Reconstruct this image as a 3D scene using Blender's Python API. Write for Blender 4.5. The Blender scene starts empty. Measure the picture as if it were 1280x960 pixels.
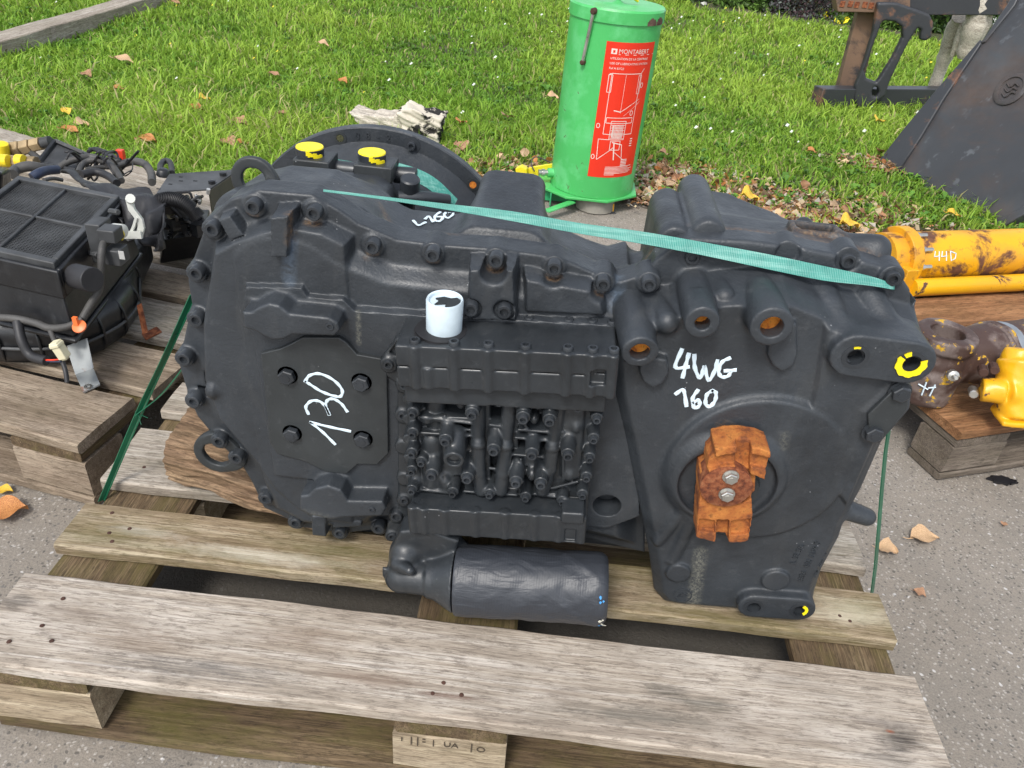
import bpy, math, random
import numpy as np
from mathutils import Vector, Matrix
from mathutils.bvhtree import BVHTree
random.seed(7); RNG = np.random.default_rng(7)
S = bpy.context.scene; COL = S.collection
rad = math.radians
# ------------------------------------------------------------------ camera
CAM = np.array([.6496, -.5506, 1.0104]); YAW, PITCH, ROLL, FPX = -.0265, .5932, .0959, 975.
FW = np.array([math.sin(YAW)*math.cos(PITCH), math.cos(YAW)*math.cos(PITCH), -math.sin(PITCH)])
_r = np.array([math.cos(YAW), -math.sin(YAW), 0.]); _u = np.cross(_r, FW)
RT = math.cos(ROLL)*_r + math.sin(ROLL)*_u; UP = -math.sin(ROLL)*_r + math.cos(ROLL)*_u
cd = bpy.data.cameras.new('camera'); cam = bpy.data.objects.new('camera', cd); COL.objects.link(cam)
cd.sensor_width = 36; cd.lens = 36*FPX/1280; cd.clip_start = .02; cd.clip_end = 400
cam.matrix_world = Matrix(((RT[0], UP[0], -FW[0], CAM[0]), (RT[1], UP[1], -FW[1], CAM[1]), (RT[2], UP[2], -FW[2], CAM[2]), (0, 0, 0, 1)))
S.camera = cam
# ------------------------------------------------------------------ world, sun, exposure (bright overcast)
SUN_EL, SUN_AZ = rad(52), rad(200)
w = bpy.data.worlds.new('World'); S.world = w; w.use_nodes = True
nt = w.node_tree; bg = nt.nodes['Background']
sk = nt.nodes.new('ShaderNodeTexSky'); sk.sky_type = 'NISHITA'; sk.sun_disc = False
sk.sun_elevation = SUN_EL; sk.sun_rotation = SUN_AZ; sk.dust_density = 2.0; sk.air_density = 1.0
hs = nt.nodes.new('ShaderNodeHueSaturation'); hs.inputs['Saturation'].default_value = .42
nt.links.new(sk.outputs[0], hs.inputs['Color']); nt.links.new(hs.outputs[0], bg.inputs[0]); bg.inputs[1].default_value = .15
ld = bpy.data.lights.new('sun', 'SUN'); ld.energy = 1.5; ld.angle = rad(14); ld.color = (1, .965, .91)
sun = bpy.data.objects.new('sun', ld); COL.objects.link(sun)
sd = Vector((math.sin(SUN_AZ)*math.cos(SUN_EL), math.cos(SUN_AZ)*math.cos(SUN_EL), math.sin(SUN_EL)))
sun.rotation_euler = sd.to_track_quat('Z', 'Y').to_euler(); sun.location = (0, 0, 8)
S.view_settings.view_transform = 'Standard'; S.view_settings.look = 'None'; S.view_settings.gamma = 1
S.view_settings.exposure = .78
S.cycles.max_bounces = 6; S.cycles.transparent_max_bounces = 6

# ------------------------------------------------------------------ pixel -> place helpers (a pixel's ray met with a real plane)
def ray(x, y): return FW + RT*(x-640)/FPX + UP*(480-y)/FPX
def PZ(x, y, z): d = ray(x, y); return CAM + d*(z-CAM[2])/d[2]
def PY(x, y, v): d = ray(x, y); return CAM + d*(v-CAM[1])/d[1]
def PX(x, y, v): d = ray(x, y); return CAM + d*(v-CAM[0])/d[0]
def XZ(pts, y): return [tuple(PY(a, b, y)[[0, 2]]) for a, b in pts]
def zz(pts, ox, oy, s): return [(ox+a/s, oy+b/s) for a, b in pts]

# ------------------------------------------------------------------ materials
def newmat(name):
    m = bpy.data.materials.new(name); m.use_nodes = True
    return m, m.node_tree, m.node_tree.nodes['Principled BSDF']
class G:
    def __init__(s, nt): s.nt = nt
    def n(s, t, **k):
        o = s.nt.nodes.new('ShaderNode'+t)
        for a, b in k.items():
            if a in ('_',): continue
            if hasattr(o, a) and a not in o.inputs: setattr(o, a, b)
            else: s.set(o.inputs[a.replace('_', ' ')] if a.replace('_', ' ') in o.inputs else o.inputs[a], b)
        return o
    def set(s, inp, v):
        if isinstance(v, bpy.types.NodeSocket): s.nt.links.new(v, inp)
        elif isinstance(v, bpy.types.Node): s.nt.links.new(v.outputs[0], inp)
        else: inp.default_value = v
    def coord(s, kind='Object', scale=(1, 1, 1), loc=None, rnd=False, rot=(0, 0, 0)):
        c = s.n('TexCoord').outputs[kind]
        if rnd:
            oi = s.n('ObjectInfo').outputs['Random']
            m = s.n('Math', operation='MULTIPLY'); s.set(m.inputs[0], oi); m.inputs[1].default_value = 37.
            cx = s.n('CombineXYZ'); s.set(cx.inputs[0], m); s.set(cx.inputs[1], m); s.set(cx.inputs[2], m)
            a = s.n('VectorMath', operation='ADD'); s.set(a.inputs[0], c); s.set(a.inputs[1], cx); c = a.outputs[0]
        mp = s.n('Mapping'); s.set(mp.inputs['Vector'], c); mp.inputs['Scale'].default_value = scale; mp.inputs['Rotation'].default_value = rot
        if loc: mp.inputs['Location'].default_value = loc
        return mp.outputs[0]
    def noise(s, vec, scale=5, detail=4, rough=.55, dist=0):
        o = s.n('TexNoise'); s.set(o.inputs['Vector'], vec); o.inputs['Scale'].default_value = scale
        o.inputs['Detail'].default_value = detail; o.inputs['Roughness'].default_value = rough; o.inputs['Distortion'].default_value = dist
        return o.outputs[0]
    def vor(s, vec, scale=5, feature='F1', rnd=1.):
        o = s.n('TexVoronoi', feature=feature); s.set(o.inputs['Vector'], vec); o.inputs['Scale'].default_value = scale
        o.inputs['Randomness'].default_value = rnd
        return o
    def ramp(s, f, stops, interp='LINEAR'):
        o = s.n('ValToRGB'); s.set(o.inputs[0], f); r = o.color_ramp; r.interpolation = interp
        while len(r.elements) < len(stops): r.elements.new(.5)
        for e, (p, c) in zip(r.elements, stops):
            e.position = p; e.color = (c, c, c, 1) if isinstance(c, (int, float)) else (*c, 1)
        return o.outputs[0]
    def mix(s, f, a, b, bt='MIX'):
        o = s.n('Mix', data_type='RGBA', blend_type=bt)
        s.set(o.inputs[0], f)
        for i, v in ((6, a), (7, b)):
            s.set(o.inputs[i], (*v, 1) if isinstance(v, tuple) and len(v) == 3 else v)
        return o.outputs[2]
    def math(s, op, a, b=0, clamp=False):
        o = s.n('Math', operation=op); o.use_clamp = clamp; s.set(o.inputs[0], a); s.set(o.inputs[1], b); return o.outputs[0]
    def bump(s, h, strength=.3, dist=.001, nrm=None):
        o = s.n('Bump'); s.set(o.inputs['Height'], h); o.inputs['Strength'].default_value = strength; o.inputs['Distance'].default_value = dist
        if nrm: s.set(o.inputs['Normal'], nrm)
        return o.outputs[0]
    def attr(s, name): o = s.n('Attribute'); o.attribute_name = name; return o
def simple(name, col, rough=.5, metal=0., var=.15, bumps=0., bscale=200, spec=.5):
    m, t, b = newmat(name); g = G(t)
    v = g.coord('Object', rnd=True); n = g.noise(v, 14, 6)
    c2 = tuple(x*(1-var) for x in col); c1 = tuple(min(1, x*(1+var)) for x in col)
    g.set(b.inputs['Base Color'], g.ramp(n, [(.35, c2), (.65, c1)])); b.inputs['Roughness'].default_value = rough
    g.set(b.inputs['Roughness'], g.ramp(g.noise(v, 30, 4), [(.3, max(0, rough-.1)), (.7, min(1, rough+.1))]))
    b.inputs['Metallic'].default_value = metal; b.inputs['Specular IOR Level'].default_value = spec
    if bumps: g.set(b.inputs['Normal'], g.bump(g.noise(v, bscale, 3), bumps, .0015))
    return m
def cast_mat(name, col=(.030, .035, .041), rough=.44, bump=.42, stain=False):
    m, t, b = newmat(name); g = G(t); v = g.coord('Object')
    n = g.noise(v, 9, 6, .6); f = g.noise(v, 330, 2, .5); f2 = g.noise(v, 150, 3, .5)
    c = g.mix(g.ramp(n, [(.35, 0.), (.7, 1.)]), tuple(x*.8 for x in col), tuple(x*1.25 for x in col))
    # paint overspray dust and fine scuffs
    d = g.ramp(g.noise(v, 60, 8, .75), [(.56, 0.), (.70, .35)])
    c = g.mix(d, c, (.085, .09, .095))
    c = g.mix(g.ramp(g.noise(g.coord('Object', (14, 14, 3.5)), 1.5, 7, .7, .5), [(.54, 0.), (.72, .35)]), c, (.066, .068, .068))
    c = g.mix(g.ramp(g.noise(v, 5, 8, .7, 1.), [(.50, 0.), (.64, .55)]), c, tuple(x*.45 for x in col))
    sp = g.vor(v, 140).outputs['Distance']; sel = g.ramp(g.noise(v, 22, 2), [(.64, 0.), (.68, 1.)])
    c = g.mix(g.math('MULTIPLY', g.ramp(sp, [(.08, .7), (.14, 0.)]), sel), c, (.30, .31, .32))
    if stain:
        a = g.attr('stain'); s = g.n('SeparateColor'); g.set(s.inputs[0], a.outputs['Color'])
        br = g.noise(v, 210, 6, .75)
        r_ = g.math('MULTIPLY', s.outputs[0], g.ramp(br, [(.38, 0.), (.62, 1.)]))
        c = g.mix(g.math('MULTIPLY', r_, .8), c, g.ramp(g.noise(v, 190, 4), [(.3, (.10, .045, .02)), (.7, (.26, .17, .09))]))
        w_ = g.math('MULTIPLY', s.outputs[1], g.ramp(g.noise(v, 60, 6, .7), [(.35, 0.), (.7, 1.)]))
        c = g.mix(g.math('MULTIPLY', w_, .6), c, (.16, .22, .30))
        k_ = g.math('MULTIPLY', g.math('MULTIPLY', s.outputs[2], .7), g.ramp(g.noise(v, 260, 6, .8), [(.42, 0.), (.75, 1.)]))
        c = g.mix(k_, c, (.34, .33, .26))
    g.set(b.inputs['Base Color'], c)
    g.set(b.inputs['Roughness'], g.ramp(g.noise(v, 25, 5), [(.3, rough-.07), (.7, rough+.14)]))
    b1 = g.bump(f2, bump, .0012); g.set(b.inputs['Normal'], g.bump(f, bump, .0009, b1))
    return m
M = {}
M['cast'] = cast_mat('painted_cast_iron', stain=True)
M['cast_smooth'] = cast_mat('painted_machined', col=(.027, .031, .033), rough=.43, bump=.12)
M['valve'] = cast_mat('painted_aluminium', col=(.025, .029, .033), rough=.33, bump=.15)
M['bolt'] = simple('painted_bolt', (.027, .031, .036), .38, var=.3)
M['socket'] = simple('bolt_socket', (.01, .01, .011), .6)
M['zinc'] = simple('zinc_steel', (.55, .54, .50), .35, .9, .2)
M['marker'] = simple('white_paint_marker', (.62, .73, .80), .5, var=.05)
M['yellowcap'] = simple('yellow_paint', (.85, .70, .01), .45, var=.08)
M['plastic'] = cast_mat('black_plastic', (.012, .013, .015), .33, .06)
M['plasticd'] = simple('dusty_black_plastic', (.045, .047, .049), .55, var=.4, bumps=.1)
M['rubber'] = simple('black_rubber', (.018, .018, .02), .55, var=.3)
M['cable'] = simple('grey_cable_sleeve', (.06, .058, .055), .6, var=.4, bumps=.3, bscale=400)
M['blue'] = simple('blue_black_cable', (.02, .03, .06), .5)
M['whiteplastic'] = simple('white_plastic', (.62, .63, .58), .45, var=.12)
M['ivory'] = simple('ivory_connector', (.62, .58, .40), .45, var=.1)
M['orange'] = simple('orange_clip', (.75, .16, .04), .45)
M['brass'] = simple('dirty_brass', (.30, .22, .12), .5, .3, .4, .5, 90)
M['yellowp'] = simple('yellow_plastic', (.80, .62, .02), .4, var=.1)
M['strapd'] = simple('dark_green_strap', (.01, .11, .055), .35, var=.2)
M['redp'] = simple('red_plastic', (.7, .05, .02), .4)
def rust_mat(name, a, b_, c_, sc=40, bump=.8):
    m, t, b = newmat(name); g = G(t); v = g.coord('Object')
    n = g.noise(v, sc, 8, .7); n2 = g.noise(v, sc*4, 4, .7)
    c = g.ramp(n, [(.40, a), (.49, b_), (.60, c_)]); c = g.mix(g.ramp(n2, [(.56, 0.), (.68, .6)]), c, tuple(x*.45 for x in a))
    g.set(b.inputs['Base Color'], c); b.inputs['Roughness'].default_value = .85
    g.set(b.inputs['Normal'], g.bump(g.noise(v, sc*5, 6, .8), bump, .002)); return m
M['rust'] = rust_mat('orange_rust', (.15, .045, .014), (.33, .10, .020), (.46, .17, .035), 34, .5)
M['rustdisc'] = rust_mat('red_brown_rust', (.10, .025, .01), (.22, .06, .02), (.32, .12, .05), 90)
M['rusthole'] = rust_mat('bore_rust', (.30, .08, .012), (.60, .20, .02), (.70, .30, .04), 60, .3)
M['brownrust'] = rust_mat('brown_rust', (.045, .022, .016), (.10, .055, .04), (.17, .11, .08), 22)
def chipped(name, paint, under, sc=12, lo=.52, hi=.56, rough=.4, fade=None):
    m, t, b = newmat(name); g = G(t); v = g.coord('Object')
    n = g.noise(v, sc, 9, .68, .4)
    p = g.mix(g.ramp(g.noise(v, 6, 4), [(.3, 0.), (.7, 1.)]), tuple(x*.85 for x in paint), paint)
    if fade: p = g.mix(g.ramp(g.noise(v, sc*.5, 6, .6), [(.48, 0.), (.62, .8)]), p, fade)
    u = g.ramp(g.noise(v, sc*4, 6, .7), [(.35, tuple(x*.5 for x in under)), (.65, under)])
    k = g.ramp(n, [(lo, 0.), (hi, 1.)])
    g.set(b.inputs['Base Color'], g.mix(k, p, u)); g.set(b.inputs['Roughness'], g.math('MULTIPLY_ADD', k, .4)); 
    r_ = g.n('MapRange'); g.set(r_.inputs[0], k); r_.inputs[3].default_value = rough; r_.inputs[4].default_value = .85
    g.set(b.inputs['Roughness'], r_.outputs[0])
    g.set(b.inputs['Normal'], g.bump(g.math('SUBTRACT', g.noise(v, sc*12, 4), k), .4, .0012)); return m
M['hyd'] = chipped('chipped_yellow_paint', (.80, .40, .008), (.17, .07, .035), 9, .50, .575, .42, (.55, .24, .03))
M['hyd2'] = chipped('yellow_paint_thick', (.84, .44, .008), (.12, .06, .04), 16, .60, .63, .34, (.72, .36, .015))
M['tank'] = chipped('green_enamel', (.07, .46, .12), (.12, .07, .04), 22, .66, .67, .38, (.12, .52, .19))
M['tankd'] = simple('dark_green_enamel', (.03, .30, .12), .4)
M['yel'] = chipped('yellow_bracket_paint', (.80, .66, .02), (.12, .08, .04), 20, .70, .72, .4)
M['brownyel'] = chipped('rust_with_yellow_flecks', (.065, .036, .028), (.72, .42, .03), 38, .60, .62, .55, (.19, .15, .135))
M['framerust'] = chipped('brown_rusted_steel', (.16, .10, .065), (.05, .045, .045), 4, .52, .62, .7, (.22, .13, .08))
M['frame'] = chipped('black_frame_paint', (.035, .037, .042), (.20, .10, .06), 5, .55, .63, .45)
M['bucket'] = chipped('bucket_steel', (.045, .047, .052), (.10, .066, .052), 1.7, .50, .72, .40, (.075, .080, .085))
M['galv'] = chipped('galvanised_bracket', (.34, .36, .36), (.25, .10, .05), 14, .56, .62, .5)
def scratch(m, scale, col, amt):
    t = m.node_tree; g = G(t); b = t.nodes['Principled BSDF']; src = b.inputs['Base Color'].links[0].from_socket; k = None
    for rot in ((.3, .5, .2), (1.1, .2, .9)):
        n = g.noise(g.coord('Object', (scale, scale*30, scale*30), rot=rot), 1., 3, .6); r = g.math('MULTIPLY', g.ramp(n, [(.64, 0.), (.70, amt)]), g.ramp(g.noise(g.coord('Object'), 3, 4), [(.45, 0.), (.6, 1.)])); k = r if k is None else g.math('MAXIMUM', k, r)
    g.set(b.inputs['Base Color'], g.mix(k, src, col))
scratch(M['bucket'], .55, (.14, .15, .165), .6)
def strap_mat():
    m, t, b = newmat('green_polyester_strap'); g = G(t); v = g.coord('Object')
    c = g.ramp(g.noise(v, 60, 4), [(.3, (.028, .20, .165)), (.7, (.05, .275, .225))])
    g.set(b.inputs['Base Color'], c); b.inputs['Roughness'].default_value = .42
    wv_ = g.n('TexWave', bands_direction='X'); g.set(wv_.inputs['Vector'], g.coord('Object', (1, .3, 1))); wv_.inputs['Scale'].default_value = 160; wv_.inputs['Distortion'].default_value = 1.
    g.set(b.inputs['Base Color'], g.mix(g.ramp(g.noise(g.coord('Object', (3, 60, 60)), 3, 5, .7), [(.5, 0.), (.66, .5)]), g.mix(g.math('MULTIPLY', wv_.outputs[0], .12), c, (.03, .18, .15)), (.25, .48, .42)))
    g.set(b.inputs['Normal'], g.bump(wv_.outputs[0], .35, .0006)); return m
M['strap'] = strap_mat()
def wood(name, light, mid, dark, moss=0., stains=.5, mosscol=(.10, .095, .02), spots=()):
    m, t, b = newmat(name); g = G(t)
    v = g.coord('Object', (1, 1, 1), rnd=True)
    def mp(sc): 
        o = g.n('Mapping'); g.set(o.inputs['Vector'], v); o.inputs['Scale'].default_value = sc; return o.outputs[0]
    grain = g.noise(mp((1.1, 46, 46)), 1.6, 10, .68, .5); fib = g.noise(mp((11, 420, 420)), 1., 6, .75)
    band = g.noise(mp((.7, 11, 11)), 1.3, 3, .5, .8); speck = g.noise(mp((30, 120, 120)), 1.2, 5, .8)
    c = g.ramp(g.math('ADD', g.math('MULTIPLY', grain, .72), g.math('MULTIPLY', band, .28)), [(.33, dark), (.48, mid), (.62, light)])
    c = g.mix(g.ramp(fib, [(.38, .7), (.54, 0.)]), c, tuple(x*.85 for x in dark))
    c = g.mix(g.ramp(fib, [(.56, 0.), (.70, .45)]), c, tuple(min(1, x*1.3) for x in light))
    blot = g.noise(mp((4.5, 8, 8)), 1.2, 8, .7, .6); c = g.mix(g.ramp(blot, [(.47, 0.), (.62, stains)]), c, tuple(x*.62 for x in mid))
    pale = g.noise(mp((2.2, 9, 9)), 1.7, 6, .65); c = g.mix(g.ramp(pale, [(.52, 0.), (.72, .6)]), c, tuple(min(1, x*1.18) for x in light))
    c = g.mix(g.ramp(speck, [(.53, 0.), (.63, .55)]), c, tuple(x*.5 for x in dark))
    sp2 = g.noise(mp((40, 500, 500)), 1., 4, .7); c = g.mix(g.ramp(sp2, [(.52, 0.), (.62, .6)]), c, tuple(x*.6 for x in dark))
    kn = g.vor(mp((1.5, 6.0, 6.0)), 1.); kd = kn.outputs['Distance']
    kr = g.ramp(g.math('ADD', kd, g.math('MULTIPLY', g.math('SUBTRACT', g.noise(mp((12, 30, 30)), 1.5, 4), .5), .12)), [(.03, 1.), (.06, .35), (.10, .7), (.16, 0.)])
    c = g.mix(g.math('MULTIPLY', kr, .75), c, (.06, .042, .03))
    ov = g.coord('Object')
    for (sx_, sy_, rx_, ry_, am_, col_) in spots:
        m_ = g.n('Mapping'); g.set(m_.inputs['Vector'], ov); m_.inputs['Scale'].default_value = (1/rx_, 1/ry_, 0); m_.inputs['Location'].default_value = (-sx_/rx_, -sy_/ry_, 0)
        ln_ = g.n('VectorMath', operation='LENGTH'); g.set(ln_.inputs[0], m_.outputs[0])
        e_ = g.math('ADD', ln_.outputs['Value'], g.math('MULTIPLY', g.math('SUBTRACT', g.noise(mp((9, 22, 22)), 2., 7, .75), .5), 2.2))
        c = g.mix(g.math('MULTIPLY', g.ramp(e_, [(.25, 1.), (1.15, 0.)]), g.math('MULTIPLY_ADD', g.ramp(fib, [(.35, 1.), (.62, .35)]), am_)), c, col_) if False else g.mix(g.math('MULTIPLY', g.ramp(e_, [(.2, am_), (1.1, 0.)]), g.ramp(fib, [(.35, 1.), (.66, .35)])), c, col_)
    if moss:
        c = g.mix(g.ramp(g.noise(mp((3, 9, 9)), 2, 6, .7), [(.45, 0.), (.66, moss)]), c, mosscol)
    g.set(b.inputs['Base Color'], c); b.inputs['Roughness'].default_value = .82; b.inputs['Specular IOR Level'].default_value = .25
    h = g.math('ADD', g.math('MULTIPLY', fib, .5), g.math('MULTIPLY', grain, .8))
    g.set(b.inputs['Normal'], g.bump(h, .75, .0022)); return m
def sp_(px, py, rx, ry, am, col): q = PZ(px, py, .144); return (q[0]-.598, q[1]-.0725, rx, ry, am, col)
M['wood1'] = wood('silver_grey_wood', (.56, .51, .45), (.43, .37, .30), (.24, .195, .155), 0, .55, spots=[
    sp_(240, 835, .15, .022, .75, (.12, .115, .11)), sp_(170, 800, .10, .03, .6, (.20, .15, .11)), sp_(90, 770, .05, .03, .5, (.16, .12, .09)), sp_(20, 752, .03, .018, .85, (.10, .09, .08)),
    sp_(370, 800, .10, .03, .5, (.24, .17, .12)), sp_(560, 870, .06, .006, .8, (.12, .06, .04)), sp_(460, 850, .08, .015, .5, (.22, .15, .11)), sp_(835, 862, .045, .014, .95, (.07, .065, .055)), sp_(880, 880, .05, .014, .85, (.09, .085, .07)),
    sp_(790, 893, .13, .018, .8, (.14, .13, .11)), sp_(700, 868, .04, .012, .5, (.2, .16, .13)), sp_(1125, 925, .034, .024, 1., (.035, .03, .028)), sp_(1112, 915, .008, .004, 1., (.25, .08, .04)), sp_(1100, 905, .05, .008, .7, (.12, .10, .09)), sp_(1110, 950, .05, .012, .8, (.09, .08, .07)), sp_(640, 770, .08, .01, .5, (.22, .19, .16)), sp_(980, 850, .06, .012, .4, (.2, .18, .16))])
def sq_(px, py, rx, ry, am, col): q = PZ(px, py, .144); return (q[0]-.5995, q[1]-.2425, rx, ry, am, col)
M['wood2'] = wood('mossy_brown_wood', (.46, .39, .28), (.31, .24, .155), (.15, .105, .06), .45, .45, spots=[sq_(330, 695, .16, .016, .9, (.62, .57, .46)), sq_(180, 665, .08, .012, .85, (.55, .50, .42)), sq_(430, 690, .09, .015, .8, (.09, .085, .02)), sq_(600, 762, .36, .016, .9, (.12, .085, .035)), sq_(900, 770, .12, .012, .6, (.13, .11, .035)), sq_(1060, 765, .07, .03, .85, (.58, .53, .40)), sq_(240, 712, .16, .010, .9, (.12, .085, .05))])
M['wood3'] = wood('warm_grey_wood', (.52, .475, .41), (.38, .33, .27), (.18, .145, .11), .2, .4)
M['wood4'] = wood('damp_dark_wood', (.23, .17, .10), (.14, .095, .055), (.06, .042, .025), .55, .7)
M['wood5'] = wood('dusty_brown_wood', (.40, .33, .25), (.29, .225, .165), (.13, .095, .065), .1, .6)
M['wood6'] = wood('orange_brown_wood', (.44, .235, .115), (.30, .145, .065), (.11, .055, .028), .1, .5)
M['block'] = wood('pale_block_wood', (.56, .47, .34), (.42, .34, .235), (.22, .165, .11), .15, .5)
M['log'] = wood('split_log_wood', (.36, .25, .155), (.22, .14, .085), (.08, .05, .03), .1, .5)
M['drift'] = wood('bleached_wood', (.78, .72, .62), (.60, .54, .45), (.24, .20, .16), 0, .2)
M['nail'] = simple('rusty_nail', (.06, .025, .015), .7)
def asphalt():
    m, t, b = newmat('worn_asphalt'); g = G(t); v = g.coord('Object')
    big = g.noise(v, 1.7, 6, .6); c = g.ramp(big, [(.3, (.225, .196, .162)), (.7, (.32, .285, .243))])
    c = g.mix(g.ramp(g.noise(v, 7, 6, .7), [(.45, 0.), (.7, .5)]), c, (.18, .165, .145))
    wv = g.n('VectorMath', operation='ADD'); g.set(wv.inputs[0], v); nn = g.n('TexNoise'); g.set(nn.inputs['Vector'], v); nn.inputs['Scale'].default_value = 60
    sc_ = g.n('VectorMath', operation='SCALE'); g.set(sc_.inputs[0], nn.outputs[1]); sc_.inputs['Scale'].default_value = .012; g.set(wv.inputs[1], sc_)
    vo = g.vor(wv.outputs[0], 170); vo2 = g.vor(wv.outputs[0], 90)
    s1 = g.n('SeparateColor'); g.set(s1.inputs[0], vo.outputs['Color']); s2 = g.n('SeparateColor'); g.set(s2.inputs[0], vo2.outputs['Color'])
    def chips(vv, ss, lo, d): return g.math('MULTIPLY', g.ramp(ss, [(lo, 0.), (lo+.02, 1.)]), g.ramp(vv.outputs['Distance'], [(d, 1.), (d+.12, 0.)]))
    c = g.mix(g.math('MULTIPLY', chips(vo, s1.outputs[0], .58, .30), .6), c, (.47, .44, .40))
    c = g.mix(chips(vo2, s2.outputs[0], .93, .18), c, (.55, .53, .51))
    c = g.mix(g.math('MULTIPLY', chips(vo, s1.outputs[1], .75, .34), .7), c, (.075, .07, .065))
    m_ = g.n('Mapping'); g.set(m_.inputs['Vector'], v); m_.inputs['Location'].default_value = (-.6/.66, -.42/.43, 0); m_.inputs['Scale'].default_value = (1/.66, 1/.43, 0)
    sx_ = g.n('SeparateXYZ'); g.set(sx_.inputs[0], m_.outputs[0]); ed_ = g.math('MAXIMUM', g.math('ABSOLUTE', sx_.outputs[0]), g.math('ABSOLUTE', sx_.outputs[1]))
    ed_ = g.math('ADD', ed_, g.math('MULTIPLY', g.math('SUBTRACT', g.noise(v, 9, 6, .7), .5), .35)); c = g.mix(g.ramp(ed_, [(.84, .88), (.98, 0.)]), c, (.05, .045, .038))  # pallet footprint mask: shade under the pallet painted into the asphalt colour
    fine = g.noise(v, 420, 3, .7); c = g.mix(g.ramp(fine, [(.3, .5), (.55, 0.)]), c, (.09, .085, .078))
    g.set(b.inputs['Base Color'], c); b.inputs['Roughness'].default_value = .88; b.inputs['Specular IOR Level'].default_value = .3
    h = g.math('ADD', g.math('MULTIPLY', vo.outputs['Distance'], -.7), fine)
    g.set(b.inputs['Normal'], g.bump(h, .5, .002)); return m
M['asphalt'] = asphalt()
def soil():
    m, t, b = newmat('soil_and_moss'); g = G(t); v = g.coord('Object')
    c = g.ramp(g.noise(v, 5, 8, .7), [(.35, (.035, .045, .015)), (.5, (.07, .075, .03)), (.7, (.12, .10, .06))])
    g.set(b.inputs['Base Color'], c); b.inputs['Roughness'].default_value = .95
    g.set(b.inputs['Normal'], g.bump(g.noise(v, 60, 6, .8), 1., .01)); return m
M['soil'] = soil()
M['litter'] = None
def attr_mat(name, rough=.55, transl=.35, spec=.3):
    m, t, b = newmat(name); g = G(t); a = g.attr('tint')
    g.set(b.inputs['Base Color'], a.outputs['Color']); b.inputs['Roughness'].default_value = rough; b.inputs['Specular IOR Level'].default_value = spec
    tr = g.n('BsdfTranslucent'); g.set(tr.inputs[0], a.outputs['Color'])
    mx = g.n('MixShader'); mx.inputs[0].default_value = transl; g.set(mx.inputs[1], b.outputs[0]); g.set(mx.inputs[2], tr.outputs[0])
    g.set(t.nodes['Material Output'].inputs[0], mx.outputs[0]); return m
M['grass'] = attr_mat('grass_blades'); M['leafy'] = attr_mat('leaf_colours', .5, .25)
def leaf_mat(name, c1, c2, c3):
    m, t, b = newmat(name); g = G(t); v = g.coord('Object', rnd=True)
    c = g.ramp(g.noise(v, 45, 6, .6), [(.35, c1), (.5, c2), (.68, c3)])
    g.set(b.inputs['Base Color'], c); b.inputs['Roughness'].default_value = .6
    g.set(b.inputs['Normal'], g.bump(g.noise(v, 160, 4), .5, .001)); return m
M['leaf_o'] = leaf_mat('orange_leaf', (.22, .07, .02), (.50, .20, .06), (.60, .33, .12))
M['leaf_b'] = leaf_mat('brown_leaf', (.16, .08, .04), (.38, .20, .11), (.52, .33, .20))
M['leaf_y'] = leaf_mat('yellow_leaf', (.45, .22, .02), (.72, .46, .04), (.75, .55, .10))
M['leaf_t'] = leaf_mat('tan_leaf', (.35, .20, .10), (.55, .36, .20), (.66, .48, .30))

# ------------------------------------------------------------------ object helpers
def thing(name, label, cat, loc=(0, 0, 0), group=None):
    o = bpy.data.objects.new(name, None); COL.objects.link(o); o.location = loc; o.empty_display_size = .05
    o['label'] = label; o['category'] = cat
    if group: o['group'] = group
    return o
def tag(o, label, cat, group=None):
    o['label'] = label; o['category'] = cat
    if group: o['group'] = group
    return o
def worldloc(o):
    v = Vector((0, 0, 0))
    while o: v = v + o.location; o = o.parent
    return v
def link(name, me, mat, parent=None, loc=None, rot=None):
    o = bpy.data.objects.new(name, me); COL.objects.link(o)
    if mat and not me.materials: me.materials.append(mat)
    if parent: o.parent = parent; o.matrix_parent_inverse = Matrix.Translation(-worldloc_p(parent))
    if loc is not None: o.location = loc
    if rot is not None:
        o.rotation_mode = 'QUATERNION' if hasattr(rot, 'w') and not hasattr(rot, 'order') else 'XYZ'
        if o.rotation_mode == 'QUATERNION': o.rotation_quaternion = rot
        else: o.rotation_euler = rot
    return o
def worldloc_p(o):      # every parent is only ever moved by a location whose own parents are cancelled out
    return o.location.copy()
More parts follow.
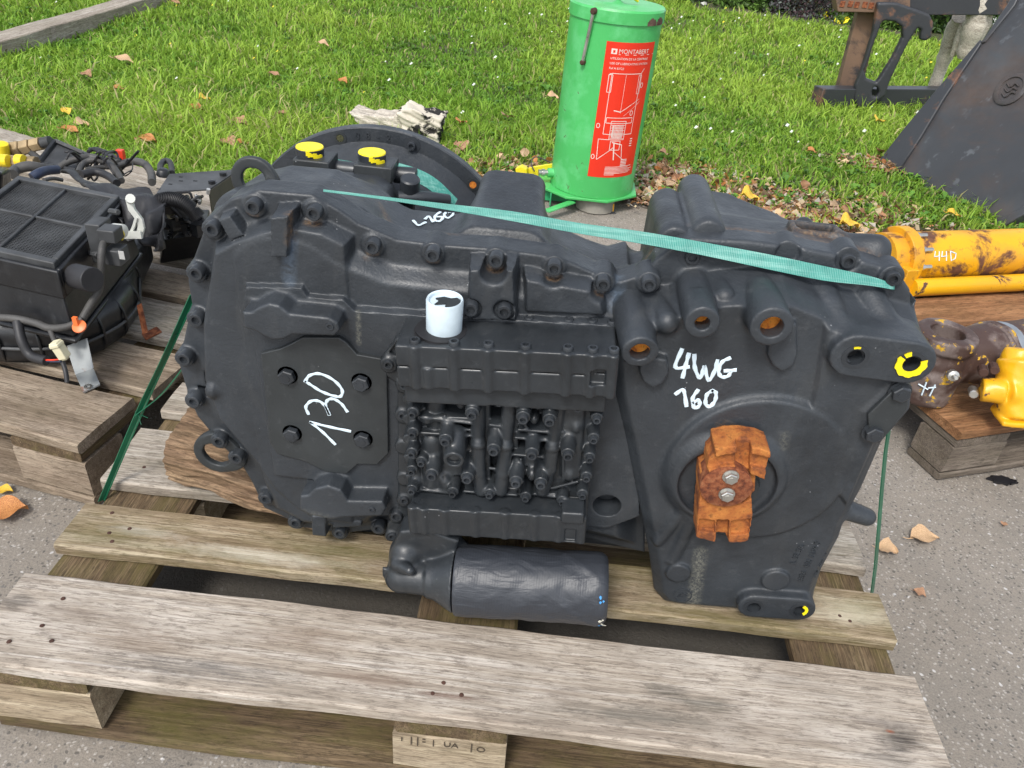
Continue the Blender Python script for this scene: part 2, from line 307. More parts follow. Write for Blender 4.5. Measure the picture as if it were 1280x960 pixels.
class MB:
    def __init__(s): s.v = []; s.f = []; s.mi = []
    def face(s, f): s.f.append(tuple(f))
    def add(s, vs, fs):
        n = len(s.v); s.v += [tuple(map(float, p)) for p in vs]; s.f += [tuple(i+n for i in f) for f in fs]; return s
    def box(s, c, h, R=None):
        R = Matrix.Identity(3) if R is None else R; c = Vector(c); vs = []
        for x in (-1, 1):
            for y in (-1, 1):
                for z in (-1, 1): vs.append(c + R @ Vector((x*h[0], y*h[1], z*h[2])))
        return s.add(vs, [(0, 1, 3, 2), (4, 6, 7, 5), (0, 4, 5, 1), (2, 3, 7, 6), (0, 2, 6, 4), (1, 5, 7, 3)])
    def hexa(s, bot, top):
        n = len(bot); vs = list(bot)+list(top)
        return s.add(vs, [tuple(range(n))[::-1], tuple(range(n, 2*n))]+[(i, (i+1) % n, n+(i+1) % n, n+i) for i in range(n)])
    def prism(s, poly, d):      # poly: 3-D points, d: extrusion vector
        return s.hexa([Vector(p) for p in poly], [Vector(p)+Vector(d) for p in poly])
    def tube(s, pts, r, n=8, cap=True):
        pts = [Vector(p) for p in pts]; rs = r if hasattr(r, '__len__') else [r]*len(pts)
        t0 = (pts[1]-pts[0]).normalized(); a = t0.orthogonal().normalized(); vs = []; fs = []
        for i, p in enumerate(pts):
            t = (pts[min(i+1, len(pts)-1)]-pts[max(i-1, 0)]).normalized()
            a = (a - t*a.dot(t)).normalized(); b = t.cross(a)
            for k in range(n):
                th = 2*math.pi*k/n; vs.append(p + (a*math.cos(th)+b*math.sin(th))*rs[i])
        for i in range(len(pts)-1):
            for k in range(n): fs.append((i*n+k, i*n+(k+1) % n, (i+1)*n+(k+1) % n, (i+1)*n+k))
        if cap: fs += [tuple(range(n))[::-1], tuple(range((len(pts)-1)*n, len(pts)*n))]
        return s.add(vs, fs)
    def lathe(s, prof, o, ax, n=24, close=False):   # prof: (along axis, radius)
        o = Vector(o); ax = Vector(ax).normalized(); a = ax.orthogonal().normalized(); b = ax.cross(a); vs = []; fs = []
        for h, r in prof:
            for k in range(n):
                th = 2*math.pi*k/n; vs.append(o+ax*h+(a*math.cos(th)+b*math.sin(th))*r)
        m = len(prof)
        for i in range(m-1 if not close else m):
            j = (i+1) % m
            for k in range(n): fs.append((i*n+k, i*n+(k+1) % n, j*n+(k+1) % n, j*n+k))
        if not close: fs += [tuple(range(n))[::-1], tuple(range((m-1)*n, m*n))]
        return s.add(vs, fs)
    def mesh(s, name, smooth=None):
        me = bpy.data.meshes.new(name); me.from_pydata(s.v, [], s.f); me.validate()
        if smooth is not None:
            me.polygons.foreach_set('use_smooth', [True]*len(me.polygons))
            try: me.set_sharp_from_angle(angle=rad(smooth))
            except Exception: pass
        me.update(); return me
    def build(s, name, mat, parent=None, smooth=None, bevel=0., seg=2, loc=None, rot=None):
        o = link(name, s.mesh(name, smooth), mat, parent, loc, rot)
        if bevel:
            b = o.modifiers.new('bevel', 'BEVEL'); b.width = bevel; b.segments = seg; b.limit_method = 'ANGLE'; b.angle_limit = rad(35)
        return o
def spline(pts, n=8):
    pts = [Vector(p) for p in pts]; out = []
    P = [pts[0]*2-pts[1]]+pts+[pts[-1]*2-pts[-2]]
    for i in range(1, len(P)-2):
        for k in range(n):
            t = k/n; a, b, c, d = P[i-1:i+3]
            out.append(.5*((2*b)+(c-a)*t+(2*a-5*b+4*c-d)*t*t+(3*b-a-3*c+d)*t**3))
    out.append(pts[-1]); return out
def noise1(n, amp, k=6):
    x = np.linspace(0, 1, n); y = np.zeros(n)
    for i in range(1, k): y += RNG.normal()*np.sin(2*np.pi*(x*i*1.7+RNG.random()))/i
    return y*amp

# ------------------------------------------------------------------ voxel solids: cast shapes with fillets (smooth unions, meshed by surface nets)
def sd_poly(px, pz, poly):
    P = np.array(poly, float); d = np.full(np.broadcast(px, pz).shape, 1e9); sgn = np.ones(d.shape)
    n = len(P)
    for i in range(n):
        a = P[i]; b = P[(i-1) % n]; e = b-a; wx = px-a[0]; wz = pz-a[1]
        t = np.clip((wx*e[0]+wz*e[1])/(e@e+1e-12), 0, 1); d = np.minimum(d, (wx-e[0]*t)**2+(wz-e[1]*t)**2)
        c1 = pz >= a[1]; c2 = pz < b[1]; c3 = e[0]*wz > e[1]*wx
        sgn = np.where((c1 & c2 & c3) | (~c1 & ~c2 & ~c3), -sgn, sgn)
    return sgn*np.sqrt(d)
def sstep(a, b, x): t = np.clip((x-a)/(b-a), 0, 1); return t*t*(3-2*t)
class Vol:
    def __init__(s, lo, hi, h):
        s.lo = np.array(lo, float); s.h = h; s.n = np.ceil((np.array(hi)-lo)/h).astype(int)+1
        s.ax = [(s.lo[i]+h*np.arange(s.n[i])).astype(np.float32) for i in range(3)]
        s.D = np.full(tuple(s.n), .05, np.float32)
    def sl(s, lo, hi):
        r = []
        for i in range(3):
            a = int(max(0, math.floor((lo[i]-s.lo[i])/s.h))); b = int(min(s.n[i], math.ceil((hi[i]-s.lo[i])/s.h)+1)); r.append(slice(a, max(a, b)))
        X = s.ax[0][r[0]][:, None, None]; Y = s.ax[1][r[1]][None, :, None]; Z = s.ax[2][r[2]][None, None, :]
        return tuple(r), X, Y, Z
    def op(s, f, lo, hi, k=0., cut=False):
        mg = k+3*s.h; lo = np.array(lo)-mg; hi = np.array(hi)+mg
        r, X, Y, Z = s.sl(lo, hi); A = s.D[r]
        if A.size == 0: return s
        B = f(X, Y, Z).astype(np.float32)
        if cut: B = -B; A_, B_ = -A, -B
        else: A_, B_ = A, B
        if k > 0:
            h = np.clip(.5+.5*(B_-A_)/k, 0, 1); C = B_+(A_-B_)*h-k*h*(1-h)
        else: C = np.minimum(A_, B_)
        s.D[r] = -C if cut else C; return s
    def cone(s, p0, p1, r0, r1=None, rd=.001, k=.004, cut=False):
        r1 = r0 if r1 is None else r1; p0 = np.array(p0, float); p1 = np.array(p1, float); L = np.linalg.norm(p1-p0); a = (p1-p0)/L; R = max(r0, r1)
        def f(X, Y, Z):
            x, y, z = X-p0[0], Y-p0[1], Z-p0[2]; t = x*a[0]+y*a[1]+z*a[2]
            q = np.sqrt(np.maximum(x*x+y*y+z*z-t*t, 0)); rr = r0+(r1-r0)*np.clip(t/L, 0, 1)
            u = q-rr+rd; v = np.maximum(-t, t-L)+rd
            return np.minimum(np.maximum(u, v), 0)+np.sqrt(np.maximum(u, 0)**2+np.maximum(v, 0)**2)-rd
        return s.op(f, np.minimum(p0, p1)-R, np.maximum(p0, p1)+R, k, cut)
    def cap(s, p0, p1, r0, r1=None, k=.006, cut=False):
        r1 = r0 if r1 is None else r1; p0 = np.array(p0, float); p1 = np.array(p1, float); e = p1-p0; L2 = e@e+1e-12; R = max(r0, r1)
        def f(X, Y, Z):
            x, y, z = X-p0[0], Y-p0[1], Z-p0[2]; t = np.clip((x*e[0]+y*e[1]+z*e[2])/L2, 0, 1)
            return np.sqrt((x-e[0]*t)**2+(y-e[1]*t)**2+(z-e[2]*t)**2)-(r0+(r1-r0)*t)
        return s.op(f, np.minimum(p0, p1)-R, np.maximum(p0, p1)+R, k, cut)
    def box(s, lo, hi, rd=.002, k=.004, cut=False, shear=None):
        lo = np.array(lo, float); hi = np.array(hi, float); c = (lo+hi)/2; h = (hi-lo)/2
        def f(X, Y, Z):
            q = [np.abs(X-c[0])-h[0]+rd, np.abs(Y-c[1])-h[1]+rd, np.abs(Z-c[2])-h[2]+rd]
            m = np.maximum(np.maximum(q[0], q[1]), q[2])
            return np.minimum(m, 0)+np.sqrt(np.maximum(q[0], 0)**2+np.maximum(q[1], 0)**2+np.maximum(q[2], 0)**2)-rd
        return s.op(f, lo, hi, k, cut)
    def ell(s, c, r, k=.006, cut=False):
        c = np.array(c, float); r = np.array(r, float)
        def f(X, Y, Z):
            q = np.sqrt(((X-c[0])/r[0])**2+((Y-c[1])/r[1])**2+((Z-c[2])/r[2])**2); return (q-1)*r.min()
        return s.op(f, c-r, c+r, k, cut)
    def prism(s, poly, y0, y1, rd=.003, k=.004, cut=False, axis=1, tilt=None):
        P = np.array(poly); ia, ib = [(1, 2), (0, 2), (0, 1)][axis]
        lo = np.zeros(3); hi = np.zeros(3); lo[ia], lo[ib] = P.min(0); hi[ia], hi[ib] = P.max(0); lo[axis], hi[axis] = min(y0, y1), max(y0, y1)
        def f(X, Y, Z):
            C = (X, Y, Z); d2 = sd_poly(C[ia], C[ib], P)+rd; v = np.maximum(lo[axis]-C[axis], C[axis]-hi[axis])+rd
            return np.minimum(np.maximum(d2, v), 0)+np.sqrt(np.maximum(d2, 0)**2+np.maximum(v, 0)**2)-rd
        return s.op(f, lo, hi, k, cut)
    def field(s, poly, front, yb, k=.003, rd=.003):   # solid between front(x, z) and the plane y = yb, inside poly
        P = np.array(poly); lo = (P[:, 0].min(), s.lo[1], P[:, 1].min()); hi = (P[:, 0].max(), yb, P[:, 1].max())
        def f(X, Y, Z):
            d2 = sd_poly(X, Z, P); H = front(X, Z, -d2); u = d2+rd; v = np.maximum(H-Y, Y-yb)+rd
            return np.minimum(np.maximum(u, v), 0)+np.sqrt(np.maximum(u, 0)**2+np.maximum(v, 0)**2)-rd
        return s.op(f, lo, hi, k)
    def mesh(s, name):
        D = s.D; D[0] = D[-1] = .01; D[:, 0] = D[:, -1] = .01; D[:, :, 0] = D[:, :, -1] = .01
        inn = D < 0; c = inn[:-1, :-1, :-1].astype(np.uint8)
        for dx in (0, 1):
            for dy in (0, 1):
                for dz in (0, 1):
                    if dx or dy or dz: c = c+inn[dx:D.shape[0]-1+dx, dy:D.shape[1]-1+dy, dz:D.shape[2]-1+dz]
        I, J, K = np.nonzero((c > 0) & (c < 8)); idx = np.full(c.shape, -1, np.int32); idx[I, J, K] = np.arange(len(I))
        acc = np.zeros((len(I), 3)); cnt = np.zeros(len(I)); cor = [(a, b, d) for a in (0, 1) for b in (0, 1) for d in (0, 1)]
        val = {o: D[I+o[0], J+o[1], K+o[2]] for o in cor}
        for a in cor:
            for ax in range(3):
                if a[ax]: continue
                b = list(a); b[ax] = 1; b = tuple(b); va, vb = val[a], val[b]; m = (va < 0) != (vb < 0)
                t = np.where(m, va/np.where(m, va-vb, 1), 0)
                for q in range(3): acc[:, q] += m*(a[q]+(t if q == ax else 0))
                cnt += m
        V = (np.stack([I, J, K], 1)+acc/cnt[:, None])*s.h+s.lo; F = []
        for ax in range(3):
            o1, o2 = [(1, 2), (2, 0), (0, 1)][ax]
            A = [slice(0, D.shape[q]) for q in range(3)]; B = list(A); A[ax] = slice(0, D.shape[ax]-1); B[ax] = slice(1, D.shape[ax])
            ch = inn[tuple(A)] != inn[tuple(B)]; I, J, K = np.nonzero(ch); P = np.stack([I, J, K], 1)
            ok = (P[:, o1] > 0) & (P[:, o2] > 0) & (P[:, o1] < D.shape[o1]-1) & (P[:, o2] < D.shape[o2]-1); P = P[ok]
            e1 = np.eye(3, dtype=int)[o1]; e2 = np.eye(3, dtype=int)[o2]
            q = [idx[tuple(T.T)] for T in (P-e1-e2, P-e2, P, P-e1)]
            fl = inn[tuple(P.T)]; Q = np.stack(q, 1); Q[~fl] = Q[~fl][:, ::-1]; F.append(Q)
        F = np.concatenate(F); F = F[(F >= 0).all(1)]
        me = bpy.data.meshes.new(name); me.vertices.add(len(V)); me.vertices.foreach_set('co', V.astype(np.float32).ravel())
        me.loops.add(len(F)*4); me.loops.foreach_set('vertex_index', F.astype(np.int32).ravel())
        me.polygons.add(len(F)); me.polygons.foreach_set('loop_start', np.arange(0, len(F)*4, 4, dtype=np.int32))
        me.polygons.foreach_set('loop_total', np.full(len(F), 4, np.int32)); me.polygons.foreach_set('use_smooth', np.ones(len(F), bool))
        me.update(calc_edges=True); return me, V, F
def raw_mesh(name, V, F, tint=None, smooth=False):
    n = F.shape[1]; me = bpy.data.meshes.new(name); me.vertices.add(len(V)); me.vertices.foreach_set('co', np.asarray(V, np.float32).ravel())
    me.loops.add(F.size); me.loops.foreach_set('vertex_index', F.astype(np.int32).ravel())
    me.polygons.add(len(F)); me.polygons.foreach_set('loop_start', np.arange(0, F.size, n, dtype=np.int32)); me.polygons.foreach_set('loop_total', np.full(len(F), n, np.int32))
    if smooth: me.polygons.foreach_set('use_smooth', np.ones(len(F), bool))
    me.update(calc_edges=True)
    if tint is not None:
        a = me.color_attributes.new('tint', 'FLOAT_COLOR', 'POINT'); c = np.ones((len(V), 4), np.float32); c[:, :3] = tint; a.data.foreach_set('color', c.ravel())
    return me
# ================================================================== SETTING
def sheet(name, x0, x1, y0, y1, z, mat, n=2, edge=None):
    mb = MB(); xs = np.linspace(x0, x1, n)
    lo = [y0+(edge(x) if edge else 0) for x in xs]
    mb.v = [(x, a, z) for x, a in zip(xs, lo)]+[(x, y1, z) for x in xs]; mb.f = [(i, i+1, n+i+1, n+i) for i in range(n-1)]
    o = mb.build(name, mat); o['kind'] = 'structure'; return o
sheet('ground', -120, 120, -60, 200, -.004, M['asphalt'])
def edge_y(x): return (2.28-.17*max(0, min(1, (x-.95)/.2)) if x > .45 else 2.05+.23*max(0, (x+.15)/.6) if x > -.15 else min(2.6, 1.70+.36*(-.36-x)))+.05*math.sin(x*3.1)+.035*math.sin(x*9.7+1)+.02*math.sin(x*23.)+(.12 if x > 1.25 else 0)*math.sin(min(1, x-1.25)*1.5)
sheet('lawn_soil', -30, 40, 0, 60, .004, M['soil'], 400, edge_y)

# ---- grass blades
def field_noise(x, y, s, seed):
    r = np.random.default_rng(seed); o = np.zeros_like(x)
    for i in range(7):
        a = r.random()*6.28; f = s*(.6+r.random()*1.6); o += np.sin((x*math.cos(a)+y*math.sin(a))*f+r.random()*6.28+1.3*np.sin((x*math.sin(a)-y*math.cos(a))*f*.7))
    return o/7
LITTER = [(.50, 2.38, .22), (.98, 2.28, .22), (1.45, 2.28, .32), (1.70, 2.36, .26), (1.15, 2.55, .22), (2.1, 2.95, .16), (1.05, 2.42, .2), (1.55, 2.22, .25)]
def make_grass(N):
    u = RNG.random(N); y0, y1 = 1.65, 9.5; y = 1/((1-u)/(y0+.5)+u/(y1+.5))-.5
    y = np.where(RNG.random(N) < .35, y0+(y1-y0)*RNG.random(N)**1.4, y)
    x = -.85*(y+.6)-.2+(1.85*(y+.6)+.9)*RNG.random(N)
    nt_ = N//9; tx = x[:nt_]; ty = y[:nt_]; pick = RNG.integers(0, nt_, N); tuft = RNG.random(N) < .55
    x = np.where(tuft, tx[pick]+RNG.normal(0, .018, N), x); y = np.where(tuft, ty[pick]+RNG.normal(0, .018, N), y)
    ed = np.vectorize(edge_y)(x); keep = y > ed+RNG.random(N)**2*.12-.02
    dens = np.ones(N)
    for cx, cy, r in LITTER: dens *= 1-.70*np.exp(-((x-cx)**2+(y-cy)**2)/(r*r))
    dens *= np.where((x > .45) & (y < 2.75), .55, 1.)
    keep &= RNG.random(N) < dens; keep &= ~((x > 1.75+.0*y) & (y > 6.9+.22*(3.2-x)) & (x < 7)) 
    x, y = x[keep], y[keep]; n = len(x); dist = np.sqrt((x-.65)**2+(y+.55)**2)
    lf = field_noise(x, y, 2.2, 3); lf2 = field_noise(x, y, 7., 5)
    h = (.028+.024*RNG.random(n))*(1+.45*lf+.45*lf2)*np.where(RNG.random(n) < .10, 1.8, 1); h *= np.where(dist > 6, 1.15, 1)
    wd = (.0014+.0016*RNG.random(n))*(.8+.20*dist)
    a = RNG.random(n)*6.283; la = RNG.random(n)*6.283; lean = h*(.25+.75*RNG.random(n)); dx, dy = np.cos(a)*wd, np.sin(a)*wd; lx, ly = np.cos(la)*lean, np.sin(la)*lean
    V = np.zeros((n, 5, 3), np.float32)
    V[:, 0] = np.stack([x-dx, y-dy, np.zeros(n)], 1); V[:, 1] = np.stack([x+dx, y+dy, np.zeros(n)], 1)
    V[:, 2] = np.stack([x+dx*.8+lx*.35, y+dy*.8+ly*.35, h*.62], 1); V[:, 3] = np.stack([x-dx*.8+lx*.35, y-dy*.8+ly*.35, h*.62], 1)
    V[:, 4] = np.stack([x+lx, y+ly, h*(1-.25*lean/h)], 1)
    b = np.arange(n)[:, None]*5
    F = np.concatenate([b+[0, 1, 2], b+[0, 2, 3], b+[3, 2, 4]])
    base = np.array([.155, .30, .030]); alt = np.array([.30, .43, .055]); dry = np.array([.42, .38, .17]); deep = np.array([.07, .17, .024])
    lf3 = field_noise(x, y, .9, 11); t = np.clip(.45+.7*lf+.4*lf2+.5*lf3+RNG.normal(0, .25, n), 0, 1)[:, None]; c = base*(1-t)+alt*t
    m = np.clip(-lf2*1.3-.25+RNG.normal(0, .2, n), 0, 1)[:, None]; c = c*(1-m*.6)+deep*m*.6
    dd = (RNG.random(n) < .055+.07*(y < 3)); c[dd] = dry*(.6+.6*RNG.random((dd.sum(), 1)))
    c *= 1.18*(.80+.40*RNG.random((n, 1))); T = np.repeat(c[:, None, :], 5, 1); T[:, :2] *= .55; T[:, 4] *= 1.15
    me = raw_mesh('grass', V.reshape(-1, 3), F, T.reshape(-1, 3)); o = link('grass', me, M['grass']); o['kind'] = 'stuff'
    return o
make_grass(520000)
# ---- broad-leaved weeds and clover
def weeds(N):
    V = []; F = []; C = []; k = 0
    for i in range(N):
        y = 2.3+5.*RNG.random()**1.7; x = -.8*(y+.6)+(1.75*(y+.6)+.6)*RNG.random()
        if i < 60: x = .45+2.1*RNG.random(); y = 2.35+.5*RNG.random()
        if y < edge_y(x)+.02 or (x < .2 and y < 1.9): continue
        nl = RNG.integers(5, 10); s = (.016+.022*RNG.random()); c = np.array([.09, .22, .035])*(.7+.8*RNG.random())+np.array([.05, .03, 0])*RNG.random()
        for j in range(nl):
            a = j*2.4+RNG.random(); l = s*(.7+.6*RNG.random()); d = np.array([math.cos(a), math.sin(a)]); p = np.array([-d[1], d[0]]); up = .010+.03*RNG.random()
            o = np.array([x, y]); q = [(o, .012), (o+d*l*.5+p*l*.3, up), (o+d*l, up*.9), (o+d*l*.5-p*l*.3, up)]
            V += [(a_[0], a_[1], z) for a_, z in q]; F.append((k, k+1, k+2, k+3)); C += [c*.7, c, c*1.25, c]; k += 4
    o = link('lawn_weeds', raw_mesh('lawn_weeds', np.array(V), np.array(F), np.array(C)), M['leafy']); o['kind'] = 'stuff'
weeds(1700)
# ---- small white daisies / bright specks in the far grass
def litter(N):
    V = []; F = []; C = []; k = 0; pal = [(.50, .24, .10), (.38, .20, .11), (.62, .44, .26), (.26, .13, .07), (.42, .28, .20), (.55, .44, .28), (.52, .47, .39)]
    for i in range(N):
        if i < N*.86:
            cx, cy, r = LITTER[RNG.integers(0, len(LITTER))]; x = cx+RNG.normal()*r*.75; y = cy+RNG.normal()*r*.34
        else: x = -1.3+3.6*RNG.random(); y = edge_y(x)+RNG.normal()*.10
        if y < edge_y(x)-.16: continue
        s = .005+.019*RNG.random()**2; a = RNG.random()*6.28; c = np.array(pal[RNG.integers(0, 7)])*(.7+.6*RNG.random()); d = np.array([math.cos(a), math.sin(a)]); p = np.array([-d[1], d[0]])
        z = .006+.02*RNG.random(); o = np.array([x, y]); tl = RNG.normal(0, .35)*s
        q = [(o-d*s, 0), (o-p*s*.55-d*s*.1, tl+.3*s), (o+d*s, RNG.normal()*s*.3), (o+p*s*.6, -tl+.3*s), (o, .0)]
        V += [(a_[0], a_[1], max(.003, z+zz_)) for a_, zz_ in q]; F += [(k, k+1, k+4), (k+1, k+2, k+4), (k+2, k+3, k+4), (k+3, k, k+4)]; C += [c]*5; k += 5
    o = link('leaf_litter', raw_mesh('leaf_litter', np.array(V), np.array(F), np.array(C)), M['leafy']); o['kind'] = 'stuff'
litter(6500)
def daisies():
    V = []; F = []; C = []; k = 0
    for i in range(170):
        y = 3+5.2*RNG.random(); x = -.3+(.85*(y+.6)+.6)*RNG.random() if i % 3 else -.7*(y)+1.4*y*RNG.random()
        s = .005+.006*RNG.random(); z = .04+.03*RNG.random(); c = (.75, .78, .70) if i % 6 else (.75, .65, .05)
        V += [(x-s, y, z-s*.5), (x, y-s, z-s*.5), (x+s, y, z+s*.3), (x, y+s, z+s*.6)]; F.append((k, k+1, k+2, k+3)); C += [c]*4; k += 4
    o = link('daisies', raw_mesh('daisies', np.array(V), np.array(F), np.array(C)), M['leafy']); o['kind'] = 'stuff'
daisies()
# ---- the flower bed behind the lawn: each shrub a thing
def shrub(name, label, x, y, rx, ry, h, cols, flower=None, nf=0, leaf=.022, n=5200):
    t = thing(name, label, 'shrub', (x, y, 0))
    st = MB()
    for i in range(9):
        a = RNG.random()*6.28; e = Vector((x+math.cos(a)*rx*.6, y+math.sin(a)*ry*.6, h*(.5+.4*RNG.random())))
        st.tube([(x+math.cos(a)*.03, y+math.sin(a)*.03, 0), ((x+e.x)/2+RNG.normal()*.02, (y+e.y)/2, e.z*.6), e], [.008, .006, .002], 5)
    st.build('stem', M['wood4'], t)
    def cloud(n, s, cols, shell):
        d = RNG.normal(size=(n, 3)); d /= np.linalg.norm(d, axis=1)[:, None]; d[:, 2] = np.abs(d[:, 2])
        lump = 1+.22*np.sin(d[:, 0]*7+x*3)+.18*np.sin(d[:, 1]*9+1)+.15*np.sin(d[:, 2]*11+y)
        r = (shell+(1-shell)*RNG.random(n)**.5)*lump; P = d*r[:, None]*np.array([rx, ry, h])+np.array([x, y, .01])
        A = RNG.normal(size=(n, 3)); A /= np.linalg.norm(A, axis=1)[:, None]; B = np.cross(A, RNG.normal(size=(n, 3))); B /= np.linalg.norm(B, axis=1)[:, None]
        sz = (s*(.6+.8*RNG.random(n)))[:, None]; V = np.stack([P-A*sz, P-B*sz*.5, P+A*sz, P+B*sz*.5], 1); V[:, :, 2] = np.maximum(V[:, :, 2], .002)
        c = np.array(cols)[RNG.integers(0, len(cols), n)]*(.6+.8*RNG.random((n, 1)))
        return raw_mesh(name+'_foliage', V.reshape(-1, 3), np.arange(n*4).reshape(-1, 4), np.repeat(c, 4, 0))
    link('foliage', cloud(n, leaf, cols, .55), M['leafy'], t)
    if nf: link('flowers', cloud(nf, leaf*1.1, [flower], .93), M['leafy'], t)['kind'] = 'stuff'
GR = [(.05, .10, .025), (.08, .15, .03), (.03, .06, .02)]
shrub('leafy_shrub', 'low dark green leafy shrub with white flecks left of the green tank top', 1.35, 7.75, .55, .3, .38, GR, (.75, .75, .7), 160)
shrub('leafy_shrub', 'small bright green leafy shrub right behind the green tank lid', 2.35, 7.75, .32, .3, .34, [(.09, .17, .03), (.12, .22, .04), (.05, .09, .02)])
shrub('lavender_shrub', 'dark grey purple twiggy shrub between green shrubs in the bed', 2.78, 7.6, .34, .3, .40, [(.10, .10, .10), (.06, .045, .05), (.09, .055, .06), (.13, .15, .13)], leaf=.016)
shrub('flowering_shrub', 'green shrub dotted with small yellow flowers in the bed', 3.32, 7.45, .34, .3, .30, [(.08, .15, .03), (.11, .19, .04)], (.85, .72, .03), 160)
shrub('leafy_shrub', 'rounded dark green shrub right of the yellow flowering one', 3.95, 7.45, .42, .32, .40, GR)
shrub('flowering_shrub', 'low plant with a cluster of white flowers beside the steel frame', 4.55, 7.0, .25, .2, .20, GR, (.85, .86, .82), 150)
shrub('leafy_shrub', 'broad dark shrub behind the steel frame at the bed end', 5.4, 7.8, .8, .4, .5, GR)
shrub('leafy_shrub', 'wide dark shrub at the back of the bed behind the lavender', 3.2, 8.5, 1.6, .4, .6, GR, n=9000)

# ================================================================== WOOD
def board(name, parent, p, L, W, T, rot=0., mat=None, rough=.0011, taper=0.):
    """plank with worn, slightly wavy edges; p = centre, length along its own x"""
    nx = max(6, int(L/.02)); nw = 5; V = []; F = []
    e1 = noise1(nx, rough, 9); e2 = noise1(nx, rough, 9); tw = noise1(nx, rough*.5, 4); xs = np.linspace(-L/2, L/2, nx)
    c = min(.0035, T*.2)
    prof = [(-.5, -.5+c/T), (-.5, .5-c/T), (-.5+c/W, .5), (-.17, .5), (.17, .5), (.5-c/W, .5), (.5, .5-c/T), (.5, -.5+c/T), (.5-c/W, -.5), (-.5+c/W, -.5)]
    m = len(prof)
    for i, x in enumerate(xs):
        for k, (a, b) in enumerate(prof):
            yy = a*W+(e1[i] if a < -.3 else e2[i] if a > .3 else 0); zz_ = b*T+tw[i]*(1 if b > 0 else .4)+(RNG.normal()*rough*.12)
            xx = x+(RNG.normal()*rough*.6 if i in (0, nx-1) else 0); V.append((xx, yy, zz_))
    for i in range(nx-1):
        for k in range(m): F.append((i*m+k, (i+1)*m+k, (i+1)*m+(k+1) % m, i*m+(k+1) % m))
    F += [tuple(range(m)), tuple(range((nx-1)*m, nx*m))[::-1]]
    mb = MB(); mb.v = V; mb.f = F; me = mb.mesh(name, 40)
    return link(name, me, mat, parent, p, (0, 0, rot))
def pallet(name, label, origin, rot, boards, L, W, zt, mats, cols=3, group=None, bt=.022, blockh=.078, ends=None, mirror=False, blockw=(.145, .10, .145)):
    """boards: list of (y0, y1, x0, x1, mat) measured in the pallet's own frame"""
    t = thing(name, label, 'pallet', (origin[0], origin[1], 0), group)
    R = Matrix.Rotation(rot, 3, 'Z')
    def W_(x, y, z): return Vector((origin[0], origin[1], 0))+R @ Vector((x, y, z))
    for (y0, y1, x0, x1, m) in boards: board('board', t, W_((x0+x1)/2, (y0+y1)/2, zt-bt/2), x1-x0, y1-y0, bt, rot, m)
    sx = [.0725, L/2, L-.0725]; zs = zt-bt
    for x in sx: board('stringer', t, W_(x, W/2, zs-bt/2-.0005), W-.006, .14, bt-.001, rot+math.pi/2, mats[0])
    for j, y in enumerate((.05, W/2, W-.05)):
        board('skid_board', t, W_(L/2, y, bt/2-.002), L-.004, .096, bt-.003, rot, mats[1])
        for x in sx:
            zb = (zs-bt+bt)/2
            o = board('block', t, W_(x, y+(.0 if j else .0), (zs-2*bt+bt*2)/2), .143, .094, zs-2*bt-.002, rot, mats[2], .0009); o.location.z = bt+(zs-2*bt)/2-.001
    return t, W_
T_ = .144
PB = [(.0, .145, -.010, 1.206, M['wood1']), (.197, .288, -.003, 1.202, M['wood2']), (.336, .477, -.008, 1.20, M['wood3']), (.527, .62, .0, 1.2, M['wood3']), (.655, .80, 0, 1.2, M['wood3'])]
pal, PW = pallet('wooden_pallet', 'large weathered grey pallet in front carrying the black gearbox', (0, 0), 0, PB, 1.2, .8, T_, (M['wood4'], M['wood4'], M['block']))
def nails(parent, pts):
    mb = MB()
    for x, y, z in pts: mb.lathe([(0, .0032), (.0008, .0030), (.0012, .0015)], (x, y, z-.0004), (RNG.normal()*.1, RNG.normal()*.1, 1), 8)
    o = mb.build('nails', M['nail'], parent); o['kind'] = 'stuff'
nl = [tuple(PZ(a, b, T_)) for a, b in zz([(210, 235), (140, 325), (30, 378), (172, 376)], 0, 660, 2.667)+zz([(305, 410), (268, 445), (365, 450)], 440, 700, 2.667)+zz([(578, 663), (715, 815), (760, 890), (675, 880)], 860, 640, 3)+zz([(568, 390), (608, 410)], 860, 640, 3)+zz([(480, 757), (555, 825), (468, 843), (480, 880), (618, 562), (715, 553), (755, 498)], 0, 420, 3.428)]
nails(pal, nl)
# brand burnt into the middle front block
def text_mesh(s, size, ext, font=None, sx=1.):
    c = bpy.data.curves.new('t', 'FONT'); c.body = s; c.size = size; c.extrude = ext; c.align_x = 'CENTER'; c.align_y = 'CENTER'; c.resolution_u = 3
    o = bpy.data.objects.new('t', c); COL.objects.link(o); dg = bpy.context.evaluated_depsgraph_get(); me = bpy.data.meshes.new_from_object(o.evaluated_get(dg)); bpy.data.objects.remove(o); return me
def put_text(name, s, size, mat, parent, origin, xdir, updir, ext=.0003):
    me = text_mesh(s, size, ext); X = Vector(xdir).normalized(); U = Vector(updir); U = (U-X*U.dot(X)).normalized(); N = X.cross(U)
    R = Matrix((X, U, N)).transposed().to_4x4(); me.transform(Matrix.Translation(Vector(origin)) @ R)
    return link(name, me, mat, parent)
M['burn'] = simple('burnt_mark', (.06, .045, .03), .8)
bx = .6; put_text('brand_mark', 'UA', .014, M['burn'], pal, (.602, .0014, .086), (1, 0, 0), (0, 0, 1)); put_text('brand_mark', 'O', .015, M['burn'], pal, (.640, .0014, .084), (1, 0, 0), (0, 0, 1))
mb = MB()
for x, h in ((.540, .007), (.552, .016), (.560, .018), (.580, .013), (.628, .018)): mb.box((x, .0016, .087-h*.1), (.0007, .0004, h*.5))
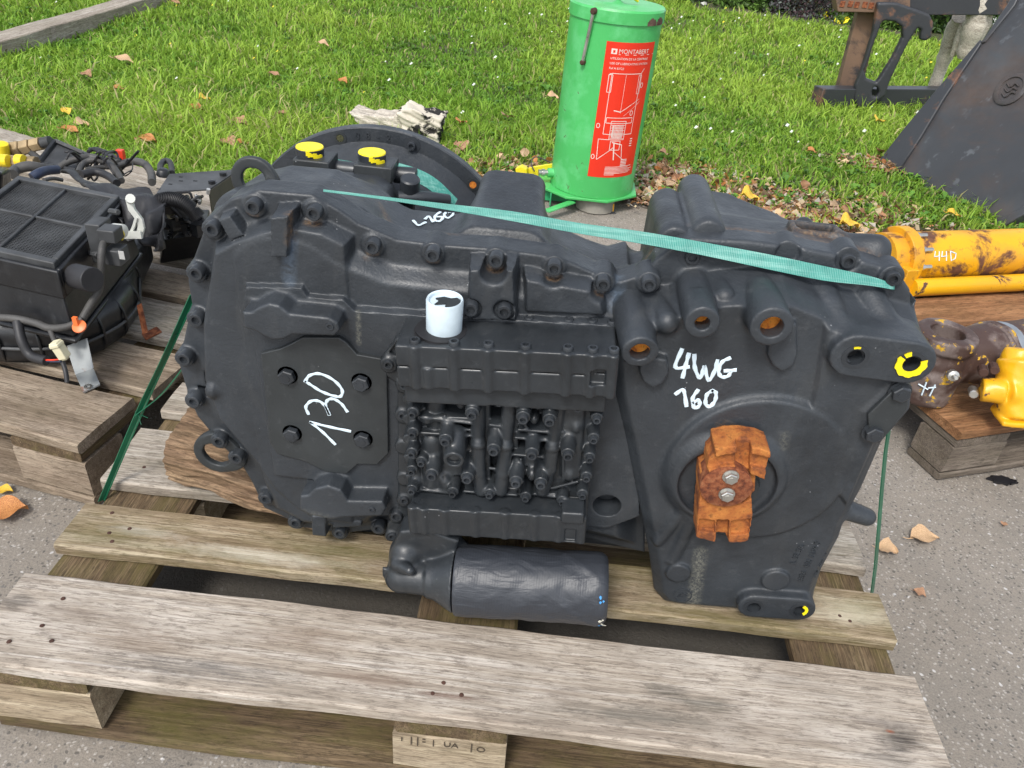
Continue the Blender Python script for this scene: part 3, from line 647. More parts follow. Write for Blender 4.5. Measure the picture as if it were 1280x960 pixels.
mb.box((.568, .0016, .092), (.002, .0004, .0008)); mb.box((.568, .0016, .086), (.002, .0004, .0008)); mb.build('brand_mark', M['burn'], pal)['kind'] = 'stuff'
# left pallet
a2 = math.atan2(.411-.437, -.087+.234)
c2 = Vector((-.087, .413, 0)); ux = Vector((math.cos(a2), math.sin(a2), 0)); o2 = c2-ux*1.2
PB2 = [(.0, .145, 0, 1.2, M['wood5']), (.17, .30, 0, 1.22, M['wood5']), (.335, .475, 0, 1.21, M['wood3']), (.50, .60, 0, 1.2, M['wood5']), (.655, .80, 0, 1.2, M['wood3'])]
pallet('wooden_pallet', 'brown weathered pallet at the left under the black heater unit', (o2.x, o2.y), a2, PB2, 1.2, .8, T_, (M['wood4'], M['wood5'], M['wood5']))
# right pallet (thick, dark, orange brown top)
a3 = rad(21); c3 = PZ(1172, 602, 0.); 
PB3 = [(.0, .17, 0, 1.2, M['wood6']), (.235, .36, 0.02, 1.2, M['wood5']), (.385, .53, 0, 1.2, M['wood6']), (.66, .78, 0, 1.2, M['wood6'])]
M['wood7'] = wood('dark_grey_block', (.24, .20, .16), (.17, .14, .11), (.09, .07, .055), .1, .3)
pal3, P3 = pallet('wooden_pallet', 'dark stained pallet with orange brown boards under the yellow cylinders', (c3[0], c3[1]), a3, PB3, 1.2, .8, .128, (M['wood7'], M['wood7'], M['wood7']), bt=.02)
# plank kerb in the lawn, timber by the asphalt edge
def beam(name, label, a, b, w, h, mat, cat, z=0., wob=.003):
    a = Vector((a[0], a[1])); b = Vector((b[0], b[1])); o = board(name, None, ((a.x+b.x)/2, (a.y+b.y)/2, z+h/2), (b-a).length, w, h, math.atan2(b.y-a.y, b.x-a.x), mat, wob); return tag(o, label, cat)
pa = PZ(-60, 62, .10); pb = PZ(200, -8, .10)
beam('garden_board', 'grey weathered board edging the lawn at the top left', PZ(-70, 66, .09)[:2], PZ(215, -16, .09)[:2], .14, .09, M['wood3'], 'board')
beam('timber', 'flat weathered timber behind the cables at the lawn edge', (-1.85, 2.15), (-.12, 1.53), .24, .075, M['wood3'], 'timber')
beam('timber', 'grey plank under the brass fittings behind the black heater unit', (-1.8, 1.86), (-.75, 1.50), .14, .05, M['wood5'], 'timber')
# split log wedge propping the gearbox
v = Vol((.05, .18, .12), (.50, .60, .36), .0022)
A = np.array([.138, .395, .21]); B = np.array([.44, .335, .168])
def logf(X, Y, Z):
    e = (B-A)/np.linalg.norm(B-A); x, y, z = X-A[0], Y-A[1], Z-A[2]; t = x*e[0]+y*e[1]+z*e[2]
    q = np.sqrt(np.maximum(x*x+y*y+z*z-t*t, 0)); cut = (.147-Z)
    s1 = -(X-.117+.55*(Y-.30)*(-1)+.30*(Z-.15))
    d = np.maximum(q-.078-.003*np.sin(X*60+Y*40)-.0018*np.sin(Z*420+40*X+1.2*np.sin(X*22))-.0012*np.sin(Y*510+Z*230+90*X+1.*np.sin(X*31)), cut); d = np.maximum(d, (-y*.38+z*.92)-.062-.0016*np.sin(Y*380+Z*160+70*X+np.sin(X*26))); return np.maximum(np.maximum(d, -t-.01), t-.25)
v.op(logf, (.05, .2, .13), (.5, .58, .34), 0); me, _, _ = v.mesh('log')
o = link('log', me, M['log']); c0 = Vector((.28, .36, .147)); me.transform(Matrix.Rotation(rad(11), 4, 'Z') @ Matrix.Translation(-c0)); o.location = c0; o.rotation_euler = (0, 0, rad(-11))
tag(o, 'split brown log wedged under the left end of the gearbox', 'log')
# ================================================================== GEARBOX
gb = thing('gearbox', 'big black painted gearbox casting strapped upright on the front pallet, marked 130 and 4WG 160', 'gearbox', (.68, .30, .16))
def P2(px, py, y): q = PY(px, py, y); return (q[0], q[2])
SEAM = [(262, 272), (290, 246), (325, 235), (392, 241), (425, 259), (450, 277), (475, 287), (497, 297), (560, 304), (620, 308), (700, 319), (745, 339), (775, 349), (800, 341)]
LEFT = [(330, 634), (316, 604), (302, 580), (268, 545), (247, 520), (238, 500), (231, 478), (222, 448), (230, 425), (235, 400), (240, 380), (235, 350), (240, 330), (252, 300)]
COVER = XZ(SEAM+[(812, 400), (806, 560), (806, 690)], .27)+XZ([(700, 672), (560, 664), (484, 660), (472, 668), (430, 673), (415, 671), (375, 666), (350, 652)], .258)+XZ(LEFT, .27)
def smin(a, b, k): h = np.clip(.5+.5*(b-a)/k, 0, 1); return b+(a-b)*h-k*h*(1-h)
class Front:
    def __init__(s, base): s.b = base; s.it = []
    def add(s, px, yy, h, ramp=.004, k=.003): s.it.append((XZ(px, yy), h, ramp, k)); return s
    def __call__(s, X, Z, din):
        x2 = X[:, :, 0][:, 0]; H = s.b(X, Z, din)
        for P, h, ramp, k in s.it:
            d = -sd_poly(X, Z, P); raised = h+.07*(1-sstep(-ramp, ramp*.4, d)); H = smin(H, raised, k)
        return H
def base_cover(X, Z, din):
    wl = np.where(X < .30, .10, .045); top = sstep(.56, .62, Z)
    a = .268-.026*sstep(.010, wl, din); b = .263-.021*sstep(.028, .050, din)
    return a*(1-top)+b*top
fc = Front(base_cover)
fc.add([(268, 310), (292, 296), (325, 284), (360, 276), (405, 284), (437, 300), (439, 330), (444, 385), (446, 650), (400, 646), (372, 630), (345, 606), (318, 570), (275, 520), (256, 470), (254, 400)], .25, .2400, .016, .010)
fc.add([(309, 353), (380, 354), (388, 366), (432, 369), (446, 383), (520, 388), (760, 400), (800, 420), (800, 640), (760, 655), (540, 640), (478, 640), (440, 600), (345, 590), (330, 500), (319, 415), (306, 395)], .24, .2305, .004, .003)
fc.add([(338, 270), (362, 268), (361, 322), (339, 321)], .228, .225, .003)
fc.add([(272, 274), (288, 268), (306, 294), (288, 302)], .245, .2435, .003)
fc.add([(586, 335), (643, 335), (646, 400), (584, 400)], .228, .225, .006, .006)
fc.add([(655, 345), (750, 362), (758, 395), (655, 390)], .24, .236, .010, .006)
fc.add([(389, 645), (408, 645), (408, 672), (389, 670)], .235, .235, .003)
fc.add([(414, 655), (452, 655), (452, 662), (414, 664)], .235, .240, .003)
v = Vol((.13, .190, .14), (.86, .305, .72), .0017)
v.field(COVER, fc, .302)
# lever shaped bosses
v.prism(XZ([(303, 390), (314, 390), (323, 384), (336, 379), (349, 382), (362, 392), (411, 397), (422, 403), (425, 413), (418, 420), (366, 418), (355, 424), (342, 425), (331, 421), (320, 414), (305, 410)], .201), .200, .245, .003, .006)
v.prism(XZ(zz([(525, 720), (556, 716), (580, 692), (630, 680), (680, 698), (705, 738), (835, 740), (848, 768), (832, 795), (690, 800), (640, 808), (560, 790), (525, 770)], 200, 380, 3), .203), .202, .25, .003, .006)
# bullet shaped boss at the left with its slot
q0 = PY(267, 488, .242); q1 = PY(286, 493, .242); v.cap(q0+[0, .008, 0], q1+[0, .010, 0], .0165, .005, .003); v.cone(q0+[-.020, .012, 0], q0+[0, .012, 0], .016, .016, .001, .003, cut=True)
sl = XZ([(245, 485), (261, 486), (262, 498), (246, 497)], .262); v.prism(sl, .18, .32, .001, .002, cut=True)
# pocket round the inspection plate edge and behind the valve block
TOPB = [(315, 260), (391, 268), (264, 288), (244, 343), (244, 401), (229, 450), (241, 503), (273, 553), (295, 574), (332, 625), (369, 655), (424, 668), (473, 662), (464.5, 310), (540, 320), (619.5, 327), (692.5, 337), (754, 357), (811.5, 357)]
for a, b in TOPB[:13]: q = PY(a, b, .254); v.cone(q+[0, .001, 0], q+[0, .045, 0], .0120, .0138, .001, .004)
for a, b in TOPB[13:]:
    q = PY(a, b, .254); v.cone(q+[0, -.04, 0], q+[0, .007, 0], .0155, .0125, .001, .005, cut=True); v.cone(q+[0, .006, 0], q+[0, .04, 0], .0135, .0150, .001, .003)
for a, b in ((315, 260), (391, 268)): q = PY(a, b, .254); v.cone(q+[0, -.05, .002], q+[0, .007, .002], .0155, .014, .001, .004, cut=True); v.cone(q+[0, .006, 0], q+[0, .04, 0], .0135, .0150, .001, .003)
for a, b in ((588, 388), (630, 390)): q = PY(a, b, .222); v.cone(q+[0, -.04, 0], q+[0, .008, 0], .013, .012, .001, .003, cut=True)
q = PY(758, 613, .262); v.cone(q+[0, -.03, 0], q+[0, .006, 0], .019, .017, .001, .003, cut=True)
# swelling under each top bolt
coverMe, cV, cF = v.mesh('cover_housing')

# ---- transfer housing (right)
TSEAM = [(775, 349), (800, 338), (818, 314), (840, 296), (862, 288), (930, 291), (1000, 300), (1060, 312), (1095, 322), (1118, 334), (1130, 352), (1131, 372)]
TRP = XZ([(1161, 440), (1150, 470), (1135, 505), (1118, 535), (1100, 575), (1080, 620), (1060, 655), (1052, 680), (1030, 720), (1021, 748), (1017, 766), (1003, 775), (925, 769), (850, 763), (830, 759), (818, 745), (812, 700), (800, 640), (779, 545), (768, 500), (762, 440)], .212)
TR = XZ(TSEAM, .30)+[(PY(1131, 372, .30)[0]+.004, PY(1161, 440, .212)[1+1]+.03)]+TRP+[(P2(770, 400, .26))]
_zf = [PY(a, b, .222)[[0, 2]] for a, b in ((770, 400), (800, 396), (838, 395), (870, 381), (905, 377), (936, 375), (985, 375), (1022, 390), (1060, 412), (1100, 428), (1150, 433))]
_zr = [PY(a, b, .288)[[0, 2]] for a, b in ((770, 375), (800, 366), (838, 352), (866, 343), (900, 341), (936, 345), (985, 346), (1022, 349), (1060, 353), (1100, 362), (1128, 376))]
zf = lambda x: np.interp(x, [q[0] for q in _zf], [q[1] for q in _zf])
zr = lambda x: np.interp(x, [q[0] for q in _zr], [q[1] for q in _zr])
def base_tr(X, Z, din):
    fl = .213+.010*(1-sstep(.0, .016, din)); f_, r_ = zf(X), zr(X); slope = .216+(Z-f_)*.072/np.maximum(.014, r_-f_)
    k = .009; h = np.clip(.5-.5*(fl-slope)/k, 0, 1); H = slope*(h)+fl*(1-h)+k*h*(1-h)
    k = .008; h = np.clip(.5+.5*(.289-H)/k, 0, 1); H = .289+(H-.289)*h-k*h*(1-h)
    left = sstep(.835, .775, X)
    return H+left*.006
ft = Front(base_tr)
ft.add([(1030, 405), (1158, 436), (1130, 500), (1095, 560), (1060, 640), (1000, 560), (1018, 480)], .206, .2065, .018, .008)
v = Vol((.70, .170, .13), (1.20, .318, .73), .0017)
v.field(TR, ft, .312, rd=.005)
def tb(a, ya, b, yb, r0, r1=None, k=.008): v.cap(PY(*a, ya), PY(*b, yb), r0, r1, k)
def tubeb(a, ya, b, yb, r): p = PY(*a, ya); q = PY(*b, yb); v.cone(p, q, r, r*1.10, .002, .008)
tubeb((800, 441), .180, (783, 360), .30, .0205); tubeb((878, 404), .178, (863, 345), .30, .0185); tubeb((965, 409), .178, (936, 348), .30, .0225)
tb((834, 402), .217, (812, 366), .285, .013, k=.008); tb((1050, 424), .218, (1018, 352), .292, .0185, k=.007); tb((1122, 436), .218, (1076, 356), .292, .0175, k=.007); tb((905, 372), .232, (893, 345), .292, .012, k=.006)
# valleys between the ribs

v.prism(XZ([(962, 400), (996, 405), (997, 445), (992, 458), (978, 466), (966, 458), (960, 445)], .203), .203, .24, .003, .004)
v.prism(XZ([(800, 445), (834, 450), (836, 468), (828, 481), (816, 486), (804, 478), (799, 465)], .205), .205, .24, .003, .004)
# output seat: raised ring, disc bulge, ribs
q = PY(909, 600, .20); v.cone(q+[0, -.007, 0], q+[0, .05, 0], .066, .112, .006, .006); v.cone(q+[0, -.02, -.004], q+[0, .014, -.004], .0600, .058, .001, .003, cut=True)
q = PY(945, 590, .208); v.cone(q+[0, -.004, 0], q+[0, .03, 0], .108, .122, .003, .006)
tb((858, 630), .216, (822, 676), .214, .010, .006); tb((868, 640), .213, (840, 700), .214, .010, .006)
for a, b, r in ((848, 718, .0165), (970, 727, .0185)): q = PY(a, b, .207); v.cone(q, q+[0, .03, 0], r, r*1.1, .002, .004)
def stadium(a, b, r, y0, n=8):
    p, q = np.array(P2(*a, y0)), np.array(P2(*b, y0)); d = (q-p)/np.linalg.norm(q-p); m = np.array([-d[1], d[0]]); o = []
    for i in range(n+1): t = math.pi*i/n; o.append(q+r*(d*math.sin(t)+m*math.cos(t)))
    for i in range(n+1): t = math.pi*i/n; o.append(p+r*(-d*math.sin(t)-m*math.cos(t)))
    return [tuple(x) for x in o]
v.prism(stadium((942, 759), (1000, 763), .0215, .198), .198, .25, .003, .005)
v.prism(stadium((1069, 446), (1139, 455), .0265, .192), .192, .25, .003, .006)
v.prism(XZ([(1079, 516), (1112, 484), (1130, 478), (1141, 484), (1138, 512), (1100, 556), (1082, 550)], .203), .203, .25, .004, .006)
q = PY(1055, 636, .24); q2 = PY(1083, 646, .24); v.cap(q, q2, .014, .012, .008); 
# seam rail with bolts on the transfer side
for a, b, yy in ((866, 323, .282), (985, 318, .29), (1061, 326, .288), (1117, 350, .276)):
    q = PY(a, b, yy-.012); v.cone(q+[0, -.04, 0], q+[0, .008, 0], .0155, .013, .001, .005, cut=True); v.cone(q+[0, .006, 0], q+[0, .035, 0], .0140, .0150, .001, .003)
for a, b, y0, y1, r in ((800, 441, .17, .225, .0108), (878, 404, .17, .225, .0078), (965, 409, .17, .225, .0118)): q = PY(a, b, y0+.009); v.cone((q[0], y0, q[2]), (q[0], y1, q[2]), r, r, .0005, .001, cut=True)
for a, b, y0, r in ((942, 759, .198, .0112), (1000, 763, .198, .0112), (1069, 446, .192, .0115), (1139, 455, .192, .0125)): q = PY(a, b, y0); v.cone(q+[0, -.02, 0], q+[0, .02, 0], r, r*.9, .0005, .002, cut=True)
transMe, tV, tF = v.mesh('transfer_housing')

# ---- rear housing: behind the seam
v = Vol((.15, .296, .13), (1.20, .60, .74), .0030)
cov = XZ(SEAM[1:]+[(812, 400), (806, 690), (560, 665), (430, 670), (350, 650)]+LEFT, .30)
def inset(P, c, f): c = np.array(c); return [tuple(c+(np.array(p)-c)*f) for p in P]
cz = (np.mean([p[0] for p in cov]), np.mean([p[1] for p in cov]))
v.prism(inset(cov, cz, .985), .299, .325, .003, .003); v.prism([(max(p[0], .265+.35*max(0, .60-p[1])), p[1]) for p in inset(cov, cz, .968)], .30, .415, .015, .006); v.box((.73, .31, .35), (.80, .405, .600), .01, .012)
trr = XZ(TSEAM, .30)+[(1.09, .58), (1.08, .40), (1.02, .22), (.90, .20), (.80, .30)]; tc = (.92, .45)
v.prism(inset(trr, tc, .99), .309, .332, .003, .003); v.prism(inset(trr, tc, .95), .31, .39, .015, .01)
# neck to the converter bell
nk = [P2(300, 258, .32), P2(345, 228, .32), P2(400, 232, .32), P2(470, 250, .32), P2(488, 262, .32), (.49, .40), (.30, .25), (.20, .40), (.215, .50)]
def hull_neck(X, Y, Z):
    t = np.clip((Y-.31)/.165, 0, 1); top = .658-.022*t; hw = .098-.013*t; cx = .352+.003*t; d = np.maximum(np.abs(X-cx)-hw, Z-top); d = np.maximum(d, .25-Z)
    a = np.abs(X-cx)-hw+.03; b = Z-top+.03
    return np.maximum(np.where((a > 0) & (b > 0), np.sqrt(np.maximum(a, 0)**2+np.maximum(b, 0)**2)-.03, d), np.maximum(.305-Y, Y-.478))
v.op(hull_neck, (.2, .3, .2), (.52, .56, .70), .02)
v.cone((.385, .36, .43), (.385, .56, .437), .13, .15, .004, .01)
# central hump
hx0, hx1 = PY(597, 300, .36)[0], PY(688, 300, .36)[0]
def humpf(X, Y, Z):
    t = np.clip((Y-.31)/.17, 0, 1); top = .640+.022*t; cx = (hx0+hx1)/2-.012; hw = (hx1-hx0)/2+.004-.006*t
    a = np.abs(X-cx)-hw+.018; b = Z-top+.018
    d = np.where((a > 0) & (b > 0), np.sqrt(np.maximum(a, 0)**2+np.maximum(b, 0)**2)-.018, np.maximum(a, b)-.018)
    return np.maximum(d, np.maximum(.32-Y, Y-.475))
v.op(humpf, (hx0-.03, .3, .4), (hx1+.03, .49, .69), .03)
# right rear: parallel tubes, sloping deck
for xx, r, zz_, y1_ in ((.798, .0215, .678, .420), (.834, .0205, .690, .450)): v.cap((xx, .31, zz_-r), (xx, y1_, zz_-r), r, r, .004); v.box((xx-r, .31, .5), (xx+r, y1_+r*.6, zz_-r), .01, .004)
def deck(X, Y, Z):
    top = .663-.006*np.clip((X-.86)/.1, 0, 2.2)-.0*Y; return np.maximum(np.maximum(Z-top, np.abs(X-.935)-.105), np.maximum(.31-Y, Y-(.478-.9*np.clip(X-.885, 0, .2)-.03*np.sin(np.clip(X-.86, 0, .06)*52)*0))) 
v.op(deck, (.76, .3, .4), (1.06, .50, .70), .012)
tW = PY(1018, 292, .345); v.box(tW+[-.030, -.012, -.02], tW+[.030, .020, .008], .004, .004); v.box(tW+[-.022, -.006, -.012], tW+[.022, .012, .03], .003, .003, cut=True)
tL = PY(1004, 283, .385); v.cap(tL+[0, 0, -.03], tL, .014, .012, .006)
p = PY(1098, 300, .33); v.cap(p+[-.03, .01, -.02], p+[0, 0, -.012], .020, .018, .012)
# small tab lumps on the seam
for a, b, y in ((500, 292, .315), (728, 325, .315)): q = PY(a, b, y); v.cone(q+[0, -.012, -.014], q+[0, .014, -.014], .016, .016, .002, .004)
rearMe, rV, rF = v.mesh('rear_housing')

# ---- stains: distance to lines on the casting
def stain(me, V, items):
    n = len(V); C = np.zeros((n, 4), np.float32); C[:, 3] = 1
    for ch, pts, r in items:
        pts = [np.array(p) for p in pts]; d = np.full(n, 9.)
        for a, b in zip(pts[:-1], pts[1:]):
            e = b-a; t = np.clip(((V-a)@e)/(e@e+1e-9), 0, 1); d = np.minimum(d, np.linalg.norm(V-a-t[:, None]*e, axis=1))
        C[:, ch] = np.maximum(C[:, ch], np.clip(1.25-d/r, 0, 1))
    a = me.color_attributes.new('stain', 'FLOAT_COLOR', 'POINT'); a.data.foreach_set('color', C.ravel())
seam3 = [PY(a, b+2, .302) for a, b in SEAM[3:]]; seamT = [PY(a, b+2, .312) for a, b in TSEAM]
st = [(0, seam3, .008), (0, seamT, .007), (1, [PY(773, 352, .27), PY(768, 380, .26), PY(772, 430, .26)], .010)]
for a, b in ((540, 332), (619, 338), (692, 350), (754, 368), (391, 280), (464, 322), (315, 272)): st.append((0, [PY(a-6, b-2, .255), PY(a+6, b-1, .255)], .006))
st += [(0, [PY(365, 262, .235), PY(363, 300, .232)], .008), (1, [PY(362, 300, .238), PY(360, 350, .235)], .009), (2, [PY(448, 385, .232), PY(449, 428, .232)], .0035), (2, [PY(382, 636, .21), PY(470, 650, .215)], .010)]
st += [(0, [PY(560, 300, .30), PY(620, 312, .30), PY(700, 325, .30)], .011), (1, [PY(590, 318, .29), PY(600, 335, .28)], .012)]
stain(coverMe, cV, st)
stain(transMe, tV, [(0, seamT, .007), (1, [PY(773, 352, .27), PY(768, 380, .26), PY(772, 430, .26)], .010), (2, [PY(876, 690, .212), PY(866, 760, .214)], .010), (2, [PY(1138, 470, .2), PY(1126, 492, .203)], .006), (0, [PY(905, 538, .2), PY(925, 545, .2)], .012), (2, [PY(980, 540, .21), PY(978, 555, .21)], .008), (0, [PY(764, 500, .26), PY(766, 560, .26)], .015)])
lump = PY(500, 295, .315)
stain(rearMe, rV, [(0, [p+[0, .003, 0] for p in seam3], .010), (0, [p+[0, .002, 0] for p in seamT], .008), (0, [PY(405, 243, .32), PY(470, 285, .31), PY(505, 295, .31)], .009), (0, [PY(478, 250, .36), PY(490, 285, .33)], .007), (2, [PY(470, 277, .33), PY(520, 280, .33)], .010), (0, [PY(1000, 290, .34), PY(1036, 297, .34)], .02), (2, [PY(728, 325, .31), PY(735, 333, .31)], .01)])
link('cover_housing', coverMe, M['cast'], gb); link('transfer_housing', transMe, M['cast'], gb); link('rear_housing', rearMe, M['cast'], gb)
BV = [BVHTree.FromPolygons(V.tolist(), F.tolist()) for V, F in ((cV, cF), (tV, tF), (rV, rF))]
def hit(px, py, bvs=None):
    d = Vector(ray(px, py)).normalized(); best = None
    for bv in (bvs or BV):
        h = bv.ray_cast(Vector(CAM), d)
        if h[0] is not None and (best is None or h[3] < best[1]): best = (h[0], h[3], h[1])
    if best is None: return None
    n = best[2]; n = -n if n.dot(d) > 0 else n
    return best[0], n
def stroke(name, px, wd, mat, parent, plane=None, off=.0008, n=6, bvs=None, nrm=(0, -1, 0)):
    px = [p for p in spline([(a, b, 0) for a, b in px], n)] if len(px) > 2 else [Vector((*px[0], 0)).lerp(Vector((*px[1], 0)), i/6) for i in range(7)]
    P = []; N = []
    for p in px:
        if plane is not None: P.append(Vector(PY(p.x, p.y, plane))); N.append(Vector(nrm))
        else:
            h = hit(p.x, p.y, bvs)
            if h: P.append(h[0]+h[1]*off); N.append(h[1])
    if len(P) < 2: return
    mb = MB(); vs = []; m = len(P)
    for i, p in enumerate(P):
        t = (P[min(i+1, m-1)]-P[max(i-1, 0)]).normalized(); nn = N[i]; s = t.cross(nn).normalized()*wd*.5*(1+.18*math.sin(i*1.3)); nn = nn*.0005
        if i == 0: p = p-t*wd*.4
        if i == m-1: p = p+t*wd*.4
        vs += [p-s, p-s*.7+nn, p+s*.7+nn, p+s]
    fs = [(i*4+k, (i+1)*4+k, (i+1)*4+k+1, i*4+k+1) for i in range(m-1) for k in range(3)]
    mb.add(vs, fs); return mb.build(name, mat, parent)
# ---- bolts
def socket_bolt_mesh(r, h, name='bolt'):
    mb = MB(); mb.lathe([(-h, r*1.0), (-.0012, r), (0, r*.9), (0, r*.58), (-.0045, r*.5)], (0, 0, 0), (0, -1, 0), 12); return mb.mesh(name, 35)
def hex_bolt_mesh(r, h, name='hex_bolt'):
    mb = MB(); mb.lathe([(-.0015-h, r*1.22), (-h, r*1.22), (-h, r*1.02)], (0, 0, 0), (0, -1, 0), 16); mb.lathe([(-h, r), (-.001, r), (0, r*.86)], (0, 0, 0), (0, -1, 0), 6); mb.lathe([(-.001, r*.5), (.0006, r*.45)], (0, 0, 0), (0, -1, 0), 10); return mb.mesh(name, 30)
bm_ = socket_bolt_mesh(.0086, .014); bm_.materials.append(M['bolt']); bs = socket_bolt_mesh(.0062, .010); bs.materials.append(M['bolt']); bxs = socket_bolt_mesh(.0048, .008); bxs.materials.append(M['bolt'])
hb = hex_bolt_mesh(.0105, .008); hb.materials.append(M['bolt']); hz = hex_bolt_mesh(.0085, .008); hz.materials.append(M['zinc'])
sk_ = MB().lathe([(-.0006, .0044), (.0002, .0044)], (0, .0045, 0), (0, -1, 0), 6).mesh('socket'); sk_.materials.append(M['socket'])
def bolt(me, loc, parent, name='bolt', rot=None):
    o = bpy.data.objects.new(name, me); COL.objects.link(o); o.parent = parent; o.matrix_parent_inverse = Matrix.Translation(-parent.location); o.location = loc
    if rot: o.rotation_euler = rot
    return o
for a, b in TOPB: bolt(bm_, PY(a, b, .2455), gb)
for a, b, yy in ((866, 323, .272), (1061, 328, .276), (1117, 350, .262)): bolt(bm_, PY(a, b, yy), gb)
for a, b in ((588, 388), (630, 391)): bolt(bm_, PY(a, b, .216), gb)
for a, b in ((503, 431), (485, 457), (505, 483), (503, 521), (505, 627), (495, 647), (490, 672), (529, 671)): bolt(bs if (a, b) != (495, 647) else bm_, PY(a, b, .218), gb)
q = PY(758, 613, .262); mb = MB(); mb.lathe([(-.01, .0165), (0, .0165), (0, .006), (-.006, .005)], q, (0, -1, 0), 20); mb.build('screw_plug', M['bolt'], gb, 35)
# lever boss screws
for a, b, y in ((412, 409, .1985), (464.5, 638, .200)): bolt(bxs, PY(a, b, y), gb)
# ---- inspection plate 130
plp = zz([(378, 185), (450, 168), (490, 150), (535, 125), (670, 125), (700, 145), (740, 190), (828, 205), (850, 235), (857, 560), (815, 602), (742, 600), (700, 637), (620, 628), (545, 590), (440, 562), (413, 520)], 200, 380, 3)
pp = XZ(plp, .225); mb = MB(); mb.prism([(x, .2325, z) for x, z in pp], (0, -.008, 0)); ip = mb.build('inspection_plate', M['cast_smooth'], gb, 30, .0012, 2)
for a, b in ((357, 473.5), (450, 482), (363, 546), (452, 553)): bolt(hb, PY(a, b, .2165), ip, 'hex_bolt')
for s in ([(545, 290), (562, 268), (600, 262), (650, 285), (682, 320), (678, 346), (652, 345), (605, 328), (565, 303), (547, 292)], [(556, 411), (547, 386), (568, 364), (600, 366), (622, 388), (634, 414)], [(634, 412), (621, 382), (630, 360), (652, 357), (680, 374), (701, 402)], [(655, 525), (612, 482), (565, 444)], [(565, 444), (640, 462), (712, 477)]):
    stroke('paint_mark', zz(s, 200, 380, 3), .0040, M['marker'], ip, plane=.2235)
for s in ([(327, 688), (303, 752), (350, 752)], [(352, 704), (341, 745), (330, 788)], [(372, 708), (374, 755), (393, 792), (408, 750)], [(408, 750), (424, 800), (446, 765), (456, 728)], [(500, 720), (474, 733), (460, 765), (470, 787), (494, 785), (506, 766)], [(484, 766), (520, 763)],
          [(306, 849), (332, 836), (343, 892)], [(385, 836), (366, 866), (372, 900), (390, 892), (388, 872), (370, 880)], [(438, 838), (418, 852), (413, 886), (430, 895), (448, 872), (450, 845), (438, 838)]):
    stroke('paint_mark', zz(s, 740, 200, 2.909), .0045, M['marker'], gb, off=.0006)
for s in ([(148, 508), (172, 530), (206, 516)], [(205, 500), (224, 486), (246, 514)], [(284, 462), (258, 482), (256, 506), (280, 509), (294, 490), (270, 488)], [(312, 462), (301, 480), (318, 494), (342, 480), (348, 462)], [(312, 462), (330, 470)]):
    stroke('paint_mark', zz(s, 480, 150, 4), .0038, M['marker'], gb, off=.0012)
# raised casting marks
def cast_text(s, a, b, size, y, rel=.0018, parent=gb):
    p, q = PY(*a, y), PY(*b, y); ha = hit((a[0]+b[0])/2, (a[1]+b[1])/2); yy = ha[0].y-.0002 if ha else y
    d = Vector(q-p); U = Vector((-d.z, 0, d.x)); c = (p+q)/2; put_text('cast_mark', s, size, M['cast'], parent, (c[0], yy, c[2]), d, U, rel)
cast_text('L 2E 3A', zz([(683, 693)], 760, 480, 3)[0], zz([(738, 585)], 760, 480, 3)[0], .011, .212)
cast_text('4656  401 1106 F', zz([(704, 775)], 760, 480, 3)[0], zz([(806, 556)], 760, 480, 3)[0], .011, .212)
cast_text('HD 220/13', zz([(760, 752)], 760, 480, 3)[0], zz([(826, 608)], 760, 480, 3)[0], .011, .212)
q = Vector(PY(853, 744, .2125)); h = hit(853, 744); q = h[0]; mb = MB(); mb.lathe([(-.001, .0135), (.0010, .0135), (.0010, .0120), (-.001, .0120)], q, (0, -1, 0), 28, True); mb.build('cast_mark', M['cast'], gb, 40)
put_text('cast_mark', 'ZF', .013, M['cast'], gb, (q.x, q.y-.0003, q.z), (1, 0, .1), (0, 0, 1), .0006)
# ---- ports
def ring(name, a, b, y, ro, ri, mat, parent=gb, dep=.01, n=24, y_off=.001):
    q = PY(a, b, y); mb = MB(); mb.lathe([(-dep, ri), (-dep, ro), (y_off, ro), (y_off, ri)], q, (0, -1, 0), n, True); return mb.build(name, mat, parent, 30), q
def disc_in(a, b, y, r, dep, mat, name):
    q = PY(a, b, y); mb = MB(); mb.lathe([(-dep-.004, r), (-dep, r)], q, (0, -1, 0), 20); return mb.build(name, mat, gb)
def bore(a, b, y, r, dep, mat, name='bore'):
    q = PY(a, b, y); mb = MB(); n = 20; vs = []
    for hgt in (.0, dep): vs += [(q[0]+r*math.cos(2*math.pi*k/n), q[1]+hgt, q[2]+r*math.sin(2*math.pi*k/n)) for k in range(n)]
    vs += [(q[0]+(r+.002)*math.cos(2*math.pi*k/n), q[1]+dep, q[2]+(r+.002)*math.sin(2*math.pi*k/n)) for k in range(n)]+[(q[0]+(r+.002)*math.cos(2*math.pi*k/n), q[1]+.0, q[2]+(r+.002)*math.sin(2*math.pi*k/n)) for k in range(n)]
    mb.add(vs, [(k, (k+1) % n, n+(k+1) % n, n+k) for k in range(n)]+[tuple(range(n, 2*n))]+[(k, (k+1) % n, 3*n+(k+1) % n, 3*n+k) for k in range(n)]); return mb.build(name, mat, gb, 40)
for (a, b, r), y_ in zip(((800, 441, .0110), (878, 404, .0080), (965, 409, .0120)), (.180, .178, .178)):
    bore(a, b, y_+.0045, r, .014, M['rusthole'])
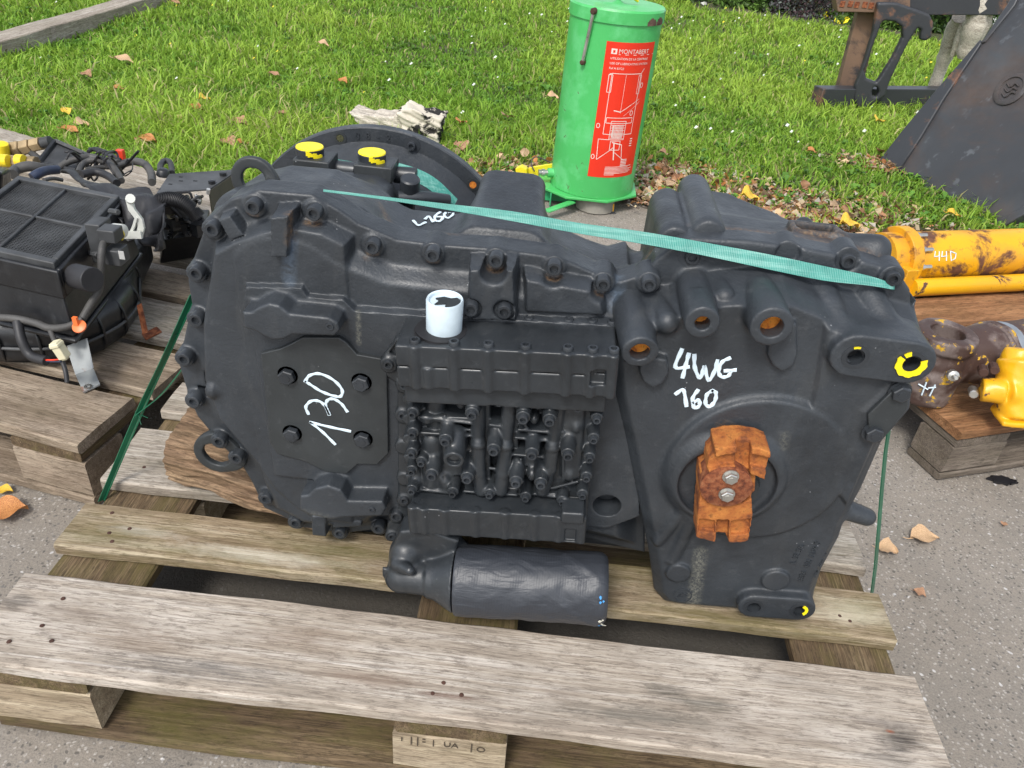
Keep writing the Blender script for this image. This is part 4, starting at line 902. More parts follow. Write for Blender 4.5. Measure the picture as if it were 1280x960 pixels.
for a, b, y, r in ((942, 759, .1985, .0108), (1000, 763, .1985, .0108), (1069, 446, .1925, .0110), (1139, 455, .1925, .0118)):
    ring('port_seat', a, b, y, r+.0035, r-.001, M['bolt'], dep=.004); bore(a, b, y+.002, r-.001, .016, M['socket'])
    q = PY(a, b, y+.004); mb = MB()
    for i in range(4): mb.lathe([(-.0006, r-.0012), (0, r-.0028), (.0006, r-.0012), (0, r-.0006)], (q[0], q[1]+.0028*i, q[2]), (0, -1, 0), 18, True)
    mb.build('thread', M['bolt'], gb, 60)
def arc_ribbon(name, a, b, y, ri, ro, t0, t1, mat, dep=.0012):
    q = PY(a, b, y); n = 18; vs = []
    for i in range(n+1):
        t = rad(t0+(t1-t0)*i/n); rr = ro*(1+.05*math.sin(i*2.1))
        for r_, yy in ((ri, 0), (ri, -dep), (rr, -dep), (rr, 0)): vs.append((q[0]+r_*math.cos(t), q[1]+yy, q[2]+r_*math.sin(t)))
    fs = [(i*4+k, (i+1)*4+k, (i+1)*4+(k+1) % 4, i*4+(k+1) % 4) for i in range(n) for k in range(4)]
    MB().add(vs, fs).build(name, mat, gb)
arc_ribbon('yellow_paint_ring', 1139, 455, .1912, .0095, .0165, 150, 385, M['yellowcap']); arc_ribbon('yellow_paint_ring', 1139, 455, .1912, .0105, .0155, 108, 138, M['yellowcap'])
arc_ribbon('yellow_paint_ring', 1000, 763, .1972, .0065, .0105, -50, 75, M['yellowcap']); arc_ribbon('yellow_paint_ring', 1069, 446, .1912, .0105, .0125, 80, 115, M['yellowcap'])
mb = MB(); mb.prism([(x, .203, z) for x, z in XZ([(1084, 517), (1113, 489), (1129, 483), (1136, 488), (1133, 510), (1099, 551), (1086, 546)], .2)], (0, -.006, 0)); cp = mb.build('cover_plate', M['cast_smooth'], gb, 30, .0012)
for a, b in ((1128, 495), (1094, 546)): bolt(hb, PY(a, b, .190), cp, 'hex_bolt')
# ---- output flange, rusty yoke
q = Vector(PY(909, 602, .2065)); mb = MB(); mb.lathe([(-.010, .0585), (0, .0585), (.002, .056), (.002, .040), (.012, .037)], q+Vector((0, 0, -.004)), (0, -1, 0), 40); mb.build('output_flange', M['cast_smooth'], gb, 35)
v = Vol((.80, .13, .26), (1.0, .215, .51), .0013)
z6 = lambda L_, y_=.160: XZ(zz(L_, 760, 480, 3), y_)
v.prism(z6([(400, 240), (450, 229), (510, 227), (570, 237), (607, 252), (606, 282), (586, 355), (550, 336), (500, 323), (440, 326), (400, 340), (378, 351), (372, 322), (379, 290), (399, 270)]), .163, .198, .0015, 0)
v.prism(z6([(400, 238), (450, 227), (510, 225), (570, 235), (608, 249), (607, 272), (570, 262), (535, 255), (480, 252), (440, 258), (402, 268)]), .156, .19, .001, .001)
v.prism(z6([(376, 318), (440, 300), (478, 300), (478, 325), (440, 327), (400, 341), (379, 351)]), .157, .19, .001, .001); v.prism(z6([(528, 302), (592, 318), (586, 356), (550, 337), (526, 330)]), .157, .19, .001, .001)
v.prism(z6([(482, 215), (538, 220), (530, 350), (474, 345)]), .14, .171, .0005, .001, cut=True)
v.prism(z6([(346, 414), (380, 430), (420, 446), (460, 452), (505, 448), (540, 430), (543, 500), (527, 592), (500, 598), (450, 598), (445, 584), (405, 584), (402, 597), (332, 579), (336, 500)]), .161, .198, .0015, .001)
v.prism(z6([(344, 508), (402, 514), (400, 562), (340, 556)]), .14, .167, .0005, .001, cut=True); v.prism(z6([(462, 516), (536, 508), (528, 566), (460, 570)]), .14, .167, .0005, .001, cut=True); v.prism(z6([(408, 512), (456, 514), (452, 610), (404, 610)]), .14, .172, .0005, .001, cut=True)
v.prism(z6([(350, 350), (400, 322), (500, 310), (560, 340), (556, 420), (520, 450), (440, 456), (345, 424)]), .168, .21, .002, .003)
X, Y, Z = v.ax[0][:, None, None], v.ax[1][None, :, None], v.ax[2][None, None, :]
v.D += (.00022*np.sin(X*620+Z*190+2*np.sin(Z*130))*np.sin(Z*710+Y*300)+.00012*np.sin(X*260-Z*330+Y*200)).astype(np.float32)
me, _, _ = v.mesh('yoke'); yk = link('yoke', me, M['rust'], gb)
q = PY(908, 610, .1545); mb = MB(); mb.lathe([(-.03, .0255), (-.03, .030), (-.001, .030), (0, .0285)], q, (0, -1, 0), 28); yd = mb.build('yoke_washer', M['rustdisc'], yk, 35)
hz2 = hex_bolt_mesh(.0078, .006)
hz2.materials.append(M['zinc'])
for a, b in ((914.5, 600.5), (909.5, 622.5)): bolt(hz2, PY(a, b, .146), gb, 'hex_bolt')
# ---- lifting eyes
def eye(px_ring, py_ring, ro, ri, y, t, mat, feet):
    c = np.array(P2(px_ring, py_ring, y)); v = Vol((c[0]-.09, y-.004, c[1]-.09), (c[0]+.09, y+t+.006, c[1]+.09), .0022)
    v.cone((c[0], y, c[1]), (c[0], y+t, c[1]), ro, ro, .002, 0)
    for f in feet: v.cone((f[0], y, f[1]), (f[0], y+t, f[1]), .013, .013, .002, .02)
    v.cone((c[0], y-.02, c[1]), (c[0], y+t+.02, c[1]), ri, ri, .001, .002, cut=True)
    me, _, _ = v.mesh('lifting_eye'); link('lifting_eye', me, mat, gb)
eye(271, 568, .0335, .0200, .262, .010, M['cast_smooth'], [P2(275, 554, .262), P2(294, 574, .262)])
eye(317, 226, .0285, .0150, .335, .009, M['cast_smooth'], [P2(338, 240, .345)])
# ---- converter bell
c = Vector((.385, .6, .437)); mb = MB()
mb.lathe([(-.004, .130), (.098, .158), (.115, .196), (.116, .2225), (.112, .225), (.098, .225), (.094, .200), (.02, .16), (-.10, .135)][::-1], c-Vector((0, .1, 0))+Vector((0, 0, 0)), (0, 1, 0), 72)
mb = MB(); mb.lathe([(.10, .13), (.10, .150), (.004, .201), (.0, .204), (.0, .2235), (-.002, .2255), (-.016, .2255), (-.018, .2235), (-.018, .19), (.08, .12)], c, (0, -1, 0), 84, True)
bell = mb.build('converter_bell', M['cast'], gb, 35)
def on_ring(ang, r, dy=0): return (c.x+r*math.cos(rad(ang)), c.y-dy, c.z+r*math.sin(rad(ang)))
def ang_of(px, py): p = PY(px, py, .6); return math.degrees(math.atan2(p[2]-c.z, p[0]-c.x))
a_ = ang_of(515, 182); big = hex_bolt_mesh(.0095, .010); big.materials.append(M['bolt']); mb = MB(); mb.lathe([(-.002, .0125), (0.001, .0125), (.001, .006), (.006, .006)], on_ring(a_, .212), (0, -1, 0), 12); mb.build('ring_stud', M['bolt'], bell, 30)
bolt(bs, on_ring(a_, .212, .010), bell, 'bolt')
for px, py, mt in ((425, 172, M['leaf_y']), (590, 232, M['rusthole'])):
    a_ = ang_of(px, py); mb = MB(); mb.lathe([(-.001, .0095), (.0012, .0095), (.0012, .006), (-.001, .006)], on_ring(a_, .212), (0, -1, 0), 18, True); mb.build('ring_hole_rim', M['cast_smooth'], bell, 30)
    mb = MB(); mb.lathe([(-.001, .0055), (.0006, .0055)], on_ring(a_, .212), (0, -1, 0), 14); mb.build('ring_hole', mt if mt is not M['leaf_y'] else M['soil'], bell)
for i, ch in enumerate('08-2'):
    a_ = ang_of(447+i*13, 169.5+i*.2); x, y, z = on_ring(a_, .212); put_text('cast_mark', ch, .014, M['cast'], bell, (x, y-.0004, z), (math.cos(rad(a_-90)), 0, math.sin(rad(a_-90))), (math.cos(rad(a_)), 0, math.sin(rad(a_))), .0008)
# ---- brackets with yellow caps, port plugs in the hollow
for (px, py), (bx0, bx1, by) in (((387, 183), (362, 408, 203)), ((465, 190), (439, 488, 215))):
    cz_ = .660; q = Vector(PZ(px, py, cz_)); e0 = PY(bx0, by-8, q.y-.035); e1 = PY(bx1, by-6, q.y-.035)
    mb = MB(); mb.box(((e0[0]+e1[0])/2, q.y-.002, cz_-.022), ((e1[0]-e0[0])/2, .024, .011)); bk = mb.build('cap_bracket', M['cast_smooth'], gb, 30, .002)
    mb = MB(); mb.lathe([(-.012, .0190), (-.002, .0195), (-.001, .0185)], q, (0, 0, 1), 14); cp_ = mb.build('port_cap', M['bolt'], gb, 40)
    mb = MB(); mb.lathe([(-.001, .0190), (.0006, .0184), (.0006, .004)], q, (0, 0, 1), 22); mb.build('yellow_cap_top', M['yellowcap'], cp_, 30)
    mb = MB(); n = 10
    for i in range(n):
        t = rad(275+i*7); mb.box((q.x+.0193*math.cos(t), q.y+.0193*math.sin(t), q.z-.004-.0008*i), (.0013, .0007, .0030+.001*math.sin(i*1.7)), Matrix.Rotation(t+math.pi/2, 3, 'Z'))
    mb.build('yellow_cap_drip', M['yellowcap'], cp_)
    mb = MB(); mb.lathe([(0, .012), (.03, .012), (.032, .009)], (e1[0]-.004, q.y+.012, cz_-.032), (1, 0, 0), 14); mb.build('port_plug', M['bolt'], gb, 40)
q = PY(512, 238, .47); mb = MB(); mb.lathe([(-.03, .009), (0, .009), (.0, .0135), (.018, .0135), (.020, .0115)], q, (.1, -.25, 1), 16); mb.build('port_plug', M['bolt'], gb, 40)
mb = MB(); mb.tube(spline([PY(498, 247, .46), PY(530, 247, .47), PY(560, 251, .49)], 4), .009, 12); mb.build('hydraulic_line', M['bolt'], gb, 60)

# ---- valve block in its own frame (x right, z up), turned 5 degrees with the casting
A0 = PY(512, 640, .168); A1 = PY(733, 652, .168); A2 = PY(512, 430, .168)
vang = math.atan2(A1[2]-A0[2], A1[0]-A0[0])*.9; Ru = np.array([math.cos(vang), math.sin(vang)]); Rw = np.array([-Ru[1], Ru[0]]); O = np.array([A0[0], A0[2]])
def L(px, py, y=.18): q = PY(px, py, y); d = np.array([q[0], q[2]])-O; return np.array([d@Ru, y, d@Rw])
def LW(p): q = O+Ru*p[0]+Rw*p[2]; return Vector((q[0], p[1], q[1]))
vb = bpy.data.objects.new('valve_block', None); COL.objects.link(vb); vb.location = (A0[0], 0, A0[2]); vb.parent = gb; vb.matrix_parent_inverse = Matrix.Translation(-gb.location); vb.empty_display_size = .02
Wd = L(732, 650)[0]; zt1 = L(600, 437, .168)[2]; zt0 = L(600, 489, .168)[2]; zb1 = L(600, 640, .168)[2]; zb0 = L(600, 672, .168)[2]; Wt = L(769, 470, .168)[0]
v = Vol((-.012, .155, zb0-.01), (Wt+.012, .265, zt1+.01), .00135)
v.box((0, .214, zb0+.004), (Wd+.004, .262, zt1-.004), .002, 0)
v.box((0, .200, zb1-.003), (.010, .25, zt0), .003, .003)
# top cover and its lower band, bottom cover
tm = L(600, 463, .168)[2]
v.box((0, .168, tm+.0006), (Wt, .246, zt1), .002, .0015); v.box((.0, .1685, zt0), (Wt-.003, .246, tm-.0006), .002, .001)
v.box((.004, .180, L(600, 508, .18)[2]), (Wd+.012, .25, zt0+.002), .002, .002)
bmz = L(600, 655, .168)[2]; v.box((0, .168, zb0), (Wd, .25, zb1), .002, .002)
def rib(px, ys, z0, z1, r=.0062): u = L(px, 470, .168)[0]; v.cone((u, ys, z0), (u, ys, z1), r, r, .0015, .003)
TOPF = (520, 568, 610, 656, 708, 739, 765)
for p in TOPF: rib(p, .1705, zt0-.001, zt1+.0005)
rib(535, .171, zt0, tm)
for p in (516, 530, 556, 594, 631, 668, 699, 727): u = L(p, 655, .168)[0]; v.cone((u, .171, zb0+.001), (u, .171, zb1+.0008), .0058, .0058, .0015, .003)
u0 = L(738, 470, .168)[0]; u1 = L(757, 470, .168)[0]; v.box((u0, .16, tm-.012), (u1, .1735, tm+.008), .001, .001, cut=True)
u0 = L(706, 666, .168)[0]; u1 = L(720, 666, .168)[0]; v.box((u0, .16, zb0+.003), (u1, .172, bmz), .001, .001, cut=True)
u0 = L(702, 636, .168)[0]; v.box((u0, .16, zb1-.004), (u0+.028, .19, zb1+.014), .003, .002)
# pocketed middle: deep hollows, pipes, webs, bosses
def hollow(a, b, c_, d, dp): p = L(a, b, .2); q = L(c_, d, .2); v.box((p[0], .15, q[2]), (q[0], dp, p[2]), .003, .003, cut=True)
v.box((.008, .205, zb1), (Wd, .24, zt0), .002, .002)
hollow(528, 495, 592, 545, .226); hollow(612, 495, 630, 545, .232); hollow(648, 500, 690, 575, .228); hollow(612, 572, 628, 612, .236); hollow(655, 585, 672, 614, .236); hollow(528, 596, 596, 618, .222)
def pipe(pts, r, y, k=.003):
    for (a, b) in zip(pts[:-1], pts[1:]): v.cap(L(*a, y), L(*b, y), r, r, k)
pipe([(598, 500), (597, 548)], .0085, .200); pipe([(598, 553), (598, 590), (602, 612)], .0088, .196); pipe([(637, 500), (632, 548)], .0085, .200); pipe([(632, 555), (629, 590), (626, 612)], .0088, .196)
pipe([(699, 502), (692, 548)], .0088, .200); pipe([(691, 556), (687, 585), (678, 612)], .0088, .196); pipe([(545, 492), (545, 530)], .0115, .212); pipe([(541, 548), (541, 600)], .0145, .210)
for a, b in ((598, 553), (632, 555), (691, 557)): v.cone(L(a, b+3, .196), L(a, b-1, .196), .0098, .0098, .001, .002)
for p, q in (((524, 521), (594, 530)), ((524, 541), (594, 545)), ((612, 531), (630, 534)), ((648, 537), (690, 541)), ((644, 547), (686, 551)), ((640, 568), (684, 572)), ((612, 566), (630, 568)), ((524, 612), (560, 616)), ((580, 614), (610, 617)), ((620, 617), (646, 619)), ((665, 617), (700, 622))):
    a, b = L(*p, .195), L(*q, .195); v.cap(a, b, .0016, .0016, .002); v.box((min(a[0], b[0]), .196, min(a[2], b[2])-.0012), (max(a[0], b[0]), .235, max(a[2], b[2])+.0012), .0006, .002)
p = L(704, 508, .19); q = L(744, 606, .19); v.box((p[0]+.002, .198, q[2]), (p[0]+.026, .235, p[2]), .004, .005)
for a, b, r in ((522, 600, .008), (557, 600, .009), (665, 590, .007), (648, 588, .007), (565, 545, .007), (535, 520, .006), (577, 500, .007), (668, 520, .006), (712, 590, .007), (720, 530, .006)): q = L(a, b, .205); v.ell(q, (r, .012, r*1.4), .006)
VB = [(516.7, 491.7, 0), (516, 516, 0), (516, 541, 0), (515, 566, 0), (515, 588, 0), (515, 612, 0), (573, 497, 0), (590, 517, 1), (557, 550, 1), (527, 577, 0), (540, 593, 1), (584, 597, 1), (566, 615, 0), (612, 617, 0), (617, 562, 1), (624, 501, 0), (673, 504, 0), (654, 522, 1), (687, 525, 1), (722, 508, 0), (746, 523, 0), (742, 548, 0), (737, 572, 0), (733, 596, 0), (728, 618, 0), (710, 568, 1), (665, 567, 1), (645, 602, 1), (676, 604, 1), (657, 621, 0), (703, 626, 0)]
for a, b, big_ in VB:
    yy = .176 if big_ else .186; q = L(a, b, yy); v.cone(q, q+[0, .05, 0], .0085 if big_ else .0075, .0098 if big_ else .0082, .0012, .003)
    if big_: v.cap(q+[0, .010, .002], q+[0, .03, .012], .0075, .008, .004)
q = L(567, 576, .166); v.cone(q, q+[0, .05, .004], .0125, .0140, .0015, .004); v.cone(q+[0, -.01, 0], q+[0, .012, 0], .0085, .008, .0005, .001, cut=True); v.cap(q+[0, .012, .004], q+[0, .03, .018], .011, .012, .004)
for p, q in (((651, 574), (651, 600)), ((671, 545), (671, 562)), ((612, 585), (628, 587)), ((556, 520), (556, 540)), ((575, 535), (590, 538)), ((704, 540), (704, 600)), ((648, 515), (664, 545)), ((690, 610), (722, 602))): v.cap(L(*p, .197), L(*q, .197), .0020, .0020, .002)
for a, b, r in ((604, 575, .004), (622, 595, .0045), (607, 600, .004), (660, 610, .0045), (550, 565, .004), (531, 560, .0045), (700, 600, .004), (715, 545, .004), (604, 535, .004), (676, 582, .0045), (581, 560, .004)): q = L(a, b, .205); v.cone(q, q+[0, .03, 0], r, r, .001, .002)
# serrated left flange edge
for b in (500, 525, 550, 575, 600): q = L(511, b, .205); v.cone(q, q+[0, .05, 0], .008, .008, .001, .004)
me, vV, vF = v.mesh('valve_body'); R4 = Matrix(((Ru[0], 0, Rw[0], O[0]), (0, 1, 0, 0), (Ru[1], 0, Rw[1], O[1]), (0, 0, 0, 1))); me.transform(R4)
stain(me, vV, [])
vbody = bpy.data.objects.new('valve_body', me); COL.objects.link(vbody); me.materials.append(M['valve']); vbody.parent = vb
def sub(o): o.parent = vb; o.matrix_parent_inverse = Matrix.Translation(-vb.location)
vbody.matrix_parent_inverse = Matrix.Translation(-vb.location)
for a, b, big_ in VB:
    yy = .170 if big_ else .181; q = LW(L(a, b, yy+.006)); q.y = yy; bolt(bs if big_ else bxs, q, vb, 'screw')
zt_ = zt1+.0035
for p in TOPF:
    u = L(p, 470, .168)[0]
    for yy in (.176, .238):
        q = LW((u, yy, zt_+.0015)); bolt(bs, q, vb, 'screw', rot=(rad(-90), -vang, 0))
q = PY(567, 576, .170); 
# side flange beside the block, seen as a stepped edge with nuts
v = Vol((.46, .20, .20), (.56, .275, .60), .0022)
v.prism(XZ([(510, 412), (500, 418), (478, 445), (480, 470), (496, 480), (497, 640), (484, 655), (482, 680), (500, 690), (530, 690), (530, 412)], .225), .225, .27, .004, 0)
for a, b in ((503, 431), (485, 457), (505, 483), (503, 521), (503, 560), (505, 600), (505, 627), (495, 647), (490, 672)): q = PY(a, b, .222); v.cone(q, q+[0, .04, 0], .0105, .012, .001, .004)
v.prism(XZ([(508, 421), (500, 424), (486, 442), (497, 446), (509, 440)], .225), .20, .2325, .001, .002, cut=True)
me, V_, _ = v.mesh('side_flange'); stain(me, V_, []); link('side_flange', me, M['valve'], gb)
# ---- blue white breather cap
q = Vector(PY(555, 412, .205)); q.z = LW(L(555, 412, .205)).z; q.z = PY(555, 412, .205)[2]; ax = Vector((0, -.02, 1)).normalized(); mb = MB(); H_ = .040; r_ = .0208
prof = [(0, r_*.97), (H_-.002, r_), (H_, r_-.0012), (H_-.001, r_-.003), (H_-.0045, r_-.0035)]
mb.lathe(prof, q, ax, 32); M['cap'] = simple('pale_blue_plastic_cap', (.50, .59, .64), .45, var=.25, bumps=.2, bscale=60); bc = mb.build('breather_cap', M['cap'], gb, 35)
mb = MB(); mb.lathe([(-.006, .034), (-.003, .034), (-.002, .030)], q, ax, 28); mb.lathe([(-.003, .029), (.001, .029), (.002, .026)], q+Vector((-.003, -.001, 0)), ax, 28); mb.build('cap_gasket', M['rubber'], gb, 35)
fl = [(-.010, -.010), (-.006, -.001), (-.011, .004), (-.002, .009), (.006, .007), (.012, .010), (.0185, .003), (.017, -.008), (.008, -.015), (.002, -.012), (.002, -.006)]
mb = MB(); mb.prism([q+ax*(H_-.0040)+Vector((a, b, 0)) for a, b in fl], (0, 0, .0014)); mb.build('paint_flake', M['cast_smooth'], bc)
# ---- oil filter and its head
F0 = Vector(PY(573, 724, .165)); F1 = Vector(PY(757, 735, .165)); F0.z = min(F0.z, .198); F1.z = F0.z+.004; F0.y = F1.y = .168
F0 = Vector(PY(571, 724, .168)); F1 = Vector(PY(758, 736, .168)); rF = .0475; dz = .1445+rF+.001-min(F0.z, F1.z); 
if dz > 0: F0.z += dz; F1.z += dz
axf = (F1-F0); LF = axf.length; axf.normalize(); n = 56; m = 60; a = Vector((0, 0, 1)); a = (a-axf*a.dot(axf)).normalized(); b = axf.cross(a); vs = []; fs = []
prof = [(0, .8), (0, .97)]+[(LF*(.01+.93*i/m), 1.) for i in range(m)]+[(LF*.965, .985), (LF*.985, .94), (LF, .86), (LF-.002, .78), (LF-.007, .74), (LF-.007, 0.02)]
for i, (h, r) in enumerate(prof):
    for k in range(n):
        th = 2*math.pi*k/n; x = h/LF
        wr = .0007*math.sin(th*3+x*9+1.4*math.sin(x*11+th))+.0004*math.sin(x*46+3*math.sin(th*2))*(.4+.6*math.sin(th+x*5)**2)+.0008*max(0, math.sin(x*23+th*7))**4*math.sin(th*1.5)**2
        wr += .0016*max(0, math.sin(th*4-x*14))**8*(x > .7)
        rr = rF*r+(wr if .8 < r else 0); vs.append(F0+axf*h+(a*math.cos(th)+b*math.sin(th))*rr)
for i in range(len(prof)-1):
    for k in range(n): fs.append((i*n+k, i*n+(k+1) % n, (i+1)*n+(k+1) % n, (i+1)*n+k))
fs += [tuple(range(n))[::-1], tuple(range((len(prof)-1)*n, len(prof)*n))]
def tape():
    m_, t, b_ = newmat('black_tape_wrap'); g = G(t); v_ = g.coord('Object', (1, 1, 1)); w_ = g.n('TexWave', bands_direction='X'); g.set(w_.inputs['Vector'], v_); w_.inputs['Scale'].default_value = 95; w_.inputs['Distortion'].default_value = 1.2; w_.inputs['Detail'].default_value = 2
    wr_ = g.noise(g.coord('Object', (9, 20, 20)), 1.2, 4, .5, 2.2)
    b_.inputs['Base Color'].default_value = (.030, .034, .042, 1); b_.inputs['Roughness'].default_value = .44
    g.set(b_.inputs['Normal'], g.bump(wr_, .8, .0035, g.bump(w_.outputs[0], .12, .0005))); return m_
M['tape'] = tape(); mb = MB(); mb.add(vs, fs); flt = mb.build('oil_filter', M['tape'], gb, 45)
mb = MB(); M['bluepaint'] = simple('blue_paint_flecks', (.05, .25, .55), .5); M['cream'] = simple('cream_gasket', (.62, .60, .50), .6)
rng = random.Random(4)
for nm, mt, cnt in (('blue_fleck', M['bluepaint'], 7), ('pale_fleck', M['cream'], 22)):
    mb = MB()
    for i in range(cnt):
        th = rad(rng.uniform(95, 200) if nm == 'pale_fleck' else rng.uniform(40, 140)); h = LF*(rng.uniform(.945, .99)); rr = rF*(1.0 if h < LF*.965 else .97)+.0006; p = F0+axf*h+(a*math.cos(th)+b*math.sin(th))*rr; s = rng.uniform(.0012, .0038)
        nrm = (a*math.cos(th)+b*math.sin(th)); t_ = nrm.cross(axf); mb.hexa([p+axf*s+t_*s*.4, p+t_*s*1.2, p-axf*s*.7+t_*.2*s, p-t_*s*.9], [p+(axf*s+t_*s*.4)*.8+nrm*.0006, p+t_*s+nrm*.0006, p-axf*s*.5+nrm*.0006, p-t_*s*.7+nrm*.0006])
    mb.build(nm, mt, flt)['kind'] = 'stuff'
mb = MB(); q = F0+axf*(LF-.004)-a*rF*.9-b*0; q = F0+axf*(LF-.012)+Vector((0, -.012, -rF*.96)); mb.prism([q, q+axf*.014+Vector((0, .002, .006)), q+axf*.010+Vector((0, 0, -.003)), q-axf*.016+Vector((0, 0, -.0035))], (0, -.003, 0)); mb.build('torn_gasket', M['cream'], flt)
v = Vol((.46, .10, .13), (.62, .26, .30), .002)
fz = F0.z
v.cone(F0-axf*.002, F0+axf*(-.028), .045, .030, .002, .003); v.cone(F0-axf*.026, F0-axf*.040, .030, .027, .002, .003)
h1 = np.array(F0-axf*.075)
v.cap(np.array(F0-axf*.03), h1, .025, .022, .004); e_ = PY(508, 690, .185); v.cap(h1, e_, .021, .021, .006); v.cap(e_, PY(520, 668, .215), .021, .026, .008); v.prism(XZ([(494, 676), (500, 664), (530, 660), (574, 676), (566, 700), (540, 706), (512, 722), (499, 712), (492, 695)], .178), .176, .21, .004, .006); v.box(PY(515, 716, .16)+[-.012, 0, -.004], PY(515, 716, .16)+[.055, .02, .004], .002, .004); v.cap(PY(545, 668, .2), PY(575, 690, .195), .018, .016, .01)
v.cap(PY(497, 705, .165), PY(512, 713, .15), .010, .007, .004)
q = PY(529, 671, .178); v.cone(q, q+[0, .05, 0], .012, .014, .001, .004)
pl = [(F0.x-.004, fz-.046), (F0.x-.028, fz-.024), (F0.x-.045, fz-.022), (F0.x-.052, fz-.014), (F0.x-.08, fz-.018), (F0.x-.10, fz-.006), (F0.x-.10, fz+.01), (F0.x, fz)]
v.prism(pl, F0.y-.006, F0.y-.001, .0008, .0015)
me, V_, _ = v.mesh('filter_head'); stain(me, V_, [(2, [PY(530, 683, .17), PY(560, 690, .17)], .008)]); link('filter_head', me, M['valve'], gb)
# ================================================================== STRAPS
def ribbon(mb, pts, wds, n=4, thick=.0007):
    """pts: centre points, wds: half-width vectors"""
    P = spline(pts, n) if len(pts) > 2 else [Vector(p) for p in pts]; Wv = spline(wds, n) if len(pts) > 2 else [Vector(p) for p in wds]; vs = []
    m = len(P)
    for i in range(m):
        t = (P[min(i+1, m-1)]-P[max(i-1, 0)]).normalized(); nn = t.cross(Wv[i]).normalized()*thick
        vs += [P[i]-Wv[i]-nn, P[i]+Wv[i]-nn, P[i]+Wv[i]+nn, P[i]-Wv[i]+nn]
    mb.add(vs, [(i*4+k, (i+1)*4+k, (i+1)*4+(k+1) % 4, i*4+(k+1) % 4) for i in range(m-1) for k in range(4)]+[(0, 1, 2, 3), ((m-1)*4+3, (m-1)*4+2, (m-1)*4+1, (m-1)*4)])
stp = thing('binding_strap', 'turquoise green strap stretched over the top of the gearbox and down to the pallet', 'strap', (.65, .33, .67))
def topz(px, py, off=.0015):
    h = hit(px, py); return h[0]+h[1]*off if h else None
def at_line(px0, px1, A_, B_, t): return A_.lerp(B_, t)
up = [(405, 237), (480, 246), (560, 255), (640, 264), (720, 278), (800, 289), (880, 303), (960, 318), (1030, 333), (1085, 345), (1110, 354)]
dn = [(405, 240), (480, 250), (560, 263), (640, 277), (720, 292), (800, 305), (880, 320), (960, 337), (1030, 351), (1085, 357), (1112, 361)]
Pu = []; Pd = []
A3 = topz(405, 238); B3 = topz(862, 306); C3 = topz(1108, 356)
dep = []; seg = []
for (a, b), (c_, d) in zip(up, dn):
    x = (a+c_)/2; seg.append(A3.y+(B3.y-A3.y)*(x-405)/(862-405) if x < 862 else B3.y+(C3.y-B3.y)*(x-862)/(1108-862))
worst = [0., 0.]
for (a, b), (c_, d), yl in zip(up, dn, seg):
    for f_ in (.1, .5, .9):
        x, y = a+(c_-a)*f_, b+(d-b)*f_; h = hit(x, y)
        if h is not None: worst[int(x >= 862)] = max(worst[int(x >= 862)], min(.03, yl-h[0].y))
dep = [yl-.004-(worst[0] if (a < 862) else worst[1])*1. for (a, b), yl in zip(up, seg)]
mb = MB(); pts = []; wds = []
for (a, b), (c_, d), yy in zip(up, dn, dep):
    m_ = Vector(PY((a+c_)/2, (b+d)/2, yy)); u_ = Vector(PY(a, b, yy)); d_ = Vector(PY(c_, d, yy)); wv = (u_-d_)/2
    # the band leans back like the surface it lies on: stretch it along the ray's depth
    wl = max(wv.length, .0015); back = Vector((0, .55, .83)).normalized(); s = wl*.88; pts.append(m_+Vector((0, -.002, .001))); wds.append(back*s)
h = [hit(x, y) for x, y in ((1113, 358),)]
e = pts[-1]; pts += [e+Vector((.010, .012, -.006)), e+Vector((.016, .06, -.03))]; wds += [wds[-1], wds[-1]]
ribbon(mb, pts, wds); mb.build('strap_band', M['strap'], stp, 50)
# right hand fall to the pallet
mb = MB(); q0 = Vector(PY(1112, 540, .30)); q1 = Vector(PY(1092, 742, .30)); q1 = Vector(PZ(1090, 741, .12)); q0 = Vector(PY(1107, 565, q1.y)); q00 = Vector(PY(1118, 430, q1.y+.05))
ribbon(mb, [e+Vector((.004, .03, -.006)), Vector(PY(1122, 385, .335)), Vector(PY(1128, 440, .35)), q0, q1, q1+Vector((-.01, 0, -.05))], [Vector((.0035, .004, 0))]*6); mb.build('strap_band', M['strapd'], stp, 50)
# band crossing inside the bell
mb = MB(); ribbon(mb, [PY(420, 206, .52), PY(450, 211, .51)], [Vector((0, .006, .006))]*2); mb.build('strap_band', M['strap'], stp, 50); mb = MB(); ribbon(mb, [PY(495, 211, .505), PY(520, 219, .505), PY(543, 232, .505), PY(568, 256, .505)], [Vector((.003, .007, .006))]*4); mb.build('strap_band', M['strap'], stp, 50)
stl = thing('binding_strap', 'thin dark green strap tied from the gearbox left flank to the pallet edge', 'strap', (.05, .35, .3))
mb = MB(); e0 = Vector(PY(241, 368, .34)); e1 = Vector(PZ(126, 626, .118)); k_ = Vector(PY(172, 517, .345)); e2 = Vector(PY(236, 452, .36))
ribbon(mb, [e0, e0.lerp(k_, .5)+Vector((0, 0, -.002)), k_, e1], [Vector((.003, .003, 0))]*4); ribbon(mb, [e0+Vector((.004, .003, 0)), k_+Vector((.005, .004, 0)), e1+Vector((.004, .003, 0))], [Vector((.002, -.003, 0))]*3)
ribbon(mb, [e2, e2.lerp(k_, .5)+Vector((.0, 0, -.008)), k_], [Vector((.002, .004, .001))]*3)
for i in range(5): mb.tube([k_, k_+Vector((RNG.normal()*.01, RNG.normal()*.006, RNG.normal()*.01))], .0005, 4)
mb.build('strap_band', M['strapd'], stl, 50)

